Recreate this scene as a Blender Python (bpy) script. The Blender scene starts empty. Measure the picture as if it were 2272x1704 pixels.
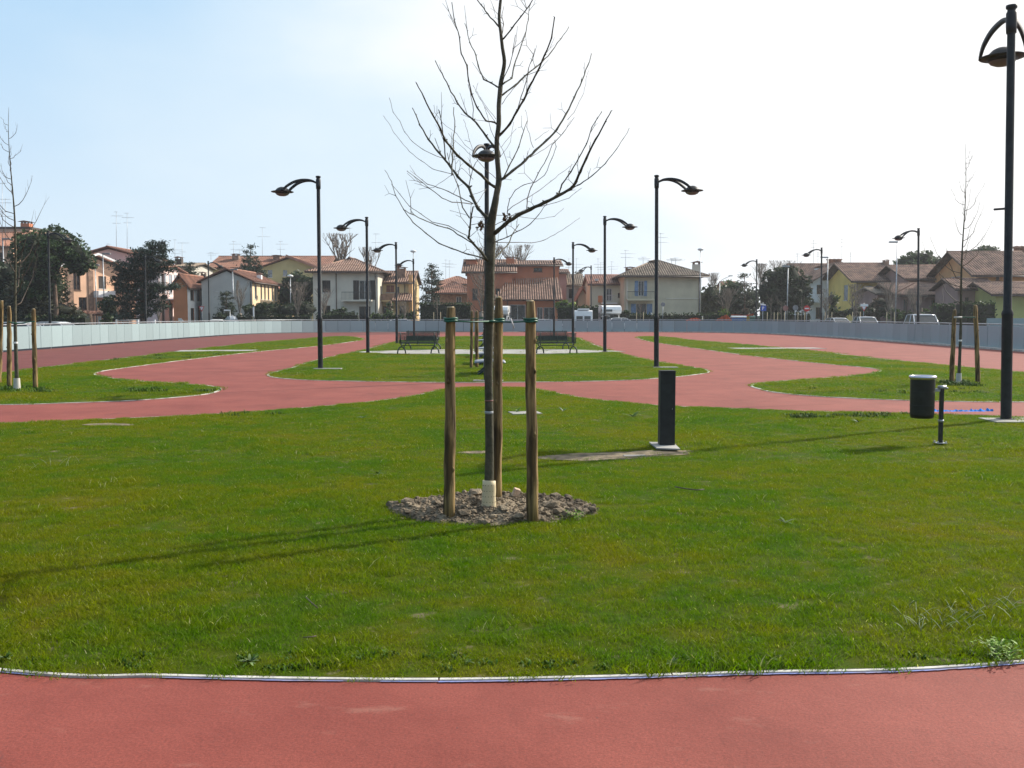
import bpy, math, random
import numpy as np
from mathutils import Vector, Matrix, noise
R = math.radians
rng = random.Random(11)
scene = bpy.context.scene
col = scene.collection
# ------------------------------------------------------------------ camera
SW, SH, F = 2272.0, 1704.0, 2208.0
PITCH = math.atan((852 - 699.4) / F)
CH = 1.65
cd = bpy.data.cameras.new('camera'); cam = bpy.data.objects.new('camera', cd); col.objects.link(cam)
cam.location = (0, 0, CH); cam.rotation_euler = (math.pi / 2 - PITCH, 0, 0)
cd.sensor_width = 36; cd.lens = 36 * F / SW; cd.clip_start = 0.05; cd.clip_end = 6000
scene.camera = cam
# ------------------------------------------------------------------ light
SUN_AZ, SUN_EL = 56.5, 33.0
w = bpy.data.worlds.new('World'); scene.world = w; w.use_nodes = True
nt = w.node_tree; nt.nodes.clear()
def N(nt, t, **k):
    n = nt.nodes.new(t)
    for a, b in k.items():
        if a in n.inputs.keys() if hasattr(n.inputs, 'keys') else False: n.inputs[a].default_value = b
        else: setattr(n, a, b)
    return n
out = N(nt, 'ShaderNodeOutputWorld'); bg = N(nt, 'ShaderNodeBackground'); SKYS = 0.08; RV = 0.79; bg.inputs[1].default_value = SKYS
sky = N(nt, 'ShaderNodeTexSky', sky_type='NISHITA', sun_disc=False)
sky.sun_elevation = R(SUN_EL); sky.sun_rotation = R(SUN_AZ); sky.air_density = 1.0; sky.dust_density = 1.6; sky.ozone_density = 1.0
geo = N(nt, 'ShaderNodeNewGeometry')
mp = N(nt, 'ShaderNodeMapping'); mp.inputs['Scale'].default_value = (1, 1, 2.6)
n1 = N(nt, 'ShaderNodeTexNoise'); n1.inputs['Scale'].default_value = 2.2; n1.inputs['Detail'].default_value = 6; n1.inputs['Roughness'].default_value = .5
tcw = N(nt, 'ShaderNodeTexCoord')
nt.links.new(tcw.outputs['Generated'], mp.inputs[0]); nt.links.new(mp.outputs[0], n1.inputs[0])
dot = N(nt, 'ShaderNodeVectorMath', operation='DOT_PRODUCT')
sd = Vector((math.sin(R(SUN_AZ)) * math.cos(R(SUN_EL)), math.cos(R(SUN_AZ)) * math.cos(R(SUN_EL)), math.sin(R(SUN_EL))))
nt.links.new(tcw.outputs['Generated'], dot.inputs[0]); dot.inputs[1].default_value = sd
# haze and thin cloud: white round the sun, pale blue away from it, whiter towards the horizon all round
def L(a, b): nt.links.new(a, b)
nv = N(nt, 'ShaderNodeMath', operation='MULTIPLY_ADD'); nv.inputs[1].default_value = 0.56; L(n1.outputs[0], nv.inputs[0])
ns_ = N(nt, 'ShaderNodeMath', operation='SUBTRACT'); ns_.inputs[1].default_value = 0.28; L(dot.outputs['Value'], ns_.inputs[0]); L(ns_.outputs[0], nv.inputs[2])
cr = N(nt, 'ShaderNodeValToRGB'); L(nv.outputs[0], cr.inputs[0]); e = cr.color_ramp.elements
e[0].position = 0.0; e[0].color = (.37,.60,.88,1); e[1].position = 0.73; e[1].color = (1.10,1.10,1.10,1)
x = e.new(.24); x.color = (.47,.70,.93,1); x = e.new(.47); x.color = (.70,.85,.97,1); x = e.new(.595); x.color = (.96,1.0,1.04,1)
sc_ = N(nt, 'ShaderNodeVectorMath', operation='SCALE'); sc_.inputs['Scale'].default_value = RV/SKYS; L(cr.outputs[0], sc_.inputs[0])
mr = N(nt, 'ShaderNodeMapRange', interpolation_type='SMOOTHSTEP'); mr.inputs['From Min'].default_value = -0.75; mr.inputs['From Max'].default_value = 0.10
mr.inputs['To Min'].default_value = .10; mr.inputs['To Max'].default_value = .92; L(dot.outputs['Value'], mr.inputs['Value'])
mix = N(nt, 'ShaderNodeMix', data_type='RGBA'); L(mr.outputs[0], mix.inputs[0]); L(sky.outputs[0], mix.inputs[6]); L(sc_.outputs[0], mix.inputs[7])
sz = N(nt, 'ShaderNodeSeparateXYZ'); L(tcw.outputs['Generated'], sz.inputs[0])
hz_ = N(nt, 'ShaderNodeMapRange', interpolation_type='SMOOTHSTEP'); hz_.inputs['From Min'].default_value = 0.34; hz_.inputs['From Max'].default_value = -.02; hz_.inputs['To Max'].default_value = .75
L(sz.outputs[2], hz_.inputs['Value']); hm = N(nt, 'ShaderNodeMath', operation='MULTIPLY'); L(hz_.outputs[0], hm.inputs[0]); L(mr.outputs[0], hm.inputs[1])
mixh = N(nt, 'ShaderNodeMix', data_type='RGBA'); L(hm.outputs[0], mixh.inputs[0]); L(mix.outputs[2], mixh.inputs[6])
lt = N(nt, 'ShaderNodeMix', data_type='RGBA', blend_type='LIGHTEN'); lt.inputs[0].default_value = 1; L(sc_.outputs[0], lt.inputs[6]); lt.inputs[7].default_value = (.82*RV/SKYS,.90*RV/SKYS,.95*RV/SKYS,1)
L(lt.outputs[2], mixh.inputs[7]); L(mixh.outputs[2], bg.inputs[0]); L(bg.outputs[0], out.inputs[0])
ld = bpy.data.lights.new('sun', 'SUN'); sun = bpy.data.objects.new('sun', ld); col.objects.link(sun)
ld.energy = 5.0; ld.angle = R(0.55); ld.color = (1.0, 0.93, 0.82)
sun.rotation_euler = sd.to_track_quat('Z', 'Y').to_euler()
vs = scene.view_settings; vs.view_transform = 'Standard'; vs.look = 'None'; vs.exposure = 0.45; vs.gamma = 1; vs.use_curve_mapping = False
# ------------------------------------------------------------------ geometry of the view: photo point -> place in the world
K = 2272 / 2212.0
cs, sn = math.cos(PITCH), math.sin(PITCH)
def ray(px, py):
    a = (px - 1136) / F; b = -(py - 852) / F
    return Vector((a, cs + sn * b, -sn + cs * b))
def G(px, py, z=0.0):
    d = ray(px, py); t = (z - CH) / d.z
    return Vector((d.x * t, d.y * t, z))
def P(px, py, Y):
    d = ray(px, py); t = Y / d.y
    return Vector((d.x * t, Y, CH + d.z * t))
# ------------------------------------------------------------------ helpers
def tag(o, label=None, cat=None, group=None, kind=None):
    if label: o['label'] = label
    if cat: o['category'] = cat
    if group: o['group'] = group
    if kind: o['kind'] = kind
    return o
def empty(name, loc=(0, 0, 0), label=None, cat=None, group=None):
    o = bpy.data.objects.new(name, None); col.objects.link(o); o.location = loc; o.empty_display_size = .3
    return tag(o, label, cat, group)
def kids(o): return [c for c in KIDS.get(o.name, [])]
KIDS = {}
def setparent(o, p):
    o.parent = p; KIDS.setdefault(p.name, []).append(o)
def copy_tree(o, parent=None):
    c = o.copy(); col.objects.link(c)
    if parent: setparent(c, parent)
    for ch in KIDS.get(o.name, []): copy_tree(ch, c)
    return c
class MB:
    def __init__(s): s.v = []; s.f = []; s.m = []; s.mi = 0; s.sm = []
    def add(s, vs, fs, smooth=False):
        b = len(s.v); s.v += [tuple(x) for x in vs]
        for f in fs: s.f.append([b + i for i in f]); s.m.append(s.mi); s.sm.append(smooth)
    def box(s, x0, x1, y0, y1, z0, z1):
        s.add([(x0,y0,z0),(x1,y0,z0),(x1,y1,z0),(x0,y1,z0),(x0,y0,z1),(x1,y0,z1),(x1,y1,z1),(x0,y1,z1)],
              [(0,3,2,1),(4,5,6,7),(0,1,5,4),(1,2,6,5),(2,3,7,6),(3,0,4,7)])
    def obox(s, c, sx, sy, sz, rz=0.0):
        ca, sa = math.cos(rz), math.sin(rz); vs = []
        for z in (-sz/2, sz/2):
            for x, y in ((-sx/2,-sy/2),(sx/2,-sy/2),(sx/2,sy/2),(-sx/2,sy/2)):
                vs.append((c[0]+ca*x-sa*y, c[1]+sa*x+ca*y, c[2]+z))
        s.add(vs, [(0,3,2,1),(4,5,6,7),(0,1,5,4),(1,2,6,5),(2,3,7,6),(3,0,4,7)])
    def tube(s, pts, rad, n=8, caps=True, smooth=True):
        pts = [Vector(p) for p in pts]; k = len(pts)
        if not isinstance(rad, (list, tuple)): rad = [rad] * k
        vs = []; fs = []; prev = None
        for i, p in enumerate(pts):
            t = (pts[min(i+1, k-1)] - pts[max(i-1, 0)]).normalized()
            if prev is None:
                a = Vector((0,0,1)) if abs(t.z) < .9 else Vector((1,0,0))
                u = t.cross(a).normalized()
            else:
                u = (prev - t * prev.dot(t)).normalized()
            prev = u; v = t.cross(u)
            for j in range(n):
                a = 2 * math.pi * j / n
                vs.append(p + (u * math.cos(a) + v * math.sin(a)) * rad[i])
        for i in range(k - 1):
            for j in range(n):
                fs.append((i*n+j, i*n+(j+1)%n, (i+1)*n+(j+1)%n, (i+1)*n+j))
        if caps:
            fs.append(tuple(range(n))[::-1]); fs.append(tuple((k-1)*n+j for j in range(n)))
        s.add(vs, fs, smooth)
    def lathe(s, prof, c=(0,0,0), n=20, smooth=True):
        vs = []; fs = []
        for r, z in prof:
            for j in range(n):
                a = 2*math.pi*j/n; vs.append((c[0]+r*math.cos(a), c[1]+r*math.sin(a), c[2]+z))
        for i in range(len(prof)-1):
            for j in range(n): fs.append((i*n+j, i*n+(j+1)%n, (i+1)*n+(j+1)%n, (i+1)*n+j))
        s.add(vs, fs, smooth)
    def poly(s, pts): s.add(pts, [tuple(range(len(pts)))])
    def prism(s, pts, vec):
        n = len(pts); vec = Vector(vec); pts = [Vector(p) for p in pts]
        s.add(pts + [p + vec for p in pts], [tuple(range(n))[::-1], tuple(range(n, 2*n))] + [(i, (i+1)%n, n+(i+1)%n, n+i) for i in range(n)])
    def build(s, name, mats, parent=None, local=False, bevel=0):
        me = bpy.data.meshes.new(name)
        off = Vector((0,0,0))
        if parent is not None and not local:
            p = parent
            while p is not None: off += Vector(p.location); p = p.parent
        me.from_pydata([tuple(Vector(v) - off) for v in s.v], [], s.f)
        if not isinstance(mats, (list, tuple)): mats = [mats]
        for m in mats: me.materials.append(m)
        if len(mats) > 1: me.polygons.foreach_set('material_index', s.m)
        me.polygons.foreach_set('use_smooth', s.sm)
        me.update()
        o = bpy.data.objects.new(name, me); col.objects.link(o)
        if parent is not None: setparent(o, parent)
        if bevel:
            b = o.modifiers.new('b', 'BEVEL'); b.width = bevel; b.segments = 2; b.limit_method = 'ANGLE'
        return o
# ------------------------------------------------------------------ materials
MATS = {}
def mat(name, colr, rough=.7, var=.12, scale=3.0, bump=0.0, bscale=30.0, metal=0.0, spec=.35, col2=None, detail=5, stretch=None, coord='Object'):
    if name in MATS: return MATS[name]
    m = bpy.data.materials.new(name); m.use_nodes = True; t = m.node_tree
    b = t.nodes['Principled BSDF']
    tc = t.nodes.new('ShaderNodeTexCoord'); src = tc.outputs[coord]
    if stretch:
        mpn = t.nodes.new('ShaderNodeMapping'); mpn.inputs['Scale'].default_value = stretch
        t.links.new(src, mpn.inputs[0]); src = mpn.outputs[0]
    n = t.nodes.new('ShaderNodeTexNoise'); n.inputs['Scale'].default_value = scale; n.inputs['Detail'].default_value = detail
    t.links.new(src, n.inputs[0])
    r = t.nodes.new('ShaderNodeValToRGB')
    c = Vector(colr); c2 = Vector(col2) if col2 else c * (1 - 2.2 * var)
    hi = c * (1 + var)
    r.color_ramp.elements[0].position = .33; r.color_ramp.elements[1].position = .67
    r.color_ramp.elements[0].color = (*c2, 1); r.color_ramp.elements[1].color = (*[min(1, x) for x in hi], 1)
    t.links.new(n.outputs[0], r.inputs[0]); t.links.new(r.outputs[0], b.inputs['Base Color'])
    b.inputs['Roughness'].default_value = rough; b.inputs['Metallic'].default_value = metal
    b.inputs['Specular IOR Level'].default_value = spec
    if bump:
        n2 = t.nodes.new('ShaderNodeTexNoise'); n2.inputs['Scale'].default_value = bscale; n2.inputs['Detail'].default_value = 6
        t.links.new(src, n2.inputs[0])
        bp = t.nodes.new('ShaderNodeBump'); bp.inputs['Strength'].default_value = bump; bp.inputs['Distance'].default_value = .02
        t.links.new(n2.outputs[0], bp.inputs['Height']); t.links.new(bp.outputs[0], b.inputs['Normal'])
    MATS[name] = m; return m
def glass(name, colr=(.03,.035,.04), rough=.08):
    m = mat(name, colr, rough=rough, var=.2, scale=.7, spec=.6); return m
def bez(pts, n=6, closed=False):
    """Catmull-Rom through pts"""
    P_ = [Vector(p) for p in pts]; k = len(P_); o = []
    rngi = range(k if closed else k - 1)
    for i in rngi:
        if closed: a, b, c, d = P_[(i-1)%k], P_[i], P_[(i+1)%k], P_[(i+2)%k]
        else: a, b, c, d = P_[max(i-1,0)], P_[i], P_[i+1], P_[min(i+2,k-1)]
        for j in range(n):
            t = j / n
            o.append(.5*((2*b)+(c-a)*t+(2*a-5*b+4*c-d)*t*t+(3*b-a-3*c+d)*t**3))
    if not closed: o.append(P_[-1])
    return o
# ------------------------------------------------------------------ ground, track, lawns, kerbs
def track_mat(name, c_lo, c_hi, rough):
    m = bpy.data.materials.new(name); m.use_nodes = True; t = m.node_tree; b = t.nodes['Principled BSDF']; L = t.links.new
    g = t.nodes.new('ShaderNodeNewGeometry')
    def noise_(s, d=6, ro=.55, st=None):
        n = t.nodes.new('ShaderNodeTexNoise'); n.inputs['Scale'].default_value = s; n.inputs['Detail'].default_value = d; n.inputs['Roughness'].default_value = ro
        if st:
            mpn = t.nodes.new('ShaderNodeMapping'); mpn.inputs['Scale'].default_value = st; mpn.inputs['Rotation'].default_value = (0,0,.5); L(g.outputs['Position'], mpn.inputs[0]); L(mpn.outputs[0], n.inputs[0])
        else: L(g.outputs['Position'], n.inputs[0])
        return n.outputs[0]
    def ramp(v, a, b_, ca, cb):
        r = t.nodes.new('ShaderNodeValToRGB'); r.color_ramp.elements[0].position = a; r.color_ramp.elements[1].position = b_
        r.color_ramp.elements[0].color = (*ca, 1); r.color_ramp.elements[1].color = (*cb, 1); L(v, r.inputs[0]); return r.outputs[0]
    def mixc(f, a, b_, mode='MIX'):
        x = t.nodes.new('ShaderNodeMix'); x.data_type = 'RGBA'; x.blend_type = mode
        if isinstance(f, float): x.inputs[0].default_value = f
        else: L(f, x.inputs[0])
        L(a, x.inputs[6])
        if isinstance(b_, tuple): x.inputs[7].default_value = (*b_, 1)
        else: L(b_, x.inputs[7])
        return x.outputs[2]
    base = ramp(noise_(.8, 7, .62), .34, .66, c_lo, c_hi)
    grit = ramp(noise_(85, 4, .75), .36, .64, (.70,.70,.70), (1.20,1.20,1.20))
    c = mixc(1.0, base, grit, 'MULTIPLY')
    pale = ramp(noise_(2.6, 7, .62, (1, 2.2, 1)), .60, .76, (0,0,0), (.34,.34,.34))     # worn pale scuffs
    c = mixc(pale, c, (.36,.20,.15))
    drk = ramp(noise_(1.1, 8, .7, (1.6, .8, 1)), .54, .72, (0,0,0), (.55,.55,.55))          # dusty darker patches
    c = mixc(drk, c, tuple(x * .62 for x in c_lo))
    sp = ramp(noise_(38, 2), .70, .73, (0,0,0), (.8,.8,.8))                              # fine chips
    c = mixc(sp, c, (.10,.035,.03))
    # hairline cracks
    v = t.nodes.new('ShaderNodeTexVoronoi'); v.feature = 'DISTANCE_TO_EDGE'; v.inputs['Scale'].default_value = .33
    mpn = t.nodes.new('ShaderNodeVectorMath'); mpn.operation = 'ADD'
    nn = t.nodes.new('ShaderNodeTexNoise'); nn.inputs['Scale'].default_value = 2.5; nn.inputs['Detail'].default_value = 5; L(g.outputs['Position'], nn.inputs[0])
    L(g.outputs['Position'], mpn.inputs[0]); L(nn.outputs['Color'], mpn.inputs[1]); L(mpn.outputs[0], v.inputs['Vector'])
    cr = ramp(v.outputs['Distance'], .0, .0035, (.5,.5,.5), (0,0,0))
    br = ramp(noise_(.9, 3), .5, .58, (0,0,0), (1,1,1))
    crm = mixc(1.0, cr, br, 'MULTIPLY')
    c = mixc(crm, c, (.10,.04,.035))
    L(c, b.inputs['Base Color']); b.inputs['Roughness'].default_value = rough; b.inputs['Specular IOR Level'].default_value = .28
    ad = t.nodes.new('ShaderNodeMath'); ad.operation = 'MULTIPLY_ADD'; ad.inputs[1].default_value = .35
    L(noise_(220, 3), ad.inputs[0]); L(noise_(14, 6, .6), ad.inputs[2])
    bp = t.nodes.new('ShaderNodeBump'); bp.inputs['Strength'].default_value = .35; bp.inputs['Distance'].default_value = .012
    L(ad.outputs[0], bp.inputs['Height']); L(bp.outputs[0], b.inputs['Normal'])
    return m
M_track = track_mat('red_track_coating', (.182,.035,.024), (.250,.058,.041), .76)
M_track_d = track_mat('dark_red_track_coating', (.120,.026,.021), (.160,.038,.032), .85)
M_asph = mat('road_asphalt', (.060,.060,.062), rough=.9, var=.2, scale=.4, bump=.3, bscale=60)
M_earth = mat('earth', (.16,.13,.085), rough=.95, var=.3, scale=.15)
M_conc = mat('pale_concrete', (.33,.315,.29), rough=.85, var=.16, scale=1.6, bump=.2, bscale=40)
M_kerb = mat('kerb_concrete', (.50,.48,.43), rough=.85, var=.16, scale=6, bump=.3, bscale=60)
M_blue = mat('kerb_blue_paint', (.13,.18,.42), rough=.8, var=.25, scale=9, col2=(.24,.22,.30), detail=8)

g = MB(); g.add([(-700,-110,-.05),(700,-110,-.05),(700,800,-.05),(-700,800,-.05)], [(0,1,2,3)])
tag(g.build('ground', M_earth), kind='structure')

bar_pts = [(-22.3,8),(-22.5,25),(-22.7,45),(-23,60),(-23.1,75),(-22.9,83),(-21.4,89.5),(-18.0,93.6),(-12.5,96.2),(-6,97.3),(0,97.8),(6,98.2),(12.5,98),(18,96.2),(21.4,93),(23.4,86),(24.1,75),(23.9,60),(23.4,45),(23.1,25),(23,8)]
bar = bez([(x, y, 0) for x, y in bar_pts], 10)
# outer kerb and red surface
def fan(mb, ring, z, c=None):
    n = len(ring); b = len(mb.v)
    mb.v += [(p[0], p[1], z) for p in ring]; mb.f.append(list(range(b, b+n))); mb.m.append(mb.mi); mb.sm.append(False)
road = MB(); fan(road, [(-400,99.5,0),(-70,30,0),(-70,-40,0),(70,-40,0),(70,30,0),(400,99.5,0),(400,113,0),(-400,113,0)], -.02)
tag(road.build('car_park_road', M_asph), kind='structure')
tr = MB(); ring = [(-22.3,-25,0)] + [tuple(p) for p in bar] + [(23,-25,0)]
fan(tr, ring[::-1], 0.0)
track = tag(tr.build('track', M_track), kind='structure')
# darker outer lane on the west side
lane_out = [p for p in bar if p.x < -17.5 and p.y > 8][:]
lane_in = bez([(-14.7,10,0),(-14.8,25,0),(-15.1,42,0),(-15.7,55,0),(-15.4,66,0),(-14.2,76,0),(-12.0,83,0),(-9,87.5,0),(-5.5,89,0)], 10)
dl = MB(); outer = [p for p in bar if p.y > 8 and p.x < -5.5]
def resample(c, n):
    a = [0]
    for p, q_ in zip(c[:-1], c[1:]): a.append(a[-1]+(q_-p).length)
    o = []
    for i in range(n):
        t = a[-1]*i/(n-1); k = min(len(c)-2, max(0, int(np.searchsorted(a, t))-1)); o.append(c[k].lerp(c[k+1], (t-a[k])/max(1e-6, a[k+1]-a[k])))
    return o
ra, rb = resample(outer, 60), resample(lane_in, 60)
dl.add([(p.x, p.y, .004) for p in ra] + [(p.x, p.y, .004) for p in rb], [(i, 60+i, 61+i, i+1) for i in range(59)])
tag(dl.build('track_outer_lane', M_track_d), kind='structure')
M_joint = mat('coat_joint', (.075,.022,.018), rough=.9)
for pl in (((369,826.6),(470,825),(575,823)), ((499,861.7),(640,856.5),(800,852)), ((1640,905),(1760,900),(1850,897)), ((760,1683),(1000,1640),(1130,1600))):
    m_ = MB(); p_ = bez([G(x, y) for x, y in pl], 8)
    for a_, b_ in zip(p_[:-1], p_[1:]): m_.add([(a_.x,a_.y-.012,.003),(b_.x,b_.y-.012,.003),(b_.x,b_.y+.012,.003),(a_.x,a_.y+.012,.003)], [(0,1,2,3)])
    if pl[0][1] < 1000: tag(m_.build('track_joint', M_joint), kind='structure')

def px(*pts): return [G(x * K, y * K) for x, y in pts]
def wd(*pts): return [Vector((x, y, 0)) for x, y in pts]
isl = {}
isl['A'] = px((0,1452),(350,1464),(700,1471.5),(1050,1472),(1600,1458),(2212,1433)) + wd((5.4,5.5),(9,6.9),(13,9.4),(15,12),(14,14.2),(11,15.6)) + \
    px((2212,901),(1900,893),(1680,887),(1500,880),(1380,873),(1270,861),(1200,849),(1155,839.5),(1100,837),(1010,837),(952,842),(900,854),(800,868),(650,882),(500,893),(250,905),(0,915)) + wd((-10.5,14.6),(-13,13.6),(-14,11.5),(-12,9.0),(-8,6.5),(-5,5.25))
isl['B'] = px((578,812),(610,818),(700,822.5),(900,826),(1060,826.5),(1300,823.5),(1430,817),(1505,809.5),(1533,803),(1505,795),(1400,777),(1330,760),(1265,738),(1235,728.5),(1100,726.5),(960,727.5),(870,736),(800,752),(755,763),(690,776),(625,796),(588,805))
isl['C'] = px((479,841),(455,834),(400,829.5),(300,823),(232,815.5),(206,808),(228,801),(300,791),(400,778),(550,760.5),(700,746),(785,733),(735,726.5),(600,736),(500,745.5),(330,766),(100,793),(0,806)) + wd((-14.3,22.5),(-13.0,19.8),(-11.5,18.6)) + px((0,875),(150,871),(300,865),(440,853))
isl['D'] = px((1621,834),(1645,827),(1750,819),(1850,811.5),(1899,803),(1880,795.5),(1750,783),(1600,766),(1500,752),(1400,737),(1378,727.5),(1440,728),(1500,735),(1700,752),(1900,775),(2100,794),(2212,805)) + wd((15.2,24),(14.6,21),(12.8,19.4)) + px((2212,869),(2000,866.5),(1800,859),(1680,849),(1640,841))
ISL = {k: bez(v, 8, True) for k, v in isl.items()}

def lawn_mat(name, blades):
    m = bpy.data.materials.new(name); m.use_nodes = True; t = m.node_tree; b = t.nodes['Principled BSDF']; L = t.links.new
    g = t.nodes.new('ShaderNodeNewGeometry')
    def noise_(s, d=5, ro=.55, off=0):
        n = t.nodes.new('ShaderNodeTexNoise'); n.inputs['Scale'].default_value = s; n.inputs['Detail'].default_value = d; n.inputs['Roughness'].default_value = ro
        mpn = t.nodes.new('ShaderNodeMapping'); mpn.inputs['Location'].default_value = (off, off, 0); mpn.inputs['Scale'].default_value = (1,1,0)
        L(g.outputs['Position'], mpn.inputs[0]); L(mpn.outputs[0], n.inputs[0]); return n.outputs[0]
    r = t.nodes.new('ShaderNodeValToRGB'); cr = r.color_ramp
    cr.elements[0].position = .30; cr.elements[0].color = (.045,.118,.001,1)
    cr.elements[1].position = .72; cr.elements[1].color = (.190,.165,.003,1)
    e = cr.elements.new(.46); e.color = (.084,.150,.001,1)
    e = cr.elements.new(.58); e.color = (.140,.163,.001,1)
    mx = t.nodes.new('ShaderNodeMath'); mx.operation = 'MULTIPLY_ADD'; mx.inputs[1].default_value = .45
    mx2 = t.nodes.new('ShaderNodeMath'); mx2.operation = 'MULTIPLY'; mx2.inputs[1].default_value = .62
    L(noise_(.42, 4), mx2.inputs[0]); L(noise_(3.2, 5, .6, 7), mx.inputs[0]); L(mx2.outputs[0], mx.inputs[2]); L(mx.outputs[0], r.inputs[0])
    c = r.outputs[0]
    if blades:
        a = t.nodes.new('ShaderNodeAttribute'); a.attribute_name = 'rnd'
        rr = t.nodes.new('ShaderNodeValToRGB'); rr.color_ramp.elements[0].color = (.62,.68,.6,1); rr.color_ramp.elements[1].color = (1.35,1.3,1.2,1); L(a.outputs['Fac'], rr.inputs[0])
        x = t.nodes.new('ShaderNodeMix'); x.data_type = 'RGBA'; x.blend_type = 'MULTIPLY'; x.inputs[0].default_value = 1; L(c, x.inputs[6]); L(rr.outputs[0], x.inputs[7]); c = x.outputs[2]
        st = t.nodes.new('ShaderNodeMath'); st.operation = 'GREATER_THAN'; st.inputs[1].default_value = .98; L(a.outputs['Fac'], st.inputs[0])
        x = t.nodes.new('ShaderNodeMix'); x.data_type = 'RGBA'; L(st.outputs[0], x.inputs[0]); L(c, x.inputs[6]); x.inputs[7].default_value = (.42,.38,.22,1); c = x.outputs[2]  # a few blades coloured pale straw to stand in for sun glints
        b.inputs['Roughness'].default_value = .6; b.inputs['Specular IOR Level'].default_value = .14
        tl = t.nodes.new('ShaderNodeBsdfTranslucent'); x = t.nodes.new('ShaderNodeMix'); x.data_type = 'RGBA'; x.blend_type = 'MULTIPLY'; x.inputs[0].default_value = 1
        L(c, x.inputs[6]); x.inputs[7].default_value = (1.35,1.6,.5,1); L(x.outputs[2], tl.inputs[0])
        ms = t.nodes.new('ShaderNodeMixShader'); ms.inputs[0].default_value = .42; L(b.outputs[0], ms.inputs[1]); L(tl.outputs[0], ms.inputs[2])
        L(ms.outputs[0], t.nodes['Material Output'].inputs[0])
    else:
        soil = t.nodes.new('ShaderNodeValToRGB'); soil.color_ramp.elements[0].position = .60; soil.color_ramp.elements[1].position = .72
        soil.color_ramp.elements[0].color = (0,0,0,1); soil.color_ramp.elements[1].color = (1,1,1,1); L(noise_(4.5, 6, .6, 3), soil.inputs[0])
        x = t.nodes.new('ShaderNodeMix'); x.data_type = 'RGBA'; L(soil.outputs[0], x.inputs[0])
        dk = t.nodes.new('ShaderNodeMix'); dk.data_type = 'RGBA'; dk.blend_type = 'MULTIPLY'; dk.inputs[0].default_value = 1; dk.inputs[7].default_value = (.55,.55,.6,1); L(c, dk.inputs[6])
        L(dk.outputs[2], x.inputs[6]); x.inputs[7].default_value = (.20,.165,.10,1); c = x.outputs[2]
        b.inputs['Roughness'].default_value = .95; b.inputs['Specular IOR Level'].default_value = .1
        bp = t.nodes.new('ShaderNodeBump'); bp.inputs['Strength'].default_value = .8; bp.inputs['Distance'].default_value = .03
        L(noise_(55, 6, .7), bp.inputs['Height']); L(bp.outputs[0], b.inputs['Normal'])
    L(c, b.inputs['Base Color'])
    return m
M_soilgrass = lawn_mat('lawn_turf', False); M_blade = lawn_mat('grass_blade', True)

def inset(ring, d):
    n = len(ring); o = []
    area = sum(ring[i].x*ring[(i+1)%n].y - ring[(i+1)%n].x*ring[i].y for i in range(n))
    sgn = 1 if area > 0 else -1
    for i in range(n):
        t = (ring[(i+1)%n] - ring[i-1]).normalized()
        o.append(ring[i] + Vector((-t.y, t.x, 0)) * d * sgn)
    return o
LZ = .010
def kerb_ring(name, ring, wdt, h, pieces):
    inn = inset(ring, wdt); n = len(ring)
    out_ = inset(ring, -.035)
    if not pieces:
        mb = MB(); v = []; f = []
        for i in range(n):
            a, b = ring[i], inn[i]
            v += [(a.x,a.y,-.01),(a.x,a.y,h),(b.x,b.y,h),(b.x,b.y,0)]
        for i in range(n):
            j = (i+1)%n
            for k_ in range(3): f.append((i*4+k_, i*4+k_+1, j*4+k_+1, j*4+k_))
        mb.add(v, f); o = mb.build(name, M_kerb); tag(o, kind='structure')
    else:
        o = MB(); o.box(.0,.01,12,12.01,-.04,-.035); o = o.build(name, M_kerb); tag(o, kind='structure')
        # walk along and cut in about 1 m stones
        acc = 0; seg = [0]
        for i in range(n):
            acc += (ring[(i+1)%n]-ring[i]).length
            if acc > .98 or i == n-1:
                seg.append((i+1)); acc = 0
        for s_, e_ in zip(seg[:-1], seg[1:]):
            mb = MB(); v = []; f = []; m_ = e_ - s_ + 1
            for q in range(m_):
                i = (s_+q) % n; a, b = ring[i].copy(), inn[i].copy()
                if q == 0: t = (ring[(i+1)%n]-ring[i]).normalized()*.004; a += t; b += t
                if q == m_-1: t = (ring[i]-ring[i-1]).normalized()*.004; a -= t; b -= t
                hh = h + rng.uniform(-.002,.003)
                v += [(a.x,a.y,-.01),(a.x,a.y,h),(b.x,b.y,h),(b.x,b.y,0)]
            for q in range(m_-1):
                for k_ in range(3): f.append((q*4+k_, q*4+k_+1, q*4+k_+5, q*4+k_+4))
            f.append((0,1,2,3)); f.append(tuple((m_-1)*4+z for z in (3,2,1,0)))
            mb.add(v, f); mb.build('kerb_stone', M_kerb, o)
    # strip of flaking blue line paint against the kerb
    mb = MB(); v = []; f = []
    for i in range(n):
        a, b = out_[i], inset_pt(ring, i); v += [(a.x,a.y,.005),(b.x,b.y,.005)]
    return o
def inset_pt(ring, i): return ring[i]
for k, ring in ISL.items():
    mb = MB(); fan(mb, inset(ring, .03), LZ)
    area = sum(ring[i].x*ring[(i+1)%len(ring)].y - ring[(i+1)%len(ring)].x*ring[i].y for i in range(len(ring)))
    if area < 0: mb.f = [f[::-1] for f in mb.f]
    tag(mb.build('lawn', M_soilgrass), kind='structure')
    kerb_ring('kerb', ring, .023 if k == 'A' else .055, .011, k == 'A')
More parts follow.
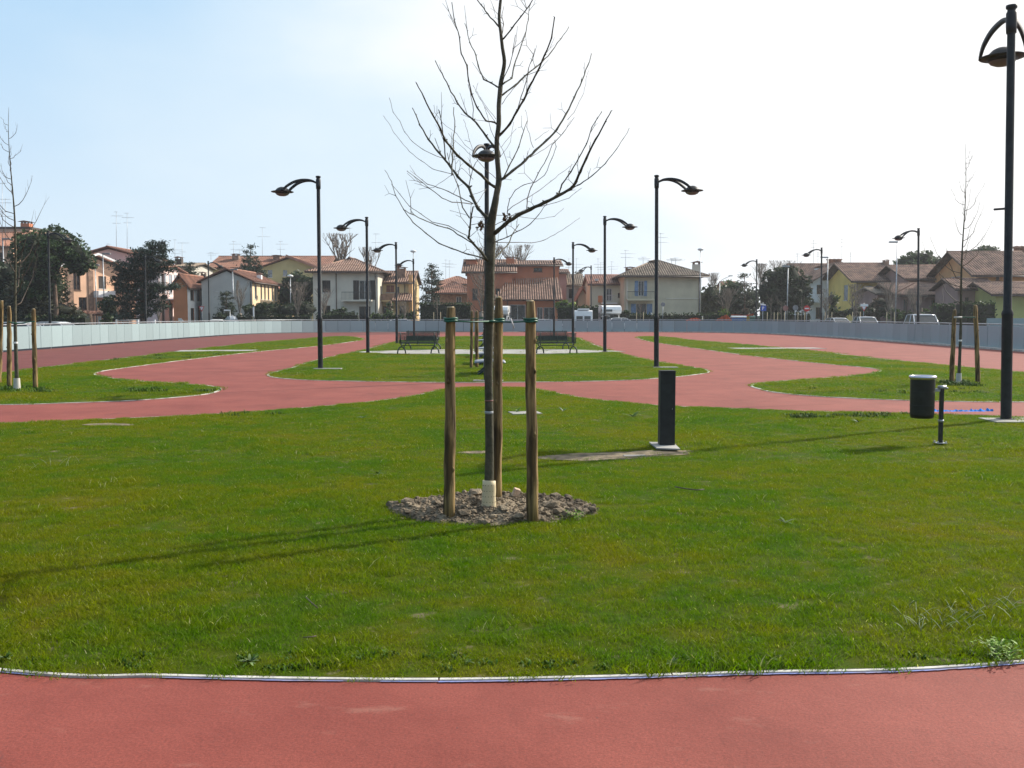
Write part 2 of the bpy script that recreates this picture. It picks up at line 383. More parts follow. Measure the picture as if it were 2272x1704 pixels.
# flaking blue paint: short dashes on the red coat beside the kerb
mb = MB()
ringA = ISL['A']; o1 = inset(ringA, -.004); o2 = inset(ringA, -.018)
for i in range(len(ringA)):
    j = (i+1) % len(ringA); L_ = (ringA[j]-ringA[i]).length; q = max(1, int(L_/.05))
    for s_ in range(q):
        p = ringA[i].lerp(ringA[j], (s_+.5)/q)
        nz = noise.noise(Vector((p.x*1.3, p.y*1.3, 0))) + .55*noise.noise(Vector((p.x*9, p.y*9, 3)))
        if nz < -.25: continue
        w_ = min(1, .55 + max(0, nz)*1.6)
        a, b = o1[i].lerp(o1[j], s_/q), o1[i].lerp(o1[j], (s_+1)/q)
        c, d = a.lerp(o2[i].lerp(o2[j], s_/q), w_), b.lerp(o2[i].lerp(o2[j], (s_+1)/q), w_*rng.uniform(.7,1))
        mb.add([(a.x,a.y,.006),(b.x,b.y,.006),(d.x,d.y,.006),(c.x,c.y,.006)], [(0,1,2,3)])
tag(mb.build('line_paint', M_blue), kind='structure')
# crossing footpath of grey slabs
PATCHES = []
def slab_path(*pp, z=.016, name='path'):
    PATCHES.append(list(pp)); mb = MB(); mb.prism([(p.x,p.y,0) for p in pp], (0,0,z)); return tag(mb.build(name, M_conc), kind='structure')
slab_path(*[G(x, y) for x, y in ((780,781.3),(850,785),(950,786.8),(1220,786.3),(1300,783.5),(1388,780))], *[G(x, y) for x, y in ((1320,777.2),(1240,775.6),(1000,775.8),(900,777.3),(830,779.6))], z=.016)
slab_path(G(385,780.8), G(560,779.6), G(572,776.6), G(402,777.6), z=.016)
slab_path(G(1640,774.6), G(1835,773.8), G(1805,771.6), G(1612,772.2), z=.016)

# ------------------------------------------------------------------ bare soil strip by the bollard
M_soil = mat('dry_soil', (.20,.155,.095), rough=.95, var=.28, scale=9, bump=.9, bscale=45)
def patch(pts, z, name='soil_patch'):
    mb = MB(); fan(mb, bez(pts, 5, True), z); o = tag(mb.build(name, M_soil), kind='structure'); return o
def soil(pts):
    r = bez([G(x, y) for x, y in pts], 5, True); n = len(r); c = sum(r, Vector())/n
    r = [c + (p-c)*(1+.12*noise.noise(p*4)) for p in r]
    a = sum(r[i].x*r[(i+1)%n].y - r[(i+1)%n].x*r[i].y for i in range(n))
    if a < 0: r = r[::-1]
    mb = MB(); fan(mb, r, LZ+.006); tag(mb.build('soil_patch', M_soil), kind='structure'); PATCHES.append(r)
soil([(1195,1017),(1250,1010),(1330,1007),(1400,1004),(1470,1001),(1530,1003),(1525,1010),(1440,1017),(1360,1024),(1280,1025),(1220,1022)])
soil([(1010,1006),(1060,1003),(1110,1003),(1105,1007),(1040,1009)])
soil([(185,944),(240,941),(295,943),(285,946),(220,947)])

THIN = []
def thin(pts, name='worn_patch'):
    r = bez([G(x, y) for x, y in pts], 5, True); c = sum(r, Vector())/len(r)
    r = [c + (p-c)*(1+.22*noise.noise(p*7)) for p in r]; n = len(r)
    if sum(r[i].x*r[(i+1)%n].y - r[(i+1)%n].x*r[i].y for i in range(n)) < 0: r = r[::-1]
    THIN.append(r)
M_straw = mat('dry_thatch', (.23,.19,.10), rough=.95, var=.35, scale=22, bump=.9, bscale=60, col2=(.07,.085,.02))
thin([(120,1448),(260,1436),(420,1440),(600,1447),(700,1452),(620,1459),(400,1455),(220,1456)])
thin([(1265,1342),(1340,1336),(1430,1332),(1560,1327),(1600,1329),(1500,1337),(1400,1343),(1310,1349)])
thin([(55,1170),(90,1154),(140,1158),(125,1178),(80,1182)])
thin([(300,1165),(390,1148),(420,1152),(380,1168),(330,1178)])
thin([(1550,1092),(1600,1086),(1640,1094),(1600,1104)])
thin([(2010,1462),(2080,1456),(2160,1463),(2120,1472),(2040,1472)])
thin([(30,1012),(110,1004),(150,1012),(90,1022)])
thin([(1240,1252),(1262,1247),(1292,1250),(1268,1258)])
# ------------------------------------------------------------------ grass
MOUND_C = Vector((-.16, 8.32, 0)); MOUND_R = (.86, .62)
def inside(px_, py_, ring):
    x = np.array([p.x for p in ring]); y = np.array([p.y for p in ring]); n = len(x); r = np.zeros(len(px_), bool); j = n-1
    for i in range(n):
        c = ((y[i] > py_) != (y[j] > py_)) & (px_ < (x[j]-x[i])*(py_-y[i])/(y[j]-y[i]+1e-12)+x[i]); r ^= c; j = i
    return r
def vnoise(x, y, s, seed=0):
    """smooth value noise, vectorised"""
    g_ = np.random.RandomState(seed).rand(256, 256); u = x*s+1000; v = y*s+1000
    i = np.floor(u).astype(int); j = np.floor(v).astype(int); fu = u-i; fv = v-j; fu = fu*fu*(3-2*fu); fv = fv*fv*(3-2*fv)
    a = g_[i%256, j%256]; b = g_[(i+1)%256, j%256]; c = g_[i%256, (j+1)%256]; d = g_[(i+1)%256, (j+1)%256]
    return (a*(1-fu)+b*fu)*(1-fv)+(c*(1-fu)+d*fu)*fv
grass_col = bpy.data.collections.new('grass_clumps'); 
def clump(seed, n, rad, h, wd_, lean=.5, nm='grass_clump'):
    r_ = random.Random(seed); v = []; f = []; rn = []
    for _ in range(n):
        a = r_.uniform(0, 2*math.pi); rr = rad*math.sqrt(r_.random()); x, y = rr*math.cos(a), rr*math.sin(a)
        hh = h*r_.uniform(.45, 1.15); d = r_.uniform(0, 2*math.pi); ln = hh*lean*r_.uniform(.15, 1.3); fa = r_.uniform(0, math.pi)
        wx, wy = math.cos(fa)*wd_*.5, math.sin(fa)*wd_*.5; lx, ly = math.cos(d)*ln, math.sin(d)*ln; b = len(v)
        v += [(x-wx,y-wy,0),(x+wx,y+wy,0),(x+lx*.4-wx*.8,y+ly*.4-wy*.8,hh*.6),(x+lx*.4+wx*.8,y+ly*.4+wy*.8,hh*.6),(x+lx,y+ly,hh)]
        f += [(b,b+1,b+3,b+2),(b+2,b+3,b+4)]; q = r_.random(); rn += [q, q]
    me = bpy.data.meshes.new(nm); me.from_pydata(v, [], f); at = me.attributes.new('rnd', 'FLOAT', 'FACE'); at.data.foreach_set('value', rn)
    me.materials.append(M_blade); me.update(); return me
variants = []
for s_ in range(6):
    o = bpy.data.objects.new('clump_a%d' % s_, clump(s_, 44, .08, .025, .0038, 1.3)); grass_col.objects.link(o); variants.append(o)
for s_ in range(2):
    o = bpy.data.objects.new('clump_b%d' % s_, clump(20+s_, 40, .07, .042, .0048, 1.1)); grass_col.objects.link(o); variants.append(o)
def scatter(name, ring_key, density, size, dmax, seed, far=False, ymin=None, zs=1.0):
    ring = ISL[ring_key]; xs = [p.x for p in ring]; ys = [p.y for p in ring]
    x0, x1, y0, y1 = min(xs), max(xs), min(ys), max(ys)
    rs = np.random.RandomState(seed); n = int((x1-x0)*(y1-y0)*density)
    X = rs.uniform(x0, x1, n); Y = rs.uniform(y0, y1, n)
    ins = inside(X, Y, inset(ring, .03)); vis = (np.abs(X) < .60*Y + 1.6) & (Y < dmax)
    if ymin is not None: vis &= Y >= ymin
    X, Y = X[ins & vis], Y[ins & vis]
    keep = np.ones(len(X), bool)
    for pt in PATCHES: keep &= ~(inside(X, Y, pt) & (rs.rand(len(X)) < .96))
    for pt in THIN: keep &= ~(inside(X, Y, pt) & (rs.rand(len(X)) < .25+.5*vnoise(X, Y, 7, 21)))
    e = ((X-MOUND_C.x)/(MOUND_R[0]*.95))**2 + ((Y-MOUND_C.y)/(MOUND_R[1]*.95))**2
    keep &= e > 1 + .25*(vnoise(X, Y, 6, 3)-.5)
    d = .55*vnoise(X, Y, 1.7, 5)+.3*vnoise(X, Y, 5, 6)+.15*vnoise(X, Y, 14, 7)
    # thin worn spots, denser ones elsewhere
    keep &= rs.rand(len(X)) < np.clip((d-.15)*7, .28, 1)
    X, Y, d = X[keep], Y[keep], d[keep]
    big = vnoise(X, Y, .8, 9)*.6+vnoise(X, Y, 3.3, 10)*.4
    sc = size*(.62+.75*big)*rs.uniform(.75, 1.25, len(X))
    idx = rs.randint(0, 6, len(X)); tall = (vnoise(X, Y, 2.3, 12) > .80) & (rs.rand(len(X)) < .55); idx[tall] = 6+rs.randint(0, 2, tall.sum())
    k = len(X); me = bpy.data.meshes.new(name); me.vertices.add(k)
    co = np.stack([X, Y, np.full(k, LZ-.002)], 1).astype(np.float32); me.vertices.foreach_set('co', co.ravel())
    a = me.attributes.new('sc', 'FLOAT', 'POINT'); a.data.foreach_set('value', sc.astype(np.float32))
    a = me.attributes.new('rz', 'FLOAT', 'POINT'); a.data.foreach_set('value', rs.uniform(0, 6.283, k).astype(np.float32))
    a = me.attributes.new('ix', 'INT', 'POINT'); a.data.foreach_set('value', idx.astype(np.int32))
    o = bpy.data.objects.new(name, me); col.objects.link(o); o['kind'] = 'stuff'; o['label'] = 'short green grass growing all over the lawn beds'
    ng = bpy.data.node_groups.new(name, 'GeometryNodeTree'); ng.interface.new_socket('Geometry', in_out='INPUT', socket_type='NodeSocketGeometry'); ng.interface.new_socket('Geometry', in_out='OUTPUT', socket_type='NodeSocketGeometry')
    A = ng.nodes.new; gi, go = A('NodeGroupInput'), A('NodeGroupOutput'); ip = A('GeometryNodeInstanceOnPoints'); ci = A('GeometryNodeCollectionInfo')
    ci.inputs['Collection'].default_value = grass_col; ci.inputs['Separate Children'].default_value = True; ci.inputs['Reset Children'].default_value = True
    ip.inputs['Pick Instance'].default_value = True
    def na(nm, ty): q = A('GeometryNodeInputNamedAttribute'); q.data_type = ty; q.inputs[0].default_value = nm; return [x for x in q.outputs if x.enabled][0]
    cx_ = A('ShaderNodeCombineXYZ'); ng.links.new(na('rz', 'FLOAT'), cx_.inputs[2])
    er = A('FunctionNodeEulerToRotation'); ng.links.new(cx_.outputs[0], er.inputs[0])
    ng.links.new(gi.outputs[0], ip.inputs['Points']); ng.links.new(ci.outputs[0], ip.inputs['Instance']); ng.links.new(na('ix', 'INT'), ip.inputs['Instance Index'])
    ng.links.new(er.outputs[0], ip.inputs['Rotation']); cs_ = A('ShaderNodeCombineXYZ'); mz = A('ShaderNodeMath'); mz.operation = 'MULTIPLY'; mz.inputs[1].default_value = zs; sv = na('sc', 'FLOAT'); ng.links.new(sv, mz.inputs[0]); ng.links.new(sv, cs_.inputs[0]); ng.links.new(sv, cs_.inputs[1]); ng.links.new(mz.outputs[0], cs_.inputs[2]); ng.links.new(cs_.outputs[0], ip.inputs['Scale']); ng.links.new(ip.outputs[0], go.inputs[0])
    md = o.modifiers.new('g', 'NODES'); md.node_group = ng
    return o
scatter('grass', 'A', 250, 1.0, 11, 1)
scatter('grass', 'A', 120, 1.3, 30, 2, ymin=11, zs=.8)
scatter('grass', 'B', 36, 2.1, 48, 3, zs=.6); scatter('grass', 'B', 9, 3.6, 90, 31, ymin=48, zs=.4)
scatter('grass', 'C', 40, 2.0, 36, 4, zs=.65); scatter('grass', 'C', 11, 3.4, 90, 41, ymin=36, zs=.4)
scatter('grass', 'D', 40, 2.0, 36, 5, zs=.65); scatter('grass', 'D', 11, 3.4, 90, 51, ymin=36, zs=.4)
# ------------------------------------------------------------------ lamps
M_lamp = mat('dark_lamp_metal', (.016,.019,.023), rough=.55, var=.2, scale=8, spec=.3)
M_lampglass = mat('lamp_glass', (.13,.115,.115), rough=.45, var=.1, spec=.5)
M_tape = mat('white_tape', (.62,.60,.58), rough=.6)
M_grey = mat('galvanised_steel', (.36,.38,.40), rough=.42, var=.12, scale=6, metal=.7)
def make_lamp():
    r = empty('street_lamp')
    H = 5.92
    m = MB(); m.lathe([(.0,0),(.14,0),(.14,.012),(.0,.012)], n=16, smooth=False); m.build('base_plate', M_lamp, r)
    m = MB(); m.lathe([(.078,.01),(.078,1.50),(.083,1.52),(.083,1.55),(.060,1.60),(.056,H-.35),(.054,H-.04)], n=18); m.build('pole', M_lamp, r)
    m = MB(); m.lathe([(.0,H-.4),(.07,H-.40),(.075,H-.30),(.075,H-.12),(.062,H-.10),(.055,H-.07),(.078,H-.05),(.078,H-.01),(.03,H+.0),(.0,H)], n=18); m.build('collar', M_lamp, r)
    hx = 1.10; rimz = H-.49
    for s in (-1, 1):
        m = MB()
        pts = bez([(.05,s*.03,H-.22),(.22,s*.055,H-.15),(.45,s*.12,H-.145),(.68,s*.21,H-.21),(.87,s*.285,H-.33),(.98,s*.315,H-.43),(hx-.04,s*.325,rimz)], 5)
        vs = []; fs = []
        n = len(pts)
        for i, p in enumerate(pts):
            t = (pts[min(i+1,n-1)]-pts[max(i-1,0)]).normalized(); side = Vector((0,0,1)).cross(t).normalized(); up = t.cross(side)
            hw = .018; hh = .026 + .016*math.sin(math.pi*i/(n-1)); 
            for a, b in ((-1,-1),(1,-1),(1,1),(-1,1)): vs.append(p + side*a*hw + up*b*hh)
        for i in range(n-1):
            for j in range(4): fs.append((i*4+j, i*4+(j+1)%4, i*4+4+(j+1)%4, i*4+4+j))
        fs += [(3,2,1,0), ((n-1)*4,(n-1)*4+1,(n-1)*4+2,(n-1)*4+3)]
        m.add(vs, fs, True); m.build('arm', M_lamp, r)
    m = MB(); m.lathe([(.20,.02),(.33,.012),(.345,0),(.33,-.012),(.20,-.02)], (hx,0,rimz), 28)
    m.build('rim', M_lamp, r)
    hd = MB(); hd.lathe([(.0,.15),(.07,.145),(.14,.115),(.20,.06),(.225,.01),(.225,-.03),(.20,-.06)], (hx,0,rimz), 28); h = hd.build('lamp_head', M_lamp, r)
    gl = MB(); gl.lathe([(.20,-.06),(.17,-.095),(.10,-.125),(.0,-.135)], (hx,0,rimz), 28); gl.build('lamp_glass', M_lampglass, h)
    return r
lamp0 = make_lamp(); used_lamp = [False]
def put_lamp(px_top, py_top, px_b, Y, ang, label, group, py_base=None):
    """ang: heading of the arm, degrees from +X"""
    if py_base: Y = G(px_b, py_base).y
    o = lamp0 if not used_lamp[0] else copy_tree(lamp0); used_lamp[0] = True
    b = P(px_b, 700, Y); t = P(px_top, py_top, Y); H = t.z
    o.location = (b.x, Y, .03); s = (H-.03)/5.92; o.scale = (s**.5, s**.5, s)
    o.rotation_euler = (Matrix.Rotation(math.atan2(t.x-b.x, H), 4, 'Y') @ Matrix.Rotation(R(ang), 4, 'Z')).to_euler()
    o['label'] = label; o['category'] = 'street lamp'; o['group'] = group
    return o
GL = 'dark curved-arm street lamps'
put_lamp(706, 390, 709.5, 0, 180, 'dark street lamp at the west tip of the middle lawn, tallest of the west row', GL, 819)
put_lamp(813.5, 481, 815.5, 0, 180, 'dark street lamp at the west end of the grey footpath', GL, 784)
put_lamp(878.5, 537, 880, 58.2, 180, 'dark street lamp behind the west benches, third of its row', GL)
put_lamp(917, 574, 918.5, 75.5, 180, 'dark street lamp at the far west corner of the middle lawn', GL)
put_lamp(1457, 388, 1457.5, 0, 0, 'dark street lamp at the east tip of the middle lawn, tallest of the east row', GL, 816)
put_lamp(1342, 479, 1342.5, 0, 0, 'dark street lamp at the east end of the grey footpath, white tape on it', GL, 781.5)
put_lamp(1271.5, 537, 1271.5, 58, 0, 'dark street lamp behind the east benches, third of the east row', GL)
put_lamp(1229.5, 571, 1229.5, 75.5, 0, 'dark street lamp at the far east corner of the middle lawn, against the terracotta house', GL)
put_lamp(1080, 318, 1080, 0, -89, 'dark street lamp behind the big bare tree, its arm pointing at the viewer', GL, 846)
big = put_lamp(2244.5, 10, 2240, 0, 70, 'tall dark street lamp beside the litter bin, arm seen end-on', GL, 934)
m = MB(); m.tube([(.0,.055,3.05),(.04,.20,3.05)], .016, 8); m.build('bracket_stub', M_lamp, big, local=True)
GL2 = 'dark street lamps behind the fence'
put_lamp(2038, 506, 2038.5, 59, 180, 'dark street lamp behind the panel fence, over the silver people carrier', GL2)
put_lamp(1823, 549, 1823, 78, 180, 'dark street lamp behind the panel fence, in front of the white gabled house', GL2)
put_lamp(1679, 575, 1678.5, 97, 180, 'dark street lamp behind the panel fence, beside the blue parking sign', GL2)
put_lamp(107, 512, 110, 60, 0, 'dark street lamp in front of the great umbrella pine', GL2)
put_lamp(322, 565, 323, 84, 0, 'dark street lamp in front of the spreading cedar', GL2)
put_lamp(462, 579, 464, 96, 0, 'dark street lamp between the white-sided house and the grey gable', GL2)
put_lamp(1311.5, 589, 1312, 104, -155, 'dark street lamp behind the white van, head turned aside', GL2)
put_lamp(8, 420, 12, 46, 170, 'dark street lamp at the picture edge behind the west sapling', GL2).location.x -= 1.4
# lamp foundations
def slab(name, a, w_, d_, h, label, cat, rz=0):
    m = MB(); m.obox((0,0,h/2), w_, d_, h); o = m.build(name, M_conc, bevel=.004); o.location = (a.x, a.y, LZ-.005); o.rotation_euler.z = rz
    return tag(o, label, cat, 'concrete lamp foundations')
slab('foundation_slab', G(2262,936), 1.0, .62, .03, 'pale concrete slab under the tall lamp beside the litter bin', 'slab')
slab('foundation_slab', G(720,819.5)+Vector((.1,0,0)), .85, .3, .03, 'pale concrete slab under the first lamp of the west row', 'slab')
slab('foundation_slab', G(1466,816.5)+Vector((.15,0,0)), .75, .3, .03, 'pale concrete slab under the first lamp of the east row', 'slab')
slab('foundation_slab', G(1083,846.5), .75, .3, .03, 'pale concrete slab under the lamp behind the bare tree', 'slab')
slab('foundation_slab', G(1165,918), .50, .42, .02, 'pale flat cover slab in the grass behind the stakes', 'slab', .2)
slab('foundation_slab', G(1408,1014.5), .26, .08, .02, 'small pale slab lying on the bare soil near the bollard', 'slab', .05)
# tape on the second east lamp
m = MB(); c = P(1342, 703, G(1342,781.5).y-.1)
for a in (.4, -.35, .9):
    m.obox((c.x+a*.12, c.y, c.z+.04*abs(a)), .22, .01, .05, 0)
tag(m.build('tape_scrap', M_tape), 'torn white tape tied round the lamp at the east end of the path', 'tape')

# ------------------------------------------------------------------ wood and bark
M_stake = mat('weathered_stake_wood', (.26,.175,.070), rough=.88, var=.30, scale=24, bump=.9, bscale=70, col2=(.055,.036,.018), stretch=(1,1,.07), detail=10)
_t = M_stake.node_tree; _tc = [n for n in _t.nodes if n.type == 'TEX_COORD'][0]; _mp = _t.nodes.new('ShaderNodeMapping'); _mp.inputs['Scale'].default_value = (1,1,.22); _t.links.new(_tc.outputs['Object'], _mp.inputs[0])
_n = _t.nodes.new('ShaderNodeTexNoise'); _n.inputs['Scale'].default_value = 11; _n.inputs['Detail'].default_value = 5; _t.links.new(_mp.outputs[0], _n.inputs[0]); _r = _t.nodes.new('ShaderNodeValToRGB'); _r.color_ramp.elements[0].position = .40; _r.color_ramp.elements[0].color = (.38,.35,.31,1); _r.color_ramp.elements[1].position = .52; _r.color_ramp.elements[1].color = (1.1,1.1,1.1,1); _t.links.new(_n.outputs[0], _r.inputs[0])
_x = _t.nodes.new('ShaderNodeMix'); _x.data_type = 'RGBA'; _x.blend_type = 'MULTIPLY'; _x.inputs[0].default_value = 1; _b = _t.nodes['Principled BSDF']; _src = _b.inputs['Base Color'].links[0].from_socket; _t.links.new(_src, _x.inputs[6]); _t.links.new(_r.outputs[0], _x.inputs[7]); _t.links.new(_x.outputs[2], _b.inputs['Base Color'])
M_stake_cut = mat('cut_wood', (.50,.40,.25), rough=.8, var=.15, scale=20)
M_bark = mat('smooth_bark', (.070,.062,.040), rough=.8, var=.26, scale=14, bump=.35, bscale=50, col2=(.036,.038,.022))
M_twig = mat('twig_bark', (.085,.062,.045), rough=.7, var=.2, scale=20)
M_green = mat('green_tie', (.015,.10,.06), rough=.45, var=.2, scale=20)
M_guard = mat('cream_trunk_guard', (.62,.52,.33), rough=.6, var=.08, scale=4)
M_guard_p = mat('pale_trunk_guard', (.52,.50,.45), rough=.6, var=.1, scale=4)
M_hole = mat('guard_hole', (.10,.07,.04), rough=.9)
M_red = mat('red_label', (.24,.10,.09), rough=.6); M_band = mat('band_paint', (.30,.32,.34), rough=.7); M_white = mat('white_paint', (.74,.74,.72), rough=.5, var=.05)

def stake(name, base, top, r0, label, group, n=12, seed=0):
    q = random.Random(seed); m = MB(); k = 13; pts = []; rad = []
    for i in range(k):
        t = i/(k-1); p = Vector(base).lerp(Vector(top), t)
        p += Vector((q.uniform(-1,1), q.uniform(-1,1), 0))*r0*.10
        if i == 0: p.z -= .06
        pts.append(p); rad.append(r0*(1.06-.16*t)*q.uniform(.94,1.06))
    rad[-1] *= .80; pts.append(Vector(top)+Vector((0,0,.006))); rad.append(r0*.35)
    m.tube(pts, rad, n)
    # flatten so it is not a perfect round
    c = sum(pts, Vector())/len(pts)
    root = empty(name, base, label, 'stake', group)
    m.build('shaft', M_stake, root)
    t = Vector(top); mm = MB(); mm.lathe([(r0*.66,.0),(r0*.60,.009),(0,.010)], (t.x,t.y,t.z+.001), n); mm.build('cut_top', M_stake_cut, root)
    # knots
    for _ in range(3):
        a = q.uniform(-2.6,-.5); z = q.uniform(.15,.85); p = Vector(base).lerp(Vector(top), z)+Vector((math.cos(a),math.sin(a),0))*r0*.86
        kk = MB(); kk.tube([p-Vector((0,0,r0*.5)), p+Vector((math.cos(a)*r0*.12, math.sin(a)*r0*.12, 0)), p+Vector((0,0,r0*.5))], [r0*.10,r0*.28,r0*.10], 6); kk.build('knot', M_stake, root)
    return root
# ------------------------------------------------------------------ the big tree, traced branch by branch
YT = 8.1
def tp(x, y, dy=0.0):           # crop coordinates used when the branches were read off
    return P(800 + x/2.7646, y/2.7646, YT + dy)
px2m = YT/F/2.7646
tree = empty('young_tree', (P(1087,1126,YT).x, YT, .06), 'leafless young tree tied to three thick stakes, largest and closest', 'tree')
trunk = MB()
tr_src = [(1084,1136,25),(1084.5,1100,23),(1085,1065,21),(1086,1000,19.5),(1085,900,18.5),(1084,830,18.5),(1085,760,19),(1086.5,700,20),(1087,650,20.5),(1087,600,20.8)]
tr_crop = [(796,1560,60),(800,1500,60),(798,1430,60),(799,1380,56),(812,1310,48),(826,1240,42),(836,1180,37),(848,1115,38),(845,1050,32),(838,960,31),(836,860,29),(848,760,29),(848,650,27),(856,560,29),(862,500,27),(876,430,24),(882,370,23),(870,290,21),(860,200,19),(850,110,19),(857,20,18),(866,-90,16),(852,-230,13),(862,-400,10),(854,-560,7),(858,-720,3)]
pts = [P(x, y, YT+.0) for x, y, w_ in tr_src] + [tp(x, y, .02*math.sin(i)) for i, (x, y, w_) in enumerate(tr_crop)]
rad = [w_*YT/F/2 for x, y, w_ in tr_src] + [w_*px2m/2 for x, y, w_ in tr_crop]
pp = bez(pts, 3); rr = []
for i in range(len(pp)):
    q = i/3; a = int(q); b = min(a+1, len(rad)-1); rr.append((rad[a]+(rad[b]-rad[a])*(q-a))*(1+.05*noise.noise(Vector((i*.9,2,3)))))
trunk.tube(pp, rr, 14)
trunk_o = trunk.build('trunk', M_bark, tree)
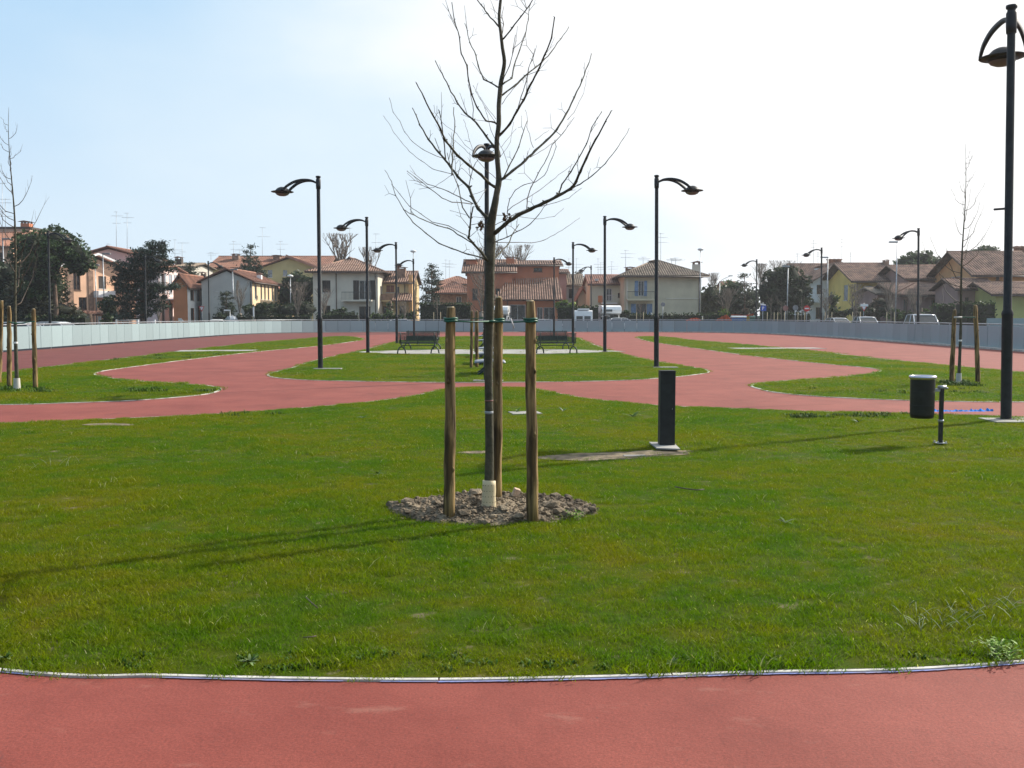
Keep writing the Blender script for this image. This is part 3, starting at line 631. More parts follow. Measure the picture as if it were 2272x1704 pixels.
BR = [
 (26,5,-.5,[(822,1432),(845,1412),(885,1378),(960,1322),(1040,1284),(1130,1241),(1220,1195),(1290,1157),(1318,1122),(1350,1050),(1385,972),(1440,858),(1500,750),(1538,680)]),
 (9,4,-.15,[(1213,1198),(1235,1130),(1290,1055),(1340,965),(1385,885),(1418,782),(1450,730),(1480,685)]),
 (8,2,-.3,[(1288,1158),(1345,1132),(1420,1078),(1500,1005),(1570,915),(1612,850),(1636,815),(1648,785)]),
 (7,3,.3,[(1020,1288),(1022,1220),(1045,1150),(1090,1062),(1140,975),(1175,888),(1230,830),(1270,775),(1310,722)]),
 (18,5,.55,[(848,1112),(880,1092),(930,1050),(1010,985),(1070,925),(1140,862),(1200,800),(1260,700),(1310,600),(1360,490),(1395,400),(1416,330)]),
 (9,4,.2,[(872,1100),(910,1020),(940,965),(968,905),(990,835),(1022,742)]),
 (15,6,-.45,[(848,835),(868,815),(915,762),(962,678),(1000,615),(1042,520),(1085,440),(1128,340),(1172,232),(1190,105)]),
 (6,3,-.1,[(960,678),(985,590),(1015,500),(1030,420),(1055,350),(1070,300)]),
 (11,4,.4,[(858,592),(880,575),(940,530),(1010,465),(1100,393),(1170,318),(1228,240),(1278,165)]),
 (10,4,.5,[(866,522),(885,506),(928,480),(942,405),(975,310),(1010,215),(1030,120),(1036,40)]),
 (6,3,-.5,[(870,510),(915,400),(935,300),(950,215)]),
 (10,4,-.3,[(862,250),(880,234),(930,172),(985,100),(1035,35),(1065,-20),(1100,-80)]),
 (7,3,.2,[(868,210),(878,150),(866,100),(880,40)]),
 (10,4,.3,[(850,165),(835,148),(780,85),(740,30),(700,-20),(660,-90)]),
 (10,4,.5,[(858,545),(835,530),(800,508),(755,487),(722,405),(708,340),(672,265),(655,190),(640,145)]),
 (10,4,-.4,[(840,765),(822,750),(770,742),(715,660),(682,580),(664,500),(652,400),(618,330),(607,230),(575,120),(560,15)]),
 (5,3,-.3,[(690,730),(690,650),(675,570),(660,520)]),
 (14,5,.45,[(836,912),(815,893),(770,835),(715,760),(692,735),(640,692),(590,625),(540,530),(500,450),(458,372)]),
 (18,5,-.5,[(842,1155),(820,1145),(790,1125),(740,1072),(660,1010),(590,948),(552,900),(520,862),(490,790),(440,700),(390,600),(342,508)]),
 (22,5,.4,[(795,1352),(772,1330),(720,1278),(687,1212),(665,1150),(595,1082),(545,1012),(515,975),(480,935),(420,860),(365,770),(340,705),(318,663)]),
 (9,5,.5,[(560,1075),(565,985),(568,870),(578,780),(572,660)]),
 (8,5,-.2,[(522,975),(512,870),(498,760),(480,675)]),
 (6,3,-.3,[(665,1150),(675,1090),(700,1010),(722,975)]),
 (17,7,-.4,[(795,1615),(772,1590),(740,1545),(690,1492),(662,1460),(672,1400),(676,1340),(690,1270)]),
 (8,4,.1,[(668,1338),(625,1272),(600,1140),(562,1058),(532,940)]),
 (9,3,.3,[(780,1600),(745,1582),(660,1560),(560,1525),(480,1492),(400,1430),(322,1365),(270,1292),(215,1200),(190,1112),(150,1045)]),
 (8,4,-.5,[(700,1500),(620,1450),(540,1400),(470,1383),(380,1345),(310,1312),(262,1285)]),
 (5,3,-.2,[(655,1445),(540,1385),(440,1362),(370,1312),(300,1265),(240,1190),(190,1130)]),
 (7,4,.4,[(690,1250),(620,1215),(540,1175),(470,1150),(410,1130),(375,1100)]),
 (6,3,-.4,[(683,1252),(560,1240),(500,1215),(430,1160),(360,1105),(285,1050)]),
 (4,2.2,.3,[(565,1068),(500,1052),(440,1035),(370,985),(300,930),(250,870),(205,815),(180,765),(142,712)]),
 (4,2.2,-.3,[(522,975),(440,945),(380,915),(320,870),(270,810),(240,740),(200,690),(177,602)]),
 (7,3,-.5,[(820,1485),(860,1470),(900,1455),(960,1420),(1040,1375),(1090,1320),(1145,1250)]),
 (5,2.2,.4,[(815,1487),(950,1487),(1045,1490),(1120,1475),(1190,1440),(1260,1395),(1345,1337)]),
 (11,5,.4,[(800,1612),(818,1590),(860,1545),(905,1500),(930,1440),(970,1378)]),
 (3.5,2.2,.3,[(825,1320),(960,1325),(1080,1343),(1190,1328),(1245,1280)]),
 (5,3,-.5,[(900,1310),(903,1270),(915,1220),(950,1165),(1000,1135),(1070,1118),(1128,1075),(1172,975),(1200,900),(1190,860)]),
 (5,2.5,.5,[(905,1290),(1000,1225),(1090,1172),(1170,1110),(1240,1055),(1300,1010)]),
 (4,2.2,-.2,[(1045,1280),(1110,1265),(1200,1242),(1280,1215),(1320,1180),(1355,1155)]),
 (5,2.5,.2,[(825,1380),(880,1350),(950,1310),(1030,1280)]),
 (4,2.2,.6,[(1040,965),(1100,930),(1190,870),(1240,820),(1290,740)]),
 (4,2.2,.5,[(1060,905),(1040,840),(1020,780),(1022,720),(1010,675)]),
 (3.5,2,.3,[(1070,860),(1110,830),(1155,800)]),
 (3.5,2,.4,[(1270,735),(1310,690),(1360,590),(1382,520),(1385,470),(1398,435)]),
 (3,2,.2,[(825,745),(765,660),(735,610),(705,560),(720,510)]),
 (3,2,.2,[(830,730),(775,660),(735,600),(715,565),(690,525)]),
 (3,1.8,.3,[(835,905),(760,975),(640,890),(590,820),(500,750),(455,690),(450,645)]),
 (3,1.8,.3,[(700,975),(640,915),(560,850),(540,820)]),
 (3.5,2,-.3,[(905,1020),(880,940),(850,880),(835,840)]),
 (3,1.8,.2,[(862,905),(905,850),(955,790)]),
 (3,1.8,.2,[(858,960),(920,870),(940,750)]),
 (3,1.8,.3,[(560,1072),(500,1115),(450,1150),(360,1160)]),
 (3,1.8,.2,[(690,1100),(620,1030),(560,1075)]),
 (4,2.5,.2,[(700,1270),(740,1210),(770,1160)]),
 (3,2,.1,[(676,1195),(730,1180),(770,1160)]),
 (3,2,-.2,[(860,1105),(890,1098),(925,1103)]),
 (4,2.5,-.3,[(840,1105),(790,1060),(740,1010),(700,960)]),
 (3,2,.3,[(672,870),(655,800),(632,735)]),
 (3,2,.3,[(700,960),(672,870),(640,860)]),
 (4,2,.2,[(866,640),(900,590),(950,530),(1000,480),(1080,400)]),
 (3,1.8,.3,[(820,755),(700,735),(615,700)]),
 (3.5,2,-.1,[(830,870),(800,800),(775,700),(760,660)]),
 (3,1.8,.2,[(760,1335),(680,1330),(600,1305),(550,1292)]),
 (3,1.8,-.2,[(1228,235),(1190,290),(1160,330),(1110,390)]),
 (9,3,.3,[(856,-60),(900,-140),(930,-260),(950,-380)]), (9,3,-.3,[(858,-30),(810,-120),(780,-240),(770,-340)]), (6,2,.2,[(858,-300),(890,-400),(900,-520)]), (6,2,-.2,[(856,-260),(825,-360),(815,-480)]),
]
q = random.Random(5)
for w0, w1, dy, pl in BR:
    w0 *= 1.0; n = len(pl); ln = [0]
    for a, b in zip(pl[:-1], pl[1:]): ln.append(ln[-1]+math.hypot(b[0]-a[0], b[1]-a[1]))
    pts = []; rad = []
    for i, (x, y) in enumerate(pl):
        t = ln[i]/ln[-1]; pts.append(tp(x, y, dy*1.6*t**1.1)); rad.append(max(.0016, (w0*(1-t)**.8+w1*(1-(1-t)**.8))*px2m/2))
    m = MB()
    # light kinks at the nodes, as a plane or lime twig has
    P2 = []; R2 = []
    for i in range(n-1):
        P2.append(pts[i]); R2.append(rad[i]*(1.12 if 0 < i else 1))
        L_ = (pts[i+1]-pts[i]).length
        if L_ > .05:
            for t in (.33, .67):
                P2.append(pts[i].lerp(pts[i+1], t)+Vector((q.uniform(-1,1), q.uniform(-1,1), q.uniform(-1,1)))*L_*.02); R2.append((rad[i]*(1-t)+rad[i+1]*t)*.95)
    P2.append(pts[-1]); R2.append(rad[-1]*1.15)
    m.tube(P2, R2, 7 if w0 > 8 else 5)
    # buds
    for i in range(2, n):
        a = q.uniform(0, 6.28); d = Vector((math.cos(a), math.sin(a), .6)).normalized(); r_ = rad[i]
        m.tube([pts[i], pts[i]+d*(r_*2.2+.004)], [r_*.9, r_*.35], 4)
    if w0 > 5.5:       # fine side twigs
        for _ in range(int(1+w0/5)):
            i = q.randint(max(1, len(P2)//4), len(P2)-2); e_ = (P2[i+1]-P2[i]).normalized(); sd_ = Vector((q.uniform(-1,1), q.uniform(-1,1), q.uniform(-.2,1))).normalized(); L2 = q.uniform(.08,.26)
            a_ = P2[i]; b_ = a_+(e_*.6+sd_).normalized()*L2*.45; c_ = b_+(e_*.8+sd_*.5+Vector((0,0,.5))).normalized()*L2*.55
            m.tube([a_, b_, c_], [.0026, .0019, .0013], 4); m.tube([b_, b_+(sd_-e_*.2).normalized()*L2*.3], [.0016, .001], 4)
    m.build('branch', M_bark if w0 > 7 else M_twig, tree)
# shrivelled leaves caught in two forks
M_dead = mat('dead_leaf', (.16,.10,.05), rough=.8, var=.3, scale=30)
for k_, (x, y) in enumerate(((898,1335),(735,1385))):
    m = MB(); c = tp(x, y, -.08)
    for _ in range(14):
        d = Vector((q.uniform(-1,1), q.uniform(-1,1), q.uniform(-1,1)))*.028; s_ = .022
        a = c+d; u = Vector((q.uniform(-1,1), q.uniform(-1,1), q.uniform(-1,1))).normalized()*s_; v_ = u.cross(Vector((q.random(), q.random(), q.random()))).normalized()*s_*.6
        m.add([a-u, a-v_, a+u, a+v_], [(0,1,2,3)])
    m.build('dead_leaves', M_dead, tree)
# trunk guard with holes
gb = G(1084,1131).y
m = MB(); gy = YT; bz = P(1086,1132,gy).z; tz = P(1086,1066,gy).z
gx = P(1084.5,1100,gy).x; r0, r1 = 17*gy/F, 15*gy/F*1.0
n = 20; vs = []; fs = []
for i in range(7):
    t = i/6; r_ = r0+(r1-r0)*t
    for j in range(n):
        a = 2*math.pi*j/n; vs.append((gx+(.003 if t > .5 else 0)+r_*math.cos(a)*.94, gy+r_*math.sin(a)*.8, bz+(tz-bz)*t + (.006*math.cos(a+2) if i == 6 else 0)))
for i in range(6):
    for j in range(n): fs.append((i*n+j, i*n+(j+1)%n, (i+1)*n+(j+1)%n, (i+1)*n+j))
m.add(vs, fs, True); gd = m.build('trunk_guard', M_guard, tree)
s_ = gd.modifiers.new('s', 'SOLIDIFY'); s_.thickness = .002; s_.offset = 1
for i in range(5):
    for j in range(7):
        a = R(-170 + j*26 + (i%2)*13); t = (i+.6)/5.4; r_ = (r0+(r1-r0)*t)
        p = Vector((gx+r_*math.cos(a)*.94, gy+r_*math.sin(a)*.8, bz+(tz-bz)*t)); nrm = Vector((math.cos(a), math.sin(a)*1.1, 0)).normalized()
        m = MB(); m.tube([p, p+nrm*.0035], .0035, 6); m.build('hole', M_hole, gd)
# tape bands on the trunk
for y0_, y1_, mt, nm in ((887,890,M_red,'label_band'),(912,918,M_band,'paint_band')):
    zc0, zc1 = P(1086,y1_,YT).z, P(1086,y0_,YT).z; m = MB(); r_ = 19.2*YT/F/2
    cx_ = P(1085,900,YT).x; m.lathe([(r_,zc0),(r_,zc1)], (cx_, YT, 0), 16); o = m.build(nm, mt, tree); s_ = o.modifiers.new('s','SOLIDIFY'); s_.thickness = .0015
# three stakes
GS = 'stakes holding the big young tree'
b1, b2, b3 = G(997,1141,.06), G(1182,1146,.055), G(1103,1107,.09)
stake('stake', (b1.x, b1.y, .03), P(1000,683,b1.y), .0455, 'thick round wooden stake west of the big tree trunk', GS, 14, 1)
stake('stake', (b2.x, b2.y, .03), P(1176,669,b2.y), .0455, 'thick round wooden stake east of the big tree trunk', GS, 14, 2)
stake('stake', (b3.x, b3.y, .04), P(1106,661,b3.y), .041, 'thick round wooden stake just behind the big tree trunk', GS, 14, 3)
# green ties
tie = empty('tree_tie', (P(1090,712,YT).x, YT, 1.5), 'dark green rubber tie looped round the trunk and its stakes', 'tie')
def band(cx_, cy_, z, r_, nm='loop'):
    m = MB(); pts = [(cx_+r_*math.cos(a*math.pi/8), cy_+r_*math.sin(a*math.pi/8), z+.003*math.sin(a)) for a in range(17)]
    m.tube(pts, .010, 6); m.build(nm, M_green, tie)
s1, s2, s3 = P(1000,712,b1.y), P(1177,713,b2.y), P(1106,713,b3.y); tk = P(1086,713,YT)
for p, r_ in ((s1,.050),(s2,.050),(s3,.046)):
    band(p.x, p.y, p.z, r_); band(p.x, p.y, p.z+.018, r_)
band(tk.x, tk.y, tk.z, .042); 
for a, b in ((s1, tk), (tk, s2), (s3, tk), (s1, s3), (s3, s2)):
    fr = -.05 if a is not s3 else 0
    m = MB(); m.tube([a+Vector((0,fr,0)), a.lerp(b,.5)+Vector((0,fr,-.006)), b+Vector((0,fr,0))], .0065, 6); m.build('strap', M_green, tie)
m = MB(); m.tube([P(1133,706,b2.y), P(1141,728,b2.y)], .005, 5); m.build('strap_end', M_tape, tie)
# ------------------------------------------------------------------ soil mound
M_mound = mat('mound_soil', (.215,.170,.115), rough=.95, var=.28, scale=7, bump=1.0, bscale=70, col2=(.10,.075,.05))
def mound_h(x, y):
    e = ((x-MOUND_C.x)/MOUND_R[0])**2 + ((y-MOUND_C.y)/MOUND_R[1])**2
    e += .34*noise.noise(Vector((x*3.2, y*3.2, 0)))+.22*noise.noise(Vector((x*9, y*9, 5)))
    h = max(0, 1-e)**.6*.075
    h *= 1 + .55*noise.noise(Vector((x*5, y*5, 4)))
    h += max(0, min(1,(1.05-e)*3))*(.022*noise.noise(Vector((x*11, y*11, 1)))+.018*abs(noise.noise(Vector((x*24, y*24, 2)))))
    return h, e
m = MB(); n = 150; vs = []; fs = []; idx = {}
for i in range(n):
    for j in range(n):
        x = MOUND_C.x + (i/(n-1)-.5)*2.1; y = MOUND_C.y + (j/(n-1)-.5)*1.6; h, e = mound_h(x, y)
        if e < 1.12: idx[i,j] = len(vs); vs.append((x, y, LZ-.006+h))
for i in range(n-1):
    for j in range(n-1):
        k_ = [(i,j),(i+1,j),(i+1,j+1),(i,j+1)]
        if all(c in idx for c in k_): fs.append(tuple(idx[c] for c in k_))
m.add(vs, fs, True); mound = empty('soil_mound', (MOUND_C.x, MOUND_C.y, 0), 'low mound of dry grey-brown clods round the staked tree', 'soil mound')
m.build('mound_bed', M_mound, mound)
def rock(c, r_, q, flat=.7):
    """lumpy 42-vertex clod"""
    vs = []; fs = []; n1_, n2_ = 6, 4
    vs.append(Vector((0,0,1)))
    for i in range(1, n2_):
        for j in range(n1_):
            a = 2*math.pi*(j+.5*(i%2))/n1_; b = math.pi*i/n2_; vs.append(Vector((math.sin(b)*math.cos(a), math.sin(b)*math.sin(a), math.cos(b))))
    vs.append(Vector((0,0,-1)))
    for j in range(n1_): fs.append((0, 1+j, 1+(j+1)%n1_))
    for i in range(n2_-2):
        for j in range(n1_):
            a = 1+i*n1_; b = a+n1_; fs.append((a+j, b+j, b+(j+1)%n1_, a+(j+1)%n1_))
    l = len(vs)-1; a = 1+(n2_-2)*n1_
    for j in range(n1_): fs.append((a+j, l, a+(j+1)%n1_))
    sx, sy = q.uniform(.75,1.25), q.uniform(.75,1.25); rz = q.uniform(0,3); ca, sa = math.cos(rz), math.sin(rz); o = []
    for v in vs:
        v = v*q.uniform(.66,1.25); x, y = v.x*sx, v.y*sy; o.append((c[0]+(ca*x-sa*y)*r_, c[1]+(sa*x+ca*y)*r_, c[2]+v.z*r_*flat))
    return o, fs
q = random.Random(8)
small = MB()
for i in range(2600):
    a = q.uniform(0, 6.283); rr_ = math.sqrt(q.random())*1.04; x = MOUND_C.x+math.cos(a)*rr_*MOUND_R[0]; y = MOUND_C.y+math.sin(a)*rr_*MOUND_R[1]
    h, e = mound_h(x, y)
    if e > 1.15: continue
    v, f = rock((x, y, LZ+h), q.uniform(.004,.015), q); small.add(v, f)
o = small.build('crumbs', M_mound, mound); o['kind'] = 'stuff'
for i in range(95):
    a = q.uniform(0, 6.283); rr_ = q.uniform(.35, 1.0)**.6; x = MOUND_C.x+math.cos(a)*rr_*MOUND_R[0]; y = MOUND_C.y+math.sin(a)*rr_*MOUND_R[1]
    h, e = mound_h(x, y)
    if e > 1.08: continue
    m = MB(); v, f = rock((x, y, LZ+h+.008), q.uniform(.014,.036)*(1 if i > 22 else 1.75), q); m.add(v, f); m.build('clod', M_mound, mound)
M_brick = mat('broken_brick', (.55,.40,.28), rough=.85, var=.15, scale=20, bump=.4, bscale=80)
m = MB(); m.obox((0,0,0), .058, .05, .075, 0); o = m.build('brick_fragment', M_brick, bevel=.006); c = P(1145,1093,8.62); o.location = (c.x, 8.62, c.z+.0); o.rotation_euler = (.2,.35,.3)
tag(o, 'pale pinkish broken brick end sticking out of the soil mound', 'brick')
# ------------------------------------------------------------------ bollard cabinet
M_boll = mat('dark_bollard', (.011,.013,.014), rough=.6, var=.3, scale=9, bump=.12, bscale=90, spec=.4)
bp_ = G(1481,997)
r = empty('service_bollard', (bp_.x, bp_.y+.09, 0), 'dark grey square metal bollard standing on a pale plate in the lawn', 'bollard')
c = (bp_.x, bp_.y+.1)
ztop = P(1481,824,bp_.y).z
m = MB(); m.obox((c[0],c[1],ztop/2+.01), .185, .185, ztop-.03, 0); m.build('body', M_boll, r, bevel=.004)
m = MB(); m.obox((c[0],c[1],ztop), .19, .19, .012, 0); m.build('lid', M_boll, r, bevel=.003)
m = MB(); m.prism([P(1440,982.5,12.55)*1, G(1455,997,.03), G(1510,998,.03), G(1497,984,.03)], (0,0,.014)) if False else m.prism([G(1440,983,.035), G(1457,996.5,.035), G(1509,998.5,.035), G(1494,984,.035)], (0,0,.016)); m.build('base_plate', M_conc, r)
m = MB(); m.obox((c[0]+.055,c[1]-.094,.5),.004,.004,.02,0); m.build('lock', M_grey, r)
# ------------------------------------------------------------------ litter bin
M_bin = mat('dark_bin_metal', (.013,.016,.017), rough=.5, var=.2, scale=10, metal=.2, spec=.5)
M_rim = mat('bright_bin_rim', (.55,.55,.60), rough=.22, var=.05, metal=.9)
pb = G(2086,988.5); Yb = pb.y
bc = P(2046,900,Yb); z0, z1 = P(2046,927,Yb).z, P(2046,833,Yb).z; k_ = Yb/F
r = empty('litter_bin', (pb.x, Yb, 0), 'dark cylindrical litter bin hung on a short post by the track', 'litter bin')
m = MB(); m.lathe([(0,z0+.03),(24.5*k_,z0+.02),(25.5*k_,z0+.05),(26*k_,z1-.05),(26.5*k_,z1-.035)], (bc.x,Yb,0), 32)
m.lathe([(0,z0),(23*k_,z0),(25*k_,z0+.02)], (bc.x,Yb,0), 32); m.lathe([(24*k_,z1-.03),(23.5*k_,z0+.1),(0,z0+.1)], (bc.x,Yb,0), 32); m.build('drum', M_bin, r)
m = MB(); m.lathe([(26.2*k_,z1-.05),(28.8*k_,z1-.038),(29*k_,z1-.008),(27.5*k_,z1),(24.5*k_,z1-.006),(24*k_,z1-.03)], (bc.x,Yb,0), 32); m.build('rim', M_rim, r)
for zz in (.30,.62):
    m = MB(); zb = z0+(z1-z0)*zz; m.lathe([(25.9*k_,zb-.006),(26.6*k_,zb),(25.9*k_,zb+.006)], (bc.x,Yb,0), 32); m.build('hoop', M_bin, r)
zt = P(2086,860,Yb).z
m = MB(); m.obox((pb.x,Yb,zt/2), .046, .046, zt, 0); m.build('post', M_bin, r, bevel=.004)
m = MB(); m.obox((pb.x,Yb,.035),.13,.13,.008,0); m.build('foot_plate', M_grey, r)
for dx, dy in ((-.05,-.05),(.05,-.05),(-.05,.05),(.05,.05)):
    m = MB(); m.lathe([(0,.062),(.009,.06),(.009,.038)], (pb.x+dx,Yb+dy,0), 6); m.build('bolt', M_grey, r)
m = MB(); m.obox(((pb.x+bc.x+.13)/2,Yb,zt-.03), .16, .03, .04, 0); m.build('bracket', M_grey, r, bevel=.004)
m = MB(); m.tube([(pb.x-.045,Yb,zt),(pb.x+.05,Yb,zt+.003)], .028, 12); m.tube([(pb.x+.02,Yb,zt+.01),(pb.x+.075,Yb,zt-.012)], .012, 8); m.build('clamp', M_grey, r)
m = MB(); m.lathe([(.025,0),(.036,0),(.036,.03),(.025,.03)], (pb.x,Yb,.30), 12); m.build('ring', M_grey, r)
# blue sheet on the kerb
M_bl = mat('blue_sheet', (.015,.22,.72), rough=.85, var=.25, scale=12, spec=.1)
m = MB(); a, b = G(2068,921), G(2203,920.5); vs = []; fs = []; q = random.Random(3); nn = 40
for i in range(nn):
    t = i/(nn-1); p = a.lerp(b, t); wd_ = .055*(1 if 2 < i < nn-3 else .5)
    for j in range(4): vs.append((p.x, p.y+(j/3-.3)*wd_*2.6, .060+.075*abs(noise.noise(Vector((i*.6, j*.7, 1))))*(1 if 0 < j < 3 else .2)))
for i in range(nn-1):
    for j in range(3): fs.append((i*4+j, i*4+4+j, i*4+5+j, i*4+1+j))
m.add(vs, fs); tag(m.build('blue_sheet', M_bl), 'crumpled strip of bright blue plastic lying along the kerb behind the bin', 'plastic sheet')

# ------------------------------------------------------------------ benches
M_bench = mat('dark_green_bench_metal', (.022,.042,.038), rough=.45, var=.2, scale=8, metal=.2, spec=.45)
M_seat = mat('blue_grey_seat', (.17,.20,.24), rough=.4, var=.1, scale=5, spec=.5)
def make_bench():
    r = empty('park_bench'); L_ = 1.62
    for i in range(7):      # seat rods/slats
        y = -.40 + i*.062; z = .43 - .012*math.sin(math.pi*i/6)
        m = MB(); m.obox((0,y,z), L_, .045, .018, 0); m.build('seat_slat', M_bench, r)
    for i in range(8):
        t = i/7; y = .03+.10*t; z = .47+.37*t
        m = MB(); m.obox((0,y,z), L_, .014, .036, 0); m.build('back_slat', M_bench, r)
    for s in (-1, 1):
        x = s*L_*.44
        m = MB(); m.tube([(x-.16,-.26,0),(x-.145,-.2,.13),(x-.085,-.17,.24),(x,-.16,.28),(x+.085,-.15,.24),(x+.145,-.12,.13),(x+.16,-.06,0)], .030, 8); m.build('leg', M_bench, r)
        m = MB(); m.tube([(x,-.42,.39),(x,-.16,.34),(x,.0,.36),(x,.04,.45),(x,.15,.88)], .020, 8); m.build('side_frame', M_bench, r)
        m = MB(); m.tube([(s*L_*.5,-.40,.44),(s*L_*.5,-.40,.60),(s*L_*.5,-.30,.64),(s*L_*.5,.07,.62)], .014, 8); m.build('armrest', M_bench, r)
    m = MB(); m.tube([(0,-.42,.40),(0,-.1,.38),(0,.03,.44),(0,.15,.88)], .014, 8); m.build('middle_frame', M_bench, r)
    m = MB(); m.tube([(-L_*.44,-.12,.33),(L_*.44,-.12,.33)], .016, 8); m.build('stretcher', M_bench, r)
    return r
bench0 = make_bench(); used = False
def put_bench(px_, py_, rz, label):
    global used
    o = bench0 if not used else copy_tree(bench0); used = True
    b = G(px_, py_); o.location = (b.x, b.y, .036); o.rotation_euler.z = rz; tag(o, label, 'bench', 'dark green park benches by the footpath')
# bench seat faces -Y; front ones turn their backs to the camera
put_bench(927, 786, R(178), 'dark green slatted bench turned to the path, west of the stakes, nearer one of two')
put_bench(938, 776, R(-4), 'dark green slatted bench facing the camera, partly hidden behind the west bench')
put_bench(1236, 785.5, R(182), 'dark green slatted bench turned to the path, east of the stakes, nearer one of two')
put_bench(1222, 775.5, R(3), 'dark green slatted bench facing the camera, partly hidden behind the east bench')
def make_lounger():
    r = empty('backless_bench')
    m = MB(); W, L_ = .86, 1.5; vs = []; fs = []; nx = 10
    for j, y in enumerate((0, L_)):
        for i in range(nx+1):
            t = i/nx; vs.append(((t-.5)*W, y, .36+.035*(1-(2*t-1)**2)-.01))
    for i in range(nx): fs.append((i, i+1, nx+2+i, nx+1+i))
    m.add(vs, fs, True); o = m.build('seat', M_seat, r); s_ = o.modifiers.new('s','SOLIDIFY'); s_.thickness = .035
    for y in (.18, L_-.18):
        for s in (-1, 1):
            m = MB(); m.tube(bez([(s*.34,y,.0),(s*.26,y,.05),(s*.14,y,.16),(s*.05,y,.27),(s*.03,y,.34)],3), [.028]*13, 8); m.build('leg', M_bench, r)
    m = MB(); m.tube([(0,.1,.335),(0,L_-.1,.335)], .025, 8); m.build('beam', M_bench, r)
    return r
lo0 = make_lounger()
for i, d in enumerate((27.3, 32.9, 38.2, 51, 62, 76)):
    o = lo0 if i == 0 else copy_tree(lo0); o.location = (-.60-.031*(d-27.3), d, LZ); o.rotation_euler.z = R(1.8)
    tag(o, ['blue-grey backless bench seen end-on between trunk and lamp, closest of its row','blue-grey backless bench seen end-on, second of the row down the middle lawn','blue-grey backless bench seen end-on just before the grey path, third of its row',
            'blue-grey backless bench seen end-on just beyond the grey path','blue-grey backless bench seen end-on, last but one towards the fence','small blue-grey backless bench at the very end of the row'][i], 'bench', 'backless benches down the middle lawn')

# ------------------------------------------------------------------ staked saplings further off
def sapling(name, base, H, r0, seed, label, nb=18, spread=.9, lean=0, z_first=.28, guard=True, group='leafless staked saplings'):
    q = random.Random(seed); root = empty(name, base, label, 'tree', group); B = Vector(base)
    pts = []; rad = []; k = 16
    for i in range(k+1):
        t = i/k; pts.append(B+Vector((lean*t+.05*math.sin(t*9+seed)*t, .04*math.cos(t*7+seed)*t, H*t))); rad.append(r0*(1-t)**1.1+.0025)
    m = MB(); m.tube(bez(pts, 2), [rad[min(len(rad)-1, i//2)] for i in range(2*k+1)], 8); m.build('trunk', M_bark, root)
    m = MB()
    for i in range(nb):
        t = z_first+(.96-z_first)*(i/nb)**.9; f_ = t*k; a = int(f_); p = pts[a].lerp(pts[min(a+1,k)], f_-a)
        az = q.uniform(0, 6.28); L_ = spread*(1.12-t)**1.2*q.uniform(.6,1.15)*1.6; d = Vector((math.cos(az), math.sin(az), 0))
        bp = [p]; rr = [r0*.30*(1.1-t)+.002]; steps = 6
        for s_ in range(1, steps+1):
            u = s_/steps; bp.append(p+d*L_*(u**.75)*.85+Vector((0,0,L_*1.05*u**1.5))+Vector((q.uniform(-1,1),q.uniform(-1,1),q.uniform(-1,1)))*.02); rr.append(rr[0]*(1-u)+.0016)
        m.tube(bp, rr, 5)
        for s_ in range(2, steps, 1):
            if q.random() < .75:
                e = (bp[s_]-bp[s_-1]).normalized(); sd_ = Vector((q.uniform(-1,1), q.uniform(-1,1), q.uniform(.2,1))).normalized(); L2 = L_*.35*q.uniform(.5,1)
                m.tube([bp[s_], bp[s_]+(e+sd_).normalized()*L2*.5, bp[s_]+(e*.6+sd_*.5+Vector((0,0,.7))).normalized()*L2], [.0026,.002,.0013], 4)
    m.build('branches', M_twig, root)
    if guard:
        m = MB(); m.lathe([(r0*1.7,.02),(r0*1.45,.26)], tuple(B), 12); m.build('trunk_guard', M_guard_p, root)
    m = MB(); m.lathe([(r0*1.12,1.02),(r0*1.12,1.06)], tuple(B+(pts[2]-B)*.0), 10); m.build('paint_band', M_white, root)
    return root
bl = G(38,866); sapling('sapling', (bl.x, bl.y, LZ), P(24,240,bl.y).z, .044, 3, 'leafless sapling on the west lawn before the great umbrella pine', 26, 1.0, P(24,240,bl.y).x-bl.x, .3)
GW = 'stakes of the west sapling'
for i, (x, y, xt, yt) in enumerate(((21,860,20,680),(79,862,74,686),(-2,852,4,668))):
    b = G(x, y); stake('stake', (b.x,b.y,0), P(xt,yt,b.y), .052, ['wooden stake just west of the west sapling','wooden stake east of the west sapling, standing alone','wooden stake behind the west sapling at the picture edge'][i], GW, 10, 10+i)
m = MB(); a, b, c = P(20,714,bl.y-.3), P(38,718,bl.y), P(77,713,bl.y-.2); m.tube([a,b,c], .014, 6); tag(m.build('tree_tie', M_green), 'dark green tie joining the west sapling to its stakes', 'tie')
br_ = G(2127,853); sapling('sapling', (br_.x, br_.y, LZ), P(2128,318,br_.y).z, .040, 7, 'leafless sapling on the east lawn before the orange gabled house', 24, 1.05, 0, .34)
for i, (x, y, xt, yt) in enumerate(((2111,851,2118,688),(2170,849,2164,678))):
    b = G(x, y); stake('stake', (b.x,b.y,0), P(xt,yt,b.y), .055, ['wooden stake west of the east sapling, leaning towards it','wooden stake east of the east sapling, leaning towards it'][i], 'stakes of the east sapling', 10, 20+i)
m = MB(); a, b, c = P(2118,705,br_.y-.2), P(2128,704,br_.y), P(2164,704,br_.y-.2); m.tube([a,b,c], .014, 6); tag(m.build('tree_tie', M_green), 'dark green tie joining the east sapling to its stakes', 'tie')
m = MB(); m.tube([P(2117,704,br_.y-.26), P(2134,704,br_.y-.26)], .022, 6); tag(m.build('tape_scrap', M_tape), 'white tape wound round the tie of the east sapling', 'tape')
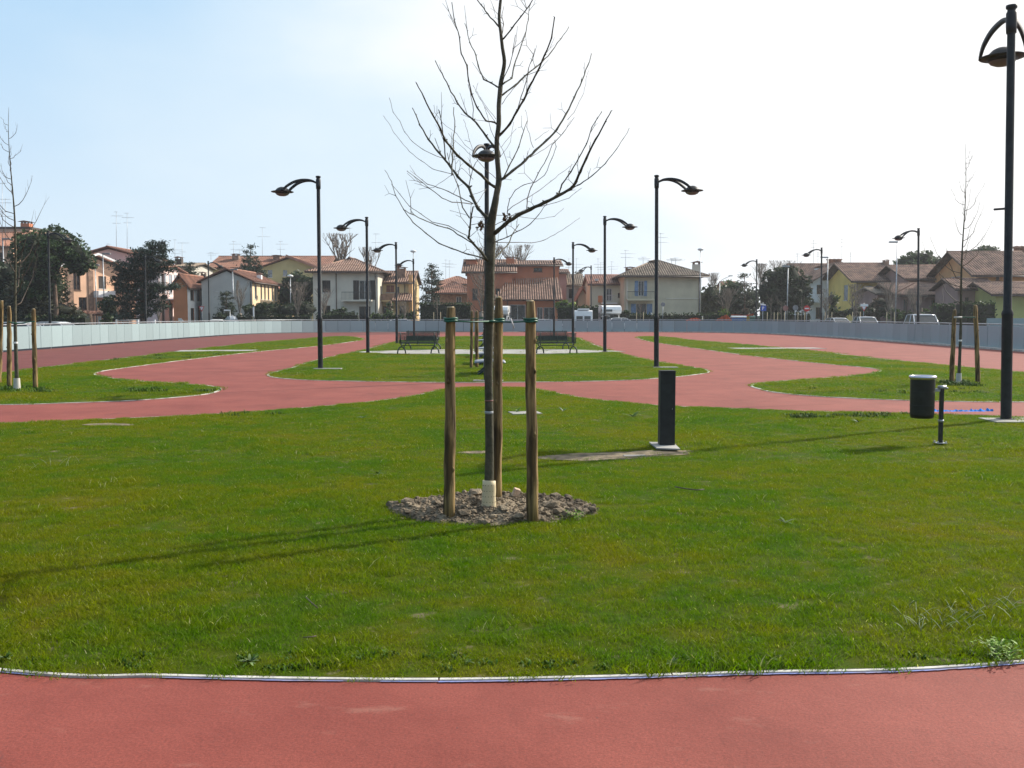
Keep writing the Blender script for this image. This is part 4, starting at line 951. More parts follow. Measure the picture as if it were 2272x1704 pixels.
for d, sd_, lb in ((31.0, 4, 'slim leafless sapling hidden behind the big tree trunk'), (44.2, 9, 'leafless sapling on the middle lawn just before the grey path'), (57.0, 12, 'leafless sapling on the middle lawn beyond the grey path')):
    x = -.70-.031*(d-27.3); sapling('sapling', (x, d, LZ), 5.0, .045, sd_, lb, 22, .95, 0, .3)
    kx = [(-.46,.1),(.46,-.05),(-.30,.45)] if d < 40 else [(-.4,0),(.4,0)]
    for i, (dx, dy) in enumerate(kx):
        nm = ['west','east','rear'][i]
        stake('stake', (x+dx, d+dy, 0), (x+dx*.95, d+dy, 1.78), .048, 'wooden stake at the %s of the %s' % (nm, {31.0:'sapling right behind the big tree',44.2:'sapling before the grey path',57.0:'sapling beyond the grey path'}[d]), 'stakes of the middle lawn saplings', 8, int(d)+i)
    m = MB(); m.tube([(x-.46,d,1.55),(x+.46,d,1.55)], .012, 5); tag(m.build('tree_tie', M_green), 'green tie of the %s' % {31.0:'sapling right behind the big tree',44.2:'sapling before the grey path',57.0:'sapling beyond the grey path'}[d], 'tie')
# ------------------------------------------------------------------ weeds, twigs, litter
M_weed = mat('weed_leaf', (.060,.125,.012), rough=.65, var=.3, scale=12, spec=.15)
M_weed_l = mat('pale_weed_leaf', (.13,.19,.06), rough=.5, var=.3, scale=12, spec=.3)
M_weed_w = mat('pale_stem', (.34,.38,.20), rough=.5, var=.2, scale=12, spec=.3); M_weed_b = mat('fresh_leaf', (.15,.27,.02), rough=.6, var=.2, scale=12, spec=.2)
def weed(px_, py_, size, n, kind, label, seed):
    q = random.Random(seed); b = G(px_, py_); b.z = LZ; root = empty('weed', b, label, 'weed', 'weeds in the lawn')
    if kind == 'rosette':
        for i in range(n):
            a = q.uniform(0, 6.28); L_ = size*q.uniform(.6,1.1); up = q.uniform(.25,.9); w_ = L_*.10; m = MB(); vs = []; fs = []
            for j in range(5):
                t = j/4; x = L_*t*math.cos(up); z = L_*t*math.sin(up)-L_*.5*t*t*.6; ww = w_*math.sin(math.pi*min(.97,t*.85+.12))
                for s in (-1, 1): vs.append((b.x+math.cos(a)*x-math.sin(a)*ww*s, b.y+math.sin(a)*x+math.cos(a)*ww*s, b.z+max(.004,z+.01)))
            for j in range(4): fs.append((2*j,2*j+1,2*j+3,2*j+2))
            m.add(vs, fs, True); m.build('leaf', M_weed_l if q.random() < .4 else M_weed, root)
    else:   # wispy stems
        for i in range(n):
            a = q.uniform(0, 6.28); L_ = size*q.uniform(.5,1.1); m = MB(); d = Vector((math.cos(a), math.sin(a), 0)); o = Vector((q.gauss(0,1), q.gauss(0,.8), 0))*size*(1.3 if kind == 'wispy' else .35)
            p = [b+o+d*L_*u*.8+Vector((0,0,L_*(u-.42*u*u)*1.1)) for u in (0,.25,.5,.75,1)]
            m.tube(p, [.0018,.0018,.0015,.0012,.0008], 4, smooth=True); m.build('stem', M_weed_w if q.random() < .75 else M_weed, root)
            if kind == 'leafy':
                m = MB()
                for j in range(10):
                    c = p[q.randint(1,4)]+Vector((q.uniform(-1,1),q.uniform(-1,1),q.uniform(-1,1)))*.02; u = Vector((q.uniform(-1,1),q.uniform(-1,1),q.uniform(-.3,1))).normalized()*.014; v_ = u.cross(Vector((0,0,1))).normalized()*.007
                    m.add([c-u,c-v_,c+u,c+v_],[(0,1,2,3)])
                m.build('leaves', M_weed_b, root)
WD = [(838,1056,.11,12,'rosette','small bright leafy weed in the lawn between west edge and soil mound'),(805,930,.14,8,'rosette','dark broad-leaved weed near the inner track edge west of the stakes'),
 (1404,927,.22,9,'rosette','pale broad-leaved weed in the grass northwest of the bollard'),(1250,915,.16,7,'rosette','dark upright weed by the flat cover slab east of the stakes'),
 (1743,1166,.10,9,'rosette','pale-leaved weed alone in the open lawn below the bin'),(1905,940,.18,8,'rosette','dark weed near the track edge west of the bin'),
 (554,1478,.07,22,'rosette','spiky rosette weed by the kerb, west of the tree'),(14,1470,.06,18,'rosette','silvery weed in the west corner by the kerb'),
 (1490,1480,.045,16,'rosette','small pale weed by the kerb below the bollard'),(1148,916,.15,9,'rosette','pale weed tuft just east of the big tree trunk'),
 (2120,1375,.11,44,'wispy','wispy pale-stemmed weed patch in the lawn above the kerb corner'),(2222,1462,.10,20,'leafy','bright leafy seedling by the kerb at the east edge'),
 (1040,1478,.035,14,'rosette','tiny weed beside the kerb in front of the soil mound'),(135,1035,.15,10,'wispy','wispy weed in the west lawn below the inner track'),
 (2050,1395,.08,30,'wispy','low pale wisps beside the kerb corner weeds'),(1265,1155,.10,16,'leafy','green sprigs at the east foot of the soil mound'),(2240,1350,.12,14,'wispy','thin pale stalks at the east edge of the lawn')]
for i, (x, y, s, n, kd, lb) in enumerate(WD): weed(x, y, s, n, kd, lb, 100+i)
# coarse tufts at the kerbs and stakes as stuff
def tufts(name, spots, label):
    q = random.Random(77); m = MB()
    for x, y, s, n in spots:
        b = G(x, y); b.z = LZ
        for _ in range(n):
            a = q.uniform(0,6.28); o = b+Vector((q.gauss(0,1), q.gauss(0,1), 0))*s*1.1; d = Vector((math.cos(a), math.sin(a), 0)); L_ = s*q.uniform(.5,1.2); w_ = Vector((-d.y, d.x, 0))*.004*(1+o.y/25)
            p1 = o+d*L_*.25+Vector((0,0,L_*.55)); p2 = o+d*L_*.7+Vector((0,0,L_*.85))
            m.add([o-w_,o+w_,p1+w_,p1-w_,p2],[(0,1,2,3),(3,2,4)])
    o = m.build(name, M_weed); tag(o, label, None, None, 'stuff')
sp = []
q = random.Random(12)
for i in range(22): sp.append((q.uniform(1750,2060), q.uniform(921,930), .06, 40))
for i in range(10): sp.append((q.uniform(250,620), q.uniform(912,925)-0*i, .07, 26))
for i in range(12): sp.append((q.uniform(2090,2230), q.uniform(846,858), .10, 50))
for i in range(10): sp.append((q.uniform(-5,110), q.uniform(862,872), .09, 50))
for i in range(40): sp.append((q.uniform(0,2272), q.uniform(1455,1490), .022, 22))
for i in range(30): sp.append((q.uniform(130,700), q.uniform(795,812) if 0 else q.uniform(783,800), .09, 26))
for i in range(14): sp.append((q.uniform(290,480), q.uniform(864,872), .08, 30))
for i in range(14): sp.append((q.uniform(1780,2200), q.uniform(862,880), .06, 22))
def in_lawn(x, y, s, n):
    g_ = G(x, y); return any(bool(inside(np.array([g_.x]), np.array([g_.y]), inset(r_, .1))[0]) for r_ in ISL.values())
tufts('weed_tufts', [s for s in sp if in_lawn(*s)], 'coarse dark grass tufts along kerbs and stakes')
def twig(pts, r_, label):
    m = MB(); m.tube([G(x, y, LZ+.035) for x, y in pts], r_, 6); tag(m.build('twig', M_twig), label, 'twig', 'fallen twigs on the lawn')
twig([(1498,1080),(1520,1084),(1545,1087),(1562,1086)], .006, 'dark fallen twig on the lawn below the bollard')
twig([(679,1325),(690,1336),(705,1349)], .0035, 'pale fallen twig in the west lawn above the kerb')
twig([(672,1414),(690,1413),(702,1411)], .003, 'short pale twig in the lawn by the kerb')
# ------------------------------------------------------------------ panel fence round the track
M_panel = mat('fence_panel', (.28,.37,.39), rough=.45, var=.05, scale=.5, spec=.4)
_t = M_panel.node_tree; _oi = _t.nodes.new('ShaderNodeObjectInfo'); _mr = _t.nodes.new('ShaderNodeMapRange'); _mr.inputs['To Min'].default_value = .86; _mr.inputs['To Max'].default_value = 1.06; _t.links.new(_oi.outputs['Random'], _mr.inputs['Value'])
_vm = _t.nodes.new('ShaderNodeVectorMath'); _vm.operation = 'SCALE'; _rr = [n for n in _t.nodes if n.type == 'VALTORGB'][0]; _t.links.new(_rr.outputs[0], _vm.inputs[0]); _t.links.new(_mr.outputs[0], _vm.inputs['Scale']); _t.links.new(_vm.outputs[0], _t.nodes['Principled BSDF'].inputs['Base Color'])
fence = empty('panel_fence', (0, 97.8, 0), 'long curved fence of pale blue-grey panels with a top rail enclosing the track', 'fence')
arc = [0]
for a, b in zip(bar[:-1], bar[1:]): arc.append(arc[-1]+(b-a).length)
def bar_at(s):
    i = min(len(arc)-2, max(0, np.searchsorted(arc, s)-1)); t = (s-arc[i])/(arc[i+1]-arc[i]); return bar[i].lerp(bar[i+1], t)
S0 = 12.0; S1 = arc[-1]-12.0; ST = 1.22
npan = int((S1-S0)/ST); pm = None; postm = None; footm = None
def mk(name, mb, m_, parent):
    return mb.build(name, m_, parent)
mb = MB(); mb.obox((0,0,.61), ST-.03, .035, 1.04, 0); pan0 = mb.build('panel', M_panel)
mb = MB(); mb.obox((0,0,.62), .05, .05, 1.24, 0); post0 = mb.build('post', M_grey)
mb = MB(); mb.obox((0,0,.04), ST-.07, .34, .09, 0); foot0 = mb.build('footing', M_kerb)
first = [True]*3
def inst(o0, k_, p, rz, dz=0):
    global first
    o = o0 if first[k_] else o0.copy()
    if not first[k_]: col.objects.link(o)
    first[k_] = False
    o.location = Vector((p.x, p.y, dz)) - Vector(fence.location); o.rotation_euler.z = rz; setparent(o, fence)
q = random.Random(1)
for i in range(npan):
    a, b = bar_at(S0+i*ST), bar_at(S0+(i+1)*ST); c = (a+b)/2; d = b-a; rz = math.atan2(d.y, d.x)
    inst(pan0, 0, c, rz+q.uniform(-.006,.006), 0)
    if i % 4 == 0:
        nrm = Vector((d.y, -d.x, 0)).normalized(); inst(post0, 1, a+nrm*-.05, rz)
    if c.x > 2: inst(foot0, 2, c+Vector((d.y,-d.x,0)).normalized()*.20 , rz)
rail = [bar_at(S0+i*ST*.5) for i in range(npan*2+1)]
mb = MB(); mb.tube([(p.x, p.y, 1.22) for p in rail], .028, 8); mb.build('top_rail', M_grey, fence)
# ------------------------------------------------------------------ building kit
M_tile = mat('clay_roof_tiles', (.27,.165,.120), rough=.85, var=.32, scale=1.4, col2=(.14,.085,.065), detail=9)
M_tile_o = mat('orange_roof_tiles', (.27,.125,.080), rough=.85, var=.22, scale=.9, col2=(.17,.085,.06), detail=8)
M_tile_p = mat('pale_salmon_roof_tiles', (.38,.205,.15), rough=.85, var=.16, scale=1.0, detail=8)
M_tile_g = mat('grey_brown_roof_tiles', (.26,.20,.15), rough=.9, var=.3, scale=1.4, col2=(.16,.125,.095), detail=9)
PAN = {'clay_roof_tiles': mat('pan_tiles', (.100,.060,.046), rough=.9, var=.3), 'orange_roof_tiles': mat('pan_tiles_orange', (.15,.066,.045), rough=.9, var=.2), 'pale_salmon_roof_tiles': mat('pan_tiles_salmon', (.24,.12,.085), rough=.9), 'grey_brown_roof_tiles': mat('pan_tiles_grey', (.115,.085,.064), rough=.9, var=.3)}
M_eave = mat('dark_eave', (.075,.055,.045), rough=.8)
M_wd = mat('dark_window', (.022,.026,.03), rough=.12, var=.2, spec=.6)
M_frame = mat('window_frame_white', (.55,.54,.52), rough=.6)
M_frame_b = mat('window_frame_brown', (.12,.07,.045), rough=.6)
M_shut_d = mat('dark_shutter', (.045,.036,.032), rough=.7); M_shut_b = mat('blue_shutter', (.16,.25,.40), rough=.6, var=.15, scale=2)
M_shut_g = mat('grey_shutter', (.30,.33,.37), rough=.6); M_shut_r = mat('brown_shutter', (.20,.085,.055), rough=.6)
M_rail = mat('dark_railing', (.04,.04,.04), rough=.5); M_rail_w = mat('white_railing', (.62,.62,.60), rough=.5)
M_gut = mat('gutter', (.10,.07,.055), rough=.5)
def wm(n, c, **k): c = tuple(min(.86, x*1.32) for x in c); return mat('wall_'+n, c, rough=.9, var=k.get('var',.07), scale=k.get('scale',.6), bump=.1, bscale=8, detail=8)
def facade(mb, o, u, nrm, w_, z0, z1, holes, depth=.14):
    """wall in the plane through o along u; holes = (a0,a1,b0,b1) in wall metres; reveals go inward"""
    xs = sorted({0, w_} | {min(max(h[0],0),w_) for h in holes} | {min(max(h[1],0),w_) for h in holes})
    zs = sorted({z0, z1} | {min(max(h[2],z0),z1) for h in holes} | {min(max(h[3],z0),z1) for h in holes})
    pt = lambda a, z, d=0: (o[0]+u[0]*a-nrm[0]*d, o[1]+u[1]*a-nrm[1]*d, z)
    for i in range(len(xs)-1):
        for j in range(len(zs)-1):
            cx, cz = (xs[i]+xs[i+1])/2, (zs[j]+zs[j+1])/2
            if any(h[0] < cx < h[1] and h[2] < cz < h[3] for h in holes): continue
            mb.add([pt(xs[i],zs[j]), pt(xs[i+1],zs[j]), pt(xs[i+1],zs[j+1]), pt(xs[i],zs[j+1])], [(0,1,2,3)])
    for h in holes:
        c = [(h[0],h[2]),(h[1],h[2]),(h[1],h[3]),(h[0],h[3])]
        for i in range(4):
            a, b = c[i], c[(i+1)%4]; mb.add([pt(*a), pt(*b), pt(*b,depth), pt(*a,depth)], [(0,1,2,3)])
def window(parent, o, u, nrm, h, style, depth=.14):
    o = Vector(o); u = Vector(u); nrm = Vector(nrm); a0, a1, z0, z1 = h; w_ = a1-a0
    pt = lambda a, z, d: o+u*a-nrm*d+Vector((0,0,z))
    def rect(mb, x0, x1, b0, b1, d0, d1):
        v = [pt(x0,b0,d0),pt(x1,b0,d0),pt(x1,b0,d1),pt(x0,b0,d1),pt(x0,b1,d0),pt(x1,b1,d0),pt(x1,b1,d1),pt(x0,b1,d1)]
        mb.add(v, [(0,3,2,1),(4,5,6,7),(0,1,5,4),(1,2,6,5),(2,3,7,6),(3,0,4,7)])
    fr = {'dark':M_frame_b,'white':M_frame,'blue':M_frame,'shut':M_shut_d,'shutr':M_shut_r,'shutg':M_shut_g,'door':M_frame}.get(style.split('+')[0], M_frame)
    st = style.split('+')[0]
    t = min(.07, w_*.12)
    m = MB()
    if st.startswith('shut') :
        rect(m, a0+.01, (a0+a1)/2-.015, z0+.01, z1-.01, depth*.45, depth*.45+.04); m.build('shutter', fr, parent)
        m = MB(); rect(m, (a0+a1)/2+.015, a1-.01, z0+.01, z1-.01, depth*.45, depth*.45+.04); m.build('shutter', fr, parent)
        m = MB(); rect(m, a0-.08, a1+.08, z0-.08, z0-.003, -.05, .05); m.build('sill', M_frame, parent); return
    rect(m, a0, a0+t, z0, z1, depth-.05, depth); rect(m, a1-t, a1, z0, z1, depth-.05, depth)
    rect(m, a0+t, a1-t, z0, z0+t, depth-.05, depth); rect(m, a0+t, a1-t, z1-t, z1, depth-.05, depth)
    rect(m, (a0+a1)/2-t*.45, (a0+a1)/2+t*.45, z0+t, z1-t, depth-.055, depth-.003)
    w0 = m.build('window', fr, parent)
    for x0, x1 in ((a0+t, (a0+a1)/2-t*.45), ((a0+a1)/2+t*.45, a1-t)):
        m = MB(); rect(m, x0, x1, z0+t, z1-t, depth-.02, depth); m.build('pane', M_wd, w0)
    if st != 'door':
        m = MB(); rect(m, a0-.06, a1+.06, z0-.07, z0-.003, -.05, .04); m.build('sill', fr if st == 'dark' else M_frame, w0)
    if '+' in style:
        sm = {'b':M_shut_b,'d':M_shut_d,'g':M_shut_g,'r':M_shut_r}[style.split('+')[1]]
        for x0, x1 in ((a0-w_*.52, a0-.02), (a1+.02, a1+w_*.52)):
            m = MB(); rect(m, x0, x1, z0, z1, -.05, -.004); m.build('shutter', sm, w0)
def ribs(mb, poly, step=.27, hgt=.085, thick=.10):
    """tiled slope: flat slab with rows of half-round cover tiles running up the slope"""
    p = [Vector(x) for x in poly]; nrm = (p[1]-p[0]).cross(p[2]-p[0]).normalized()
    if nrm.z < 0: p = p[::-1]; nrm = -nrm
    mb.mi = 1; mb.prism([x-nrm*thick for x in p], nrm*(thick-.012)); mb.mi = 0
    up = Vector((0,0,1)); up = (up-nrm*up.dot(nrm)).normalized(); u = up.cross(nrm).normalized(); o = p[0]
    c = [((x-o).dot(u), (x-o).dot(up)) for x in p]; a0 = min(x[0] for x in c); a1 = max(x[0] for x in c)
    n = len(c); k = int((a1-a0)/step)
    for i in range(k+1):
        a = a0+(i+.5)*(a1-a0)/(k+1); hit = []
        for j in range(n):
            (xa, ya), (xb, yb) = c[j], c[(j+1)%n]
            if (xa-a)*(xb-a) < 0: hit.append(ya+(yb-ya)*(a-xa)/(xb-xa))
        if len(hit) < 2: continue
        v0, v1 = min(hit), max(hit); L_ = v1-v0
        if L_ < .1: continue
        hw = step*.29; q_ = random.Random(i*7+int(a0*10)); ns = 2 if L_ > 2 else 1
        for s_ in range(ns):
            t0, t1 = v0+L_*s_/ns, v0+L_*(s_+1)/ns; vs = []
            for t, dz in ((t0-.03, .012), (t1, -.006)):
                for x, z in ((-hw,-.005),(-hw*.55,hgt*.8),(hw*.55,hgt*.8),(hw,-.005)): vs.append(o+u*(a+x+q_.uniform(-.006,.006))+up*t+nrm*(z+dz))
            mb.add(vs, [(0,1,5,4),(1,2,6,5),(2,3,7,6),(0,3,2,1)])
class House:
    def __init__(s, name, label, xl, xr, Y, D, ye, yr, ridge, wall, roof, front=(), side=(), oh=.45, cat='house', flat=False, hip=1.0, yr_at=None):
        s.X0 = P(xl, ye, Y).x; s.X1 = P(xr, ye, Y).x; s.Y = Y; s.D = D
        s.ze = P(0, ye, Y-(oh if ridge != 'y' else 0)).z; s.root = empty(name, ((s.X0+s.X1)/2, Y, 0), label, cat, 'houses beyond the track')
        s.wall = wall; s.roof = roof; X0, X1, ze = s.X0, s.X1, s.ze; Y1 = Y+D
        yrd = {'x': Y+D/2, 'y': Y-oh, 'hip': Y+D/2, 'flat': Y}[ridge]; s.zr = zr = P(0, yr, yr_at or yrd).z
        # side that the camera sees
        sx = 1 if (X0+X1)/2 < 0 else -1
        fh = []
        for (a, b, c, d, st) in front:
            p0 = P(a, d, Y); p1 = P(c, b, Y); fh.append((p0.x-X0, p1.x-X0, p0.z, p1.z, st))
        sh = []
        for (a, b, c, d, st) in side: sh.append((a*D, b*D, c, d, st))     # fractions of depth, metres up
        m = MB(); facade(m, (X0,Y,0), (1,0,0), (0,-1,0), X1-X0, -.1, ze, [h[:4] for h in fh])
        facade(m, (X1,Y,0), (0,1,0), (1,0,0), D, -.1, ze, [h[:4] for h in sh] if sx > 0 else [])
        facade(m, (X0,Y,0), (0,1,0), (-1,0,0), D, -.1, ze, [h[:4] for h in sh] if sx < 0 else [])
        m.add([(X0,Y1,-.1),(X1,Y1,-.1),(X1,Y1,ze),(X0,Y1,ze)], [(0,1,2,3)])
        th = .14
        if ridge == 'y':
            xm = (X0+X1)/2
            for yy in (Y, Y1): m.add([(X0,yy,ze),(X1,yy,ze),(xm,yy,zr-th*1.2)], [(0,1,2)])
        if ridge == 'x':
            ym = Y+D/2
            for xx in (X0, X1): m.add([(xx,Y,ze),(xx,Y1,ze),(xx,ym,zr-th*1.2)], [(0,1,2)])
        m.build('wall', wall, s.root)
        # dark lining just inside so openings read as rooms
        r = MB(); dz = lambda run, t: t
        if ridge == 'y':
            xm = (X0+X1)/2; sl = (zr-ze)/(xm-X0); ex = oh
            a = (X0-ex, ze-sl*ex); b = (X1+ex, ze-sl*ex)
            polys = [[(a[0],Y-oh,a[1]+th),(a[0],Y1+oh,a[1]+th),(xm,Y1+oh,zr+th),(xm,Y-oh,zr+th)], [(b[0],Y-oh,b[1]+th),(xm,Y-oh,zr+th),(xm,Y1+oh,zr+th),(b[0],Y1+oh,b[1]+th)]]
            s.ridge = [(xm,Y-oh,zr+th),(xm,Y1+oh,zr+th)]
        elif ridge == 'x':
            ym = Y+D/2; sl = (zr-ze)/(D/2)
            lo = ze-sl*oh+th
            polys = [[(X0-oh,Y-oh,lo),(X1+oh,Y-oh,lo),(X1+oh,ym,zr+th),(X0-oh,ym,zr+th)], [(X0-oh,Y1+oh,lo),(X0-oh,ym,zr+th),(X1+oh,ym,zr+th),(X1+oh,Y1+oh,lo)]]
            s.ridge = [(X0-oh,ym,zr+th),(X1+oh,ym,zr+th)]
        elif ridge == 'hip':
            ym = Y+D/2; hx = min((X1-X0)/2-.3, D/2*hip); lo = ze+.02
            A, B, C_, D_ = (X0-oh,Y-oh,lo),(X1+oh,Y-oh,lo),(X1+oh,Y1+oh,lo),(X0-oh,Y1+oh,lo); E, F_ = (X0+hx,ym,zr+th),(X1-hx,ym,zr+th)
            polys = [[A,B,F_,E],[B,C_,F_],[C_,D_,E,F_],[D_,A,E]]; s.ridge = [E, F_]
            rr = MB()
            for a_, b_ in ((A,E),(B,F_)): rr.tube([a_, b_], .12, 6)
            rr.build('hip_tiles', roof, s.root)
        else:
            polys = []; r.box(X0-oh*.4, X1+oh*.4, Y-oh*.4, Y1+.2, ze, ze+.25); s.ridge = None
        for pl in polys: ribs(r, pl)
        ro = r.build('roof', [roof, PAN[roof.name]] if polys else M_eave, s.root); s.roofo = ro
        if s.ridge:
            rr = MB(); rr.tube(s.ridge, .13, 6); rr.build('ridge_tiles', roof, ro)
            if ridge in ('x','hip'):
                g_ = MB(); zz = polys[0][0][2]-.13; g_.tube([(X0-oh,Y-oh-.04,zz),(X1+oh,Y-oh-.04,zz)], .075, 6); g_.build('gutter', M_gut, s.root)
            else:
                for (xa, sg) in ((X0-oh,-1),(X1+oh,1)):
                    g_ = MB(); zz = polys[0][0][2]-.13; g_.tube([(xa+sg*.04,Y-oh,zz),(xa+sg*.04,Y1+oh,zz)], .075, 6); g_.build('gutter', M_gut, s.root)
        for h in fh: window(s.root, (X0,Y,0), (1,0,0), (0,-1,0), h[:4], h[4])
        for h in sh: window(s.root, ((X1 if sx > 0 else X0),Y,0), (0,1,0), (sx,0,0), h[:4], h[4])
    def balcony(s, xl, yt, xr, yb, proj=1.1, rmat=None, solid=None, slab_m=None):
        a, b = P(xl, yb, s.Y-proj), P(xr, yt, s.Y-proj); r = rmat or M_rail
        m = MB(); m.box(a.x, b.x, s.Y-proj, s.Y-.003, a.z-.18, a.z); sl = m.build('balcony_slab', slab_m or s.wall, s.root)
        if solid:
            m = MB(); m.box(a.x, b.x, s.Y-proj, s.Y-proj+.1, a.z+.002, b.z); m.build('balcony_front', solid, sl)
        else:
            m = MB(); m.tube([(a.x,s.Y-proj+.05,b.z),(b.x,s.Y-proj+.05,b.z)], .03, 5); m.build('handrail', r, sl)
            k = max(3, int((b.x-a.x)/.14))
            m = MB()
            for i in range(k+1):
                x = a.x+(b.x-a.x)*i/k; m.obox((x, s.Y-proj+.05, (a.z+b.z)/2), .022, .022, b.z-a.z, 0)
            o = m.build('balusters', r, sl); o['kind'] = 'stuff'
    def box(s, name, xl, yt, xr, yb, m_, front=.12, back=0.0, y=None):
        Y = y or s.Y; a, b = P(xl, yb, Y), P(xr, yt, Y); m = MB(); m.box(a.x, b.x, Y-front, Y-.003+back, a.z, b.z); return m.build(name, m_, s.root)
    def pipe(s, x, y0, y1, Y=None):
        Y = Y or s.Y; a, b = P(x, y0, Y), P(x, y1, Y); m = MB(); m.tube([(a.x,Y-.08,a.z),(a.x,Y-.08,b.z)], .05, 6); m.build('downpipe', M_gut, s.root)
    def chimney(s, xc, yt, yb, Y, m_, w_=.6, cap=M_tile, round_=False):
        a, b = P(xc, yb, Y), P(xc, yt, Y); h = b.z-a.z; m = MB()
        if round_: m.lathe([(w_*.5,0),(w_*.45,h*.75),(w_*.62,h*.78),(w_*.62,h*.92),(.0,h)], (a.x,Y,a.z), 10)
        else: m.obox((a.x,Y,a.z+h*.36-.3), w_, w_, h*.72+.6, 0)
        c = m.build('chimney', m_, s.root)
        if not round_:
            m = MB()
            for sx in (-1,1):
                for sy in (-1,1): m.obox((a.x+sx*w_*.38,Y+sy*w_*.38,a.z+h*.80), w_*.16, w_*.16, h*.16, 0)
            z = a.z+h*.88; m.prism([(a.x-w_*.75,Y-w_*.75,z),(a.x+w_*.75,Y-w_*.75,z),(a.x,Y-w_*.75,a.z+h)], (0,w_*1.5,0)); m.build('chimney_cap', cap, c)
    def antenna(s, x, yt, yb, Y=None, booms=((.0,.8),(.35,1.6)), dish=False):
        Y = Y or s.Y+s.D*.5; a, b = P(x, yb, Y), P(x, yt, Y); h = b.z-a.z; m = MB(); m.tube([a-Vector((0,0,.3)), b], .024, 5)
        for t, L_ in booms:
            z = b.z-h*t; m.tube([(a.x-L_*.35,Y,z),(a.x+L_*.65,Y,z)], .016, 4)
            k = int(L_/.22)
            for i in range(k+1): xx = a.x-L_*.35+L_*i/k; m.tube([(xx,Y-.25,z),(xx,Y+.25,z)], .008, 3, caps=False); 
        o = m.build('antenna', M_grey, s.root)
        if dish:
            d = MB(); d.lathe([(.0,.10),(.25,.07),(.42,0)], (0,0,0), 14); d = d.build('dish', M_white, o); d.location = b+Vector((.0,-.1,-.1))-Vector(s.root.location); d.rotation_euler = (R(70),0,R(30))
W_mauve = wm('mauve', (.42,.33,.33)); W_pink = wm('pale_pink', (.66,.50,.47)); W_salmon = wm('salmon', (.58,.36,.24)); W_orange = wm('orange_red', (.44,.165,.075))
W_white = wm('white', (.72,.70,.64)); W_grey = wm('grey_beige', (.40,.38,.34)); W_peach = wm('peach', (.60,.45,.28)); W_olive = wm('olive_ochre', (.33,.29,.15))
W_cream = wm('cream', (.50,.46,.38)); W_ochre = wm('ochre', (.46,.34,.18)); W_terra = wm('terracotta', (.42,.155,.085)); W_beige = wm('beige', (.44,.39,.28))
W_brick = wm('brown_brick', (.22,.14,.10), var=.2, scale=3); W_pale = wm('pale_green_beige', (.42,.42,.32)); W_bluew = wm('bluish_white', (.58,.62,.68)); W_yellow = wm('yellow', (.56,.43,.13)); W_yellow_p = wm('pale_yellow', (.55,.45,.22))
W_purple = wm('purple_brown', (.27,.18,.16)); W_or2 = wm('warm_orange', (.50,.28,.13)); W_ol2 = wm('olive_yellow', (.34,.34,.12)); W_beigepink = wm('beige_pink', (.45,.31,.24))

h = House('apartment_block', 'tall beige-pink flat-roofed block with a chimney peeping over the umbrella pine', -60, 66, 128, 12, 507, 505, 'flat', W_beigepink, M_tile_o, [(-30,540,-15,565,'dark'),(20,530,32,552,'dark')], [], cat='apartment building')
h.chimney(60, 490, 512, 129, W_terra, 1.1)
h = House('house', 'orange-roofed house at the picture edge in front of the beige-pink block', -120, 27, 108, 11, 546, 519, 'x', W_salmon, M_tile_o, [(-40,560,-28,590,'dark'),(-5,560,5,590,'dark')])
h.antenna(5, 400, 540, 104, ((.05,.9),(.3,1.5),(.5,1.3))); h.antenna(12,440,540,106,((.1,1.2),(.4,1.2)))
# salmon gabled block, turned so that its gable front catches the sun
h = House('apartment_block', 'salmon apartment house with dark brown pilasters and pale gable edges beside the umbrella pine', 91.2, 317.5, 110, 6, 604, 566, 'y', W_salmon, M_tile_o, [(157.5,606,174.0,645,'dark'),(220.9,612,240.3,640,'shut'),(262.3,625,281.7,650,'dark'),(171.3,660,190.6,700,'dark'),(243.0,668,267.9,700,'dark')], [], oh=.5, cat='apartment building')
h.box('pilaster', 143.7, 602, 154.7, 722, W_brick, .12); h.box('pilaster', 196.1, 600, 205.8, 722, W_brick, .10); h.box('pilaster', 284.4, 606, 295.5, 722, W_brick, .12)
m = MB(); a, b, c = P(71.9,607,109.2), P(203,565,109.2), P(334.1,607,109.2); m.prism([a, a+Vector((0,0,.22)), b+Vector((0,0,.22)), b], (0,.12,0)); m.prism([b+Vector((.01,0,0)), b+Vector((.01,0,.22)), c+Vector((0,0,.22)), c], (0,.12,0)); m.build('bargeboard', W_white, h.root)
h.box('balcony_front', 207.1, 645, 251.3, 660, W_white, .9); h.root.rotation_euler.z = R(60)
# mauve gable with pink side
h = House('apartment_block', 'mauve gabled apartment house with pink sunlit side wall half hidden by the cedar', 160, 322, 120, 9.5, 573, 549, 'y', W_mauve, M_tile_o, [(222,610,230,625,'dark'),(270,590,280,606,'dark')],
    [(.05,.15,5.4,7.2,'dark'),(.26,.38,5.0,7.2,'dark+g'),(.55,.68,5.0,7.2,'dark'),(.8,.92,5.0,7.2,'dark+g'),(.05,.15,2.3,4.2,'dark'),(.28,.42,2.0,4.2,'dark'),(.55,.68,2.0,4.2,'dark+g'),(.8,.92,2.0,4.2,'dark')], oh=.5, cat='apartment building')
h.antenna(258,470,560,121,((.0,.4),(.10,1.4),(.28,1.0))); h.antenna(282,473,562,121,((.0,.5),(.11,1.4),(.24,.9)),dish=True); h.antenna(240,540,556,121,((.1,.5),))
pinkside = MB(); X = h.X1; pinkside.box(X+.012, X+.05, 120, 129.5, 7.25, h.ze-.1); pinkside.box(X+.012,X+.05,120,129.5,4.3,4.95); pinkside.build('render_band', W_pink, h.root)
sb = MB(); sb.box(X+.002, X+1.2, 121, 128.5, 4.6, 4.78); sb = sb.build('balcony_slab', W_white, h.root); m = MB()
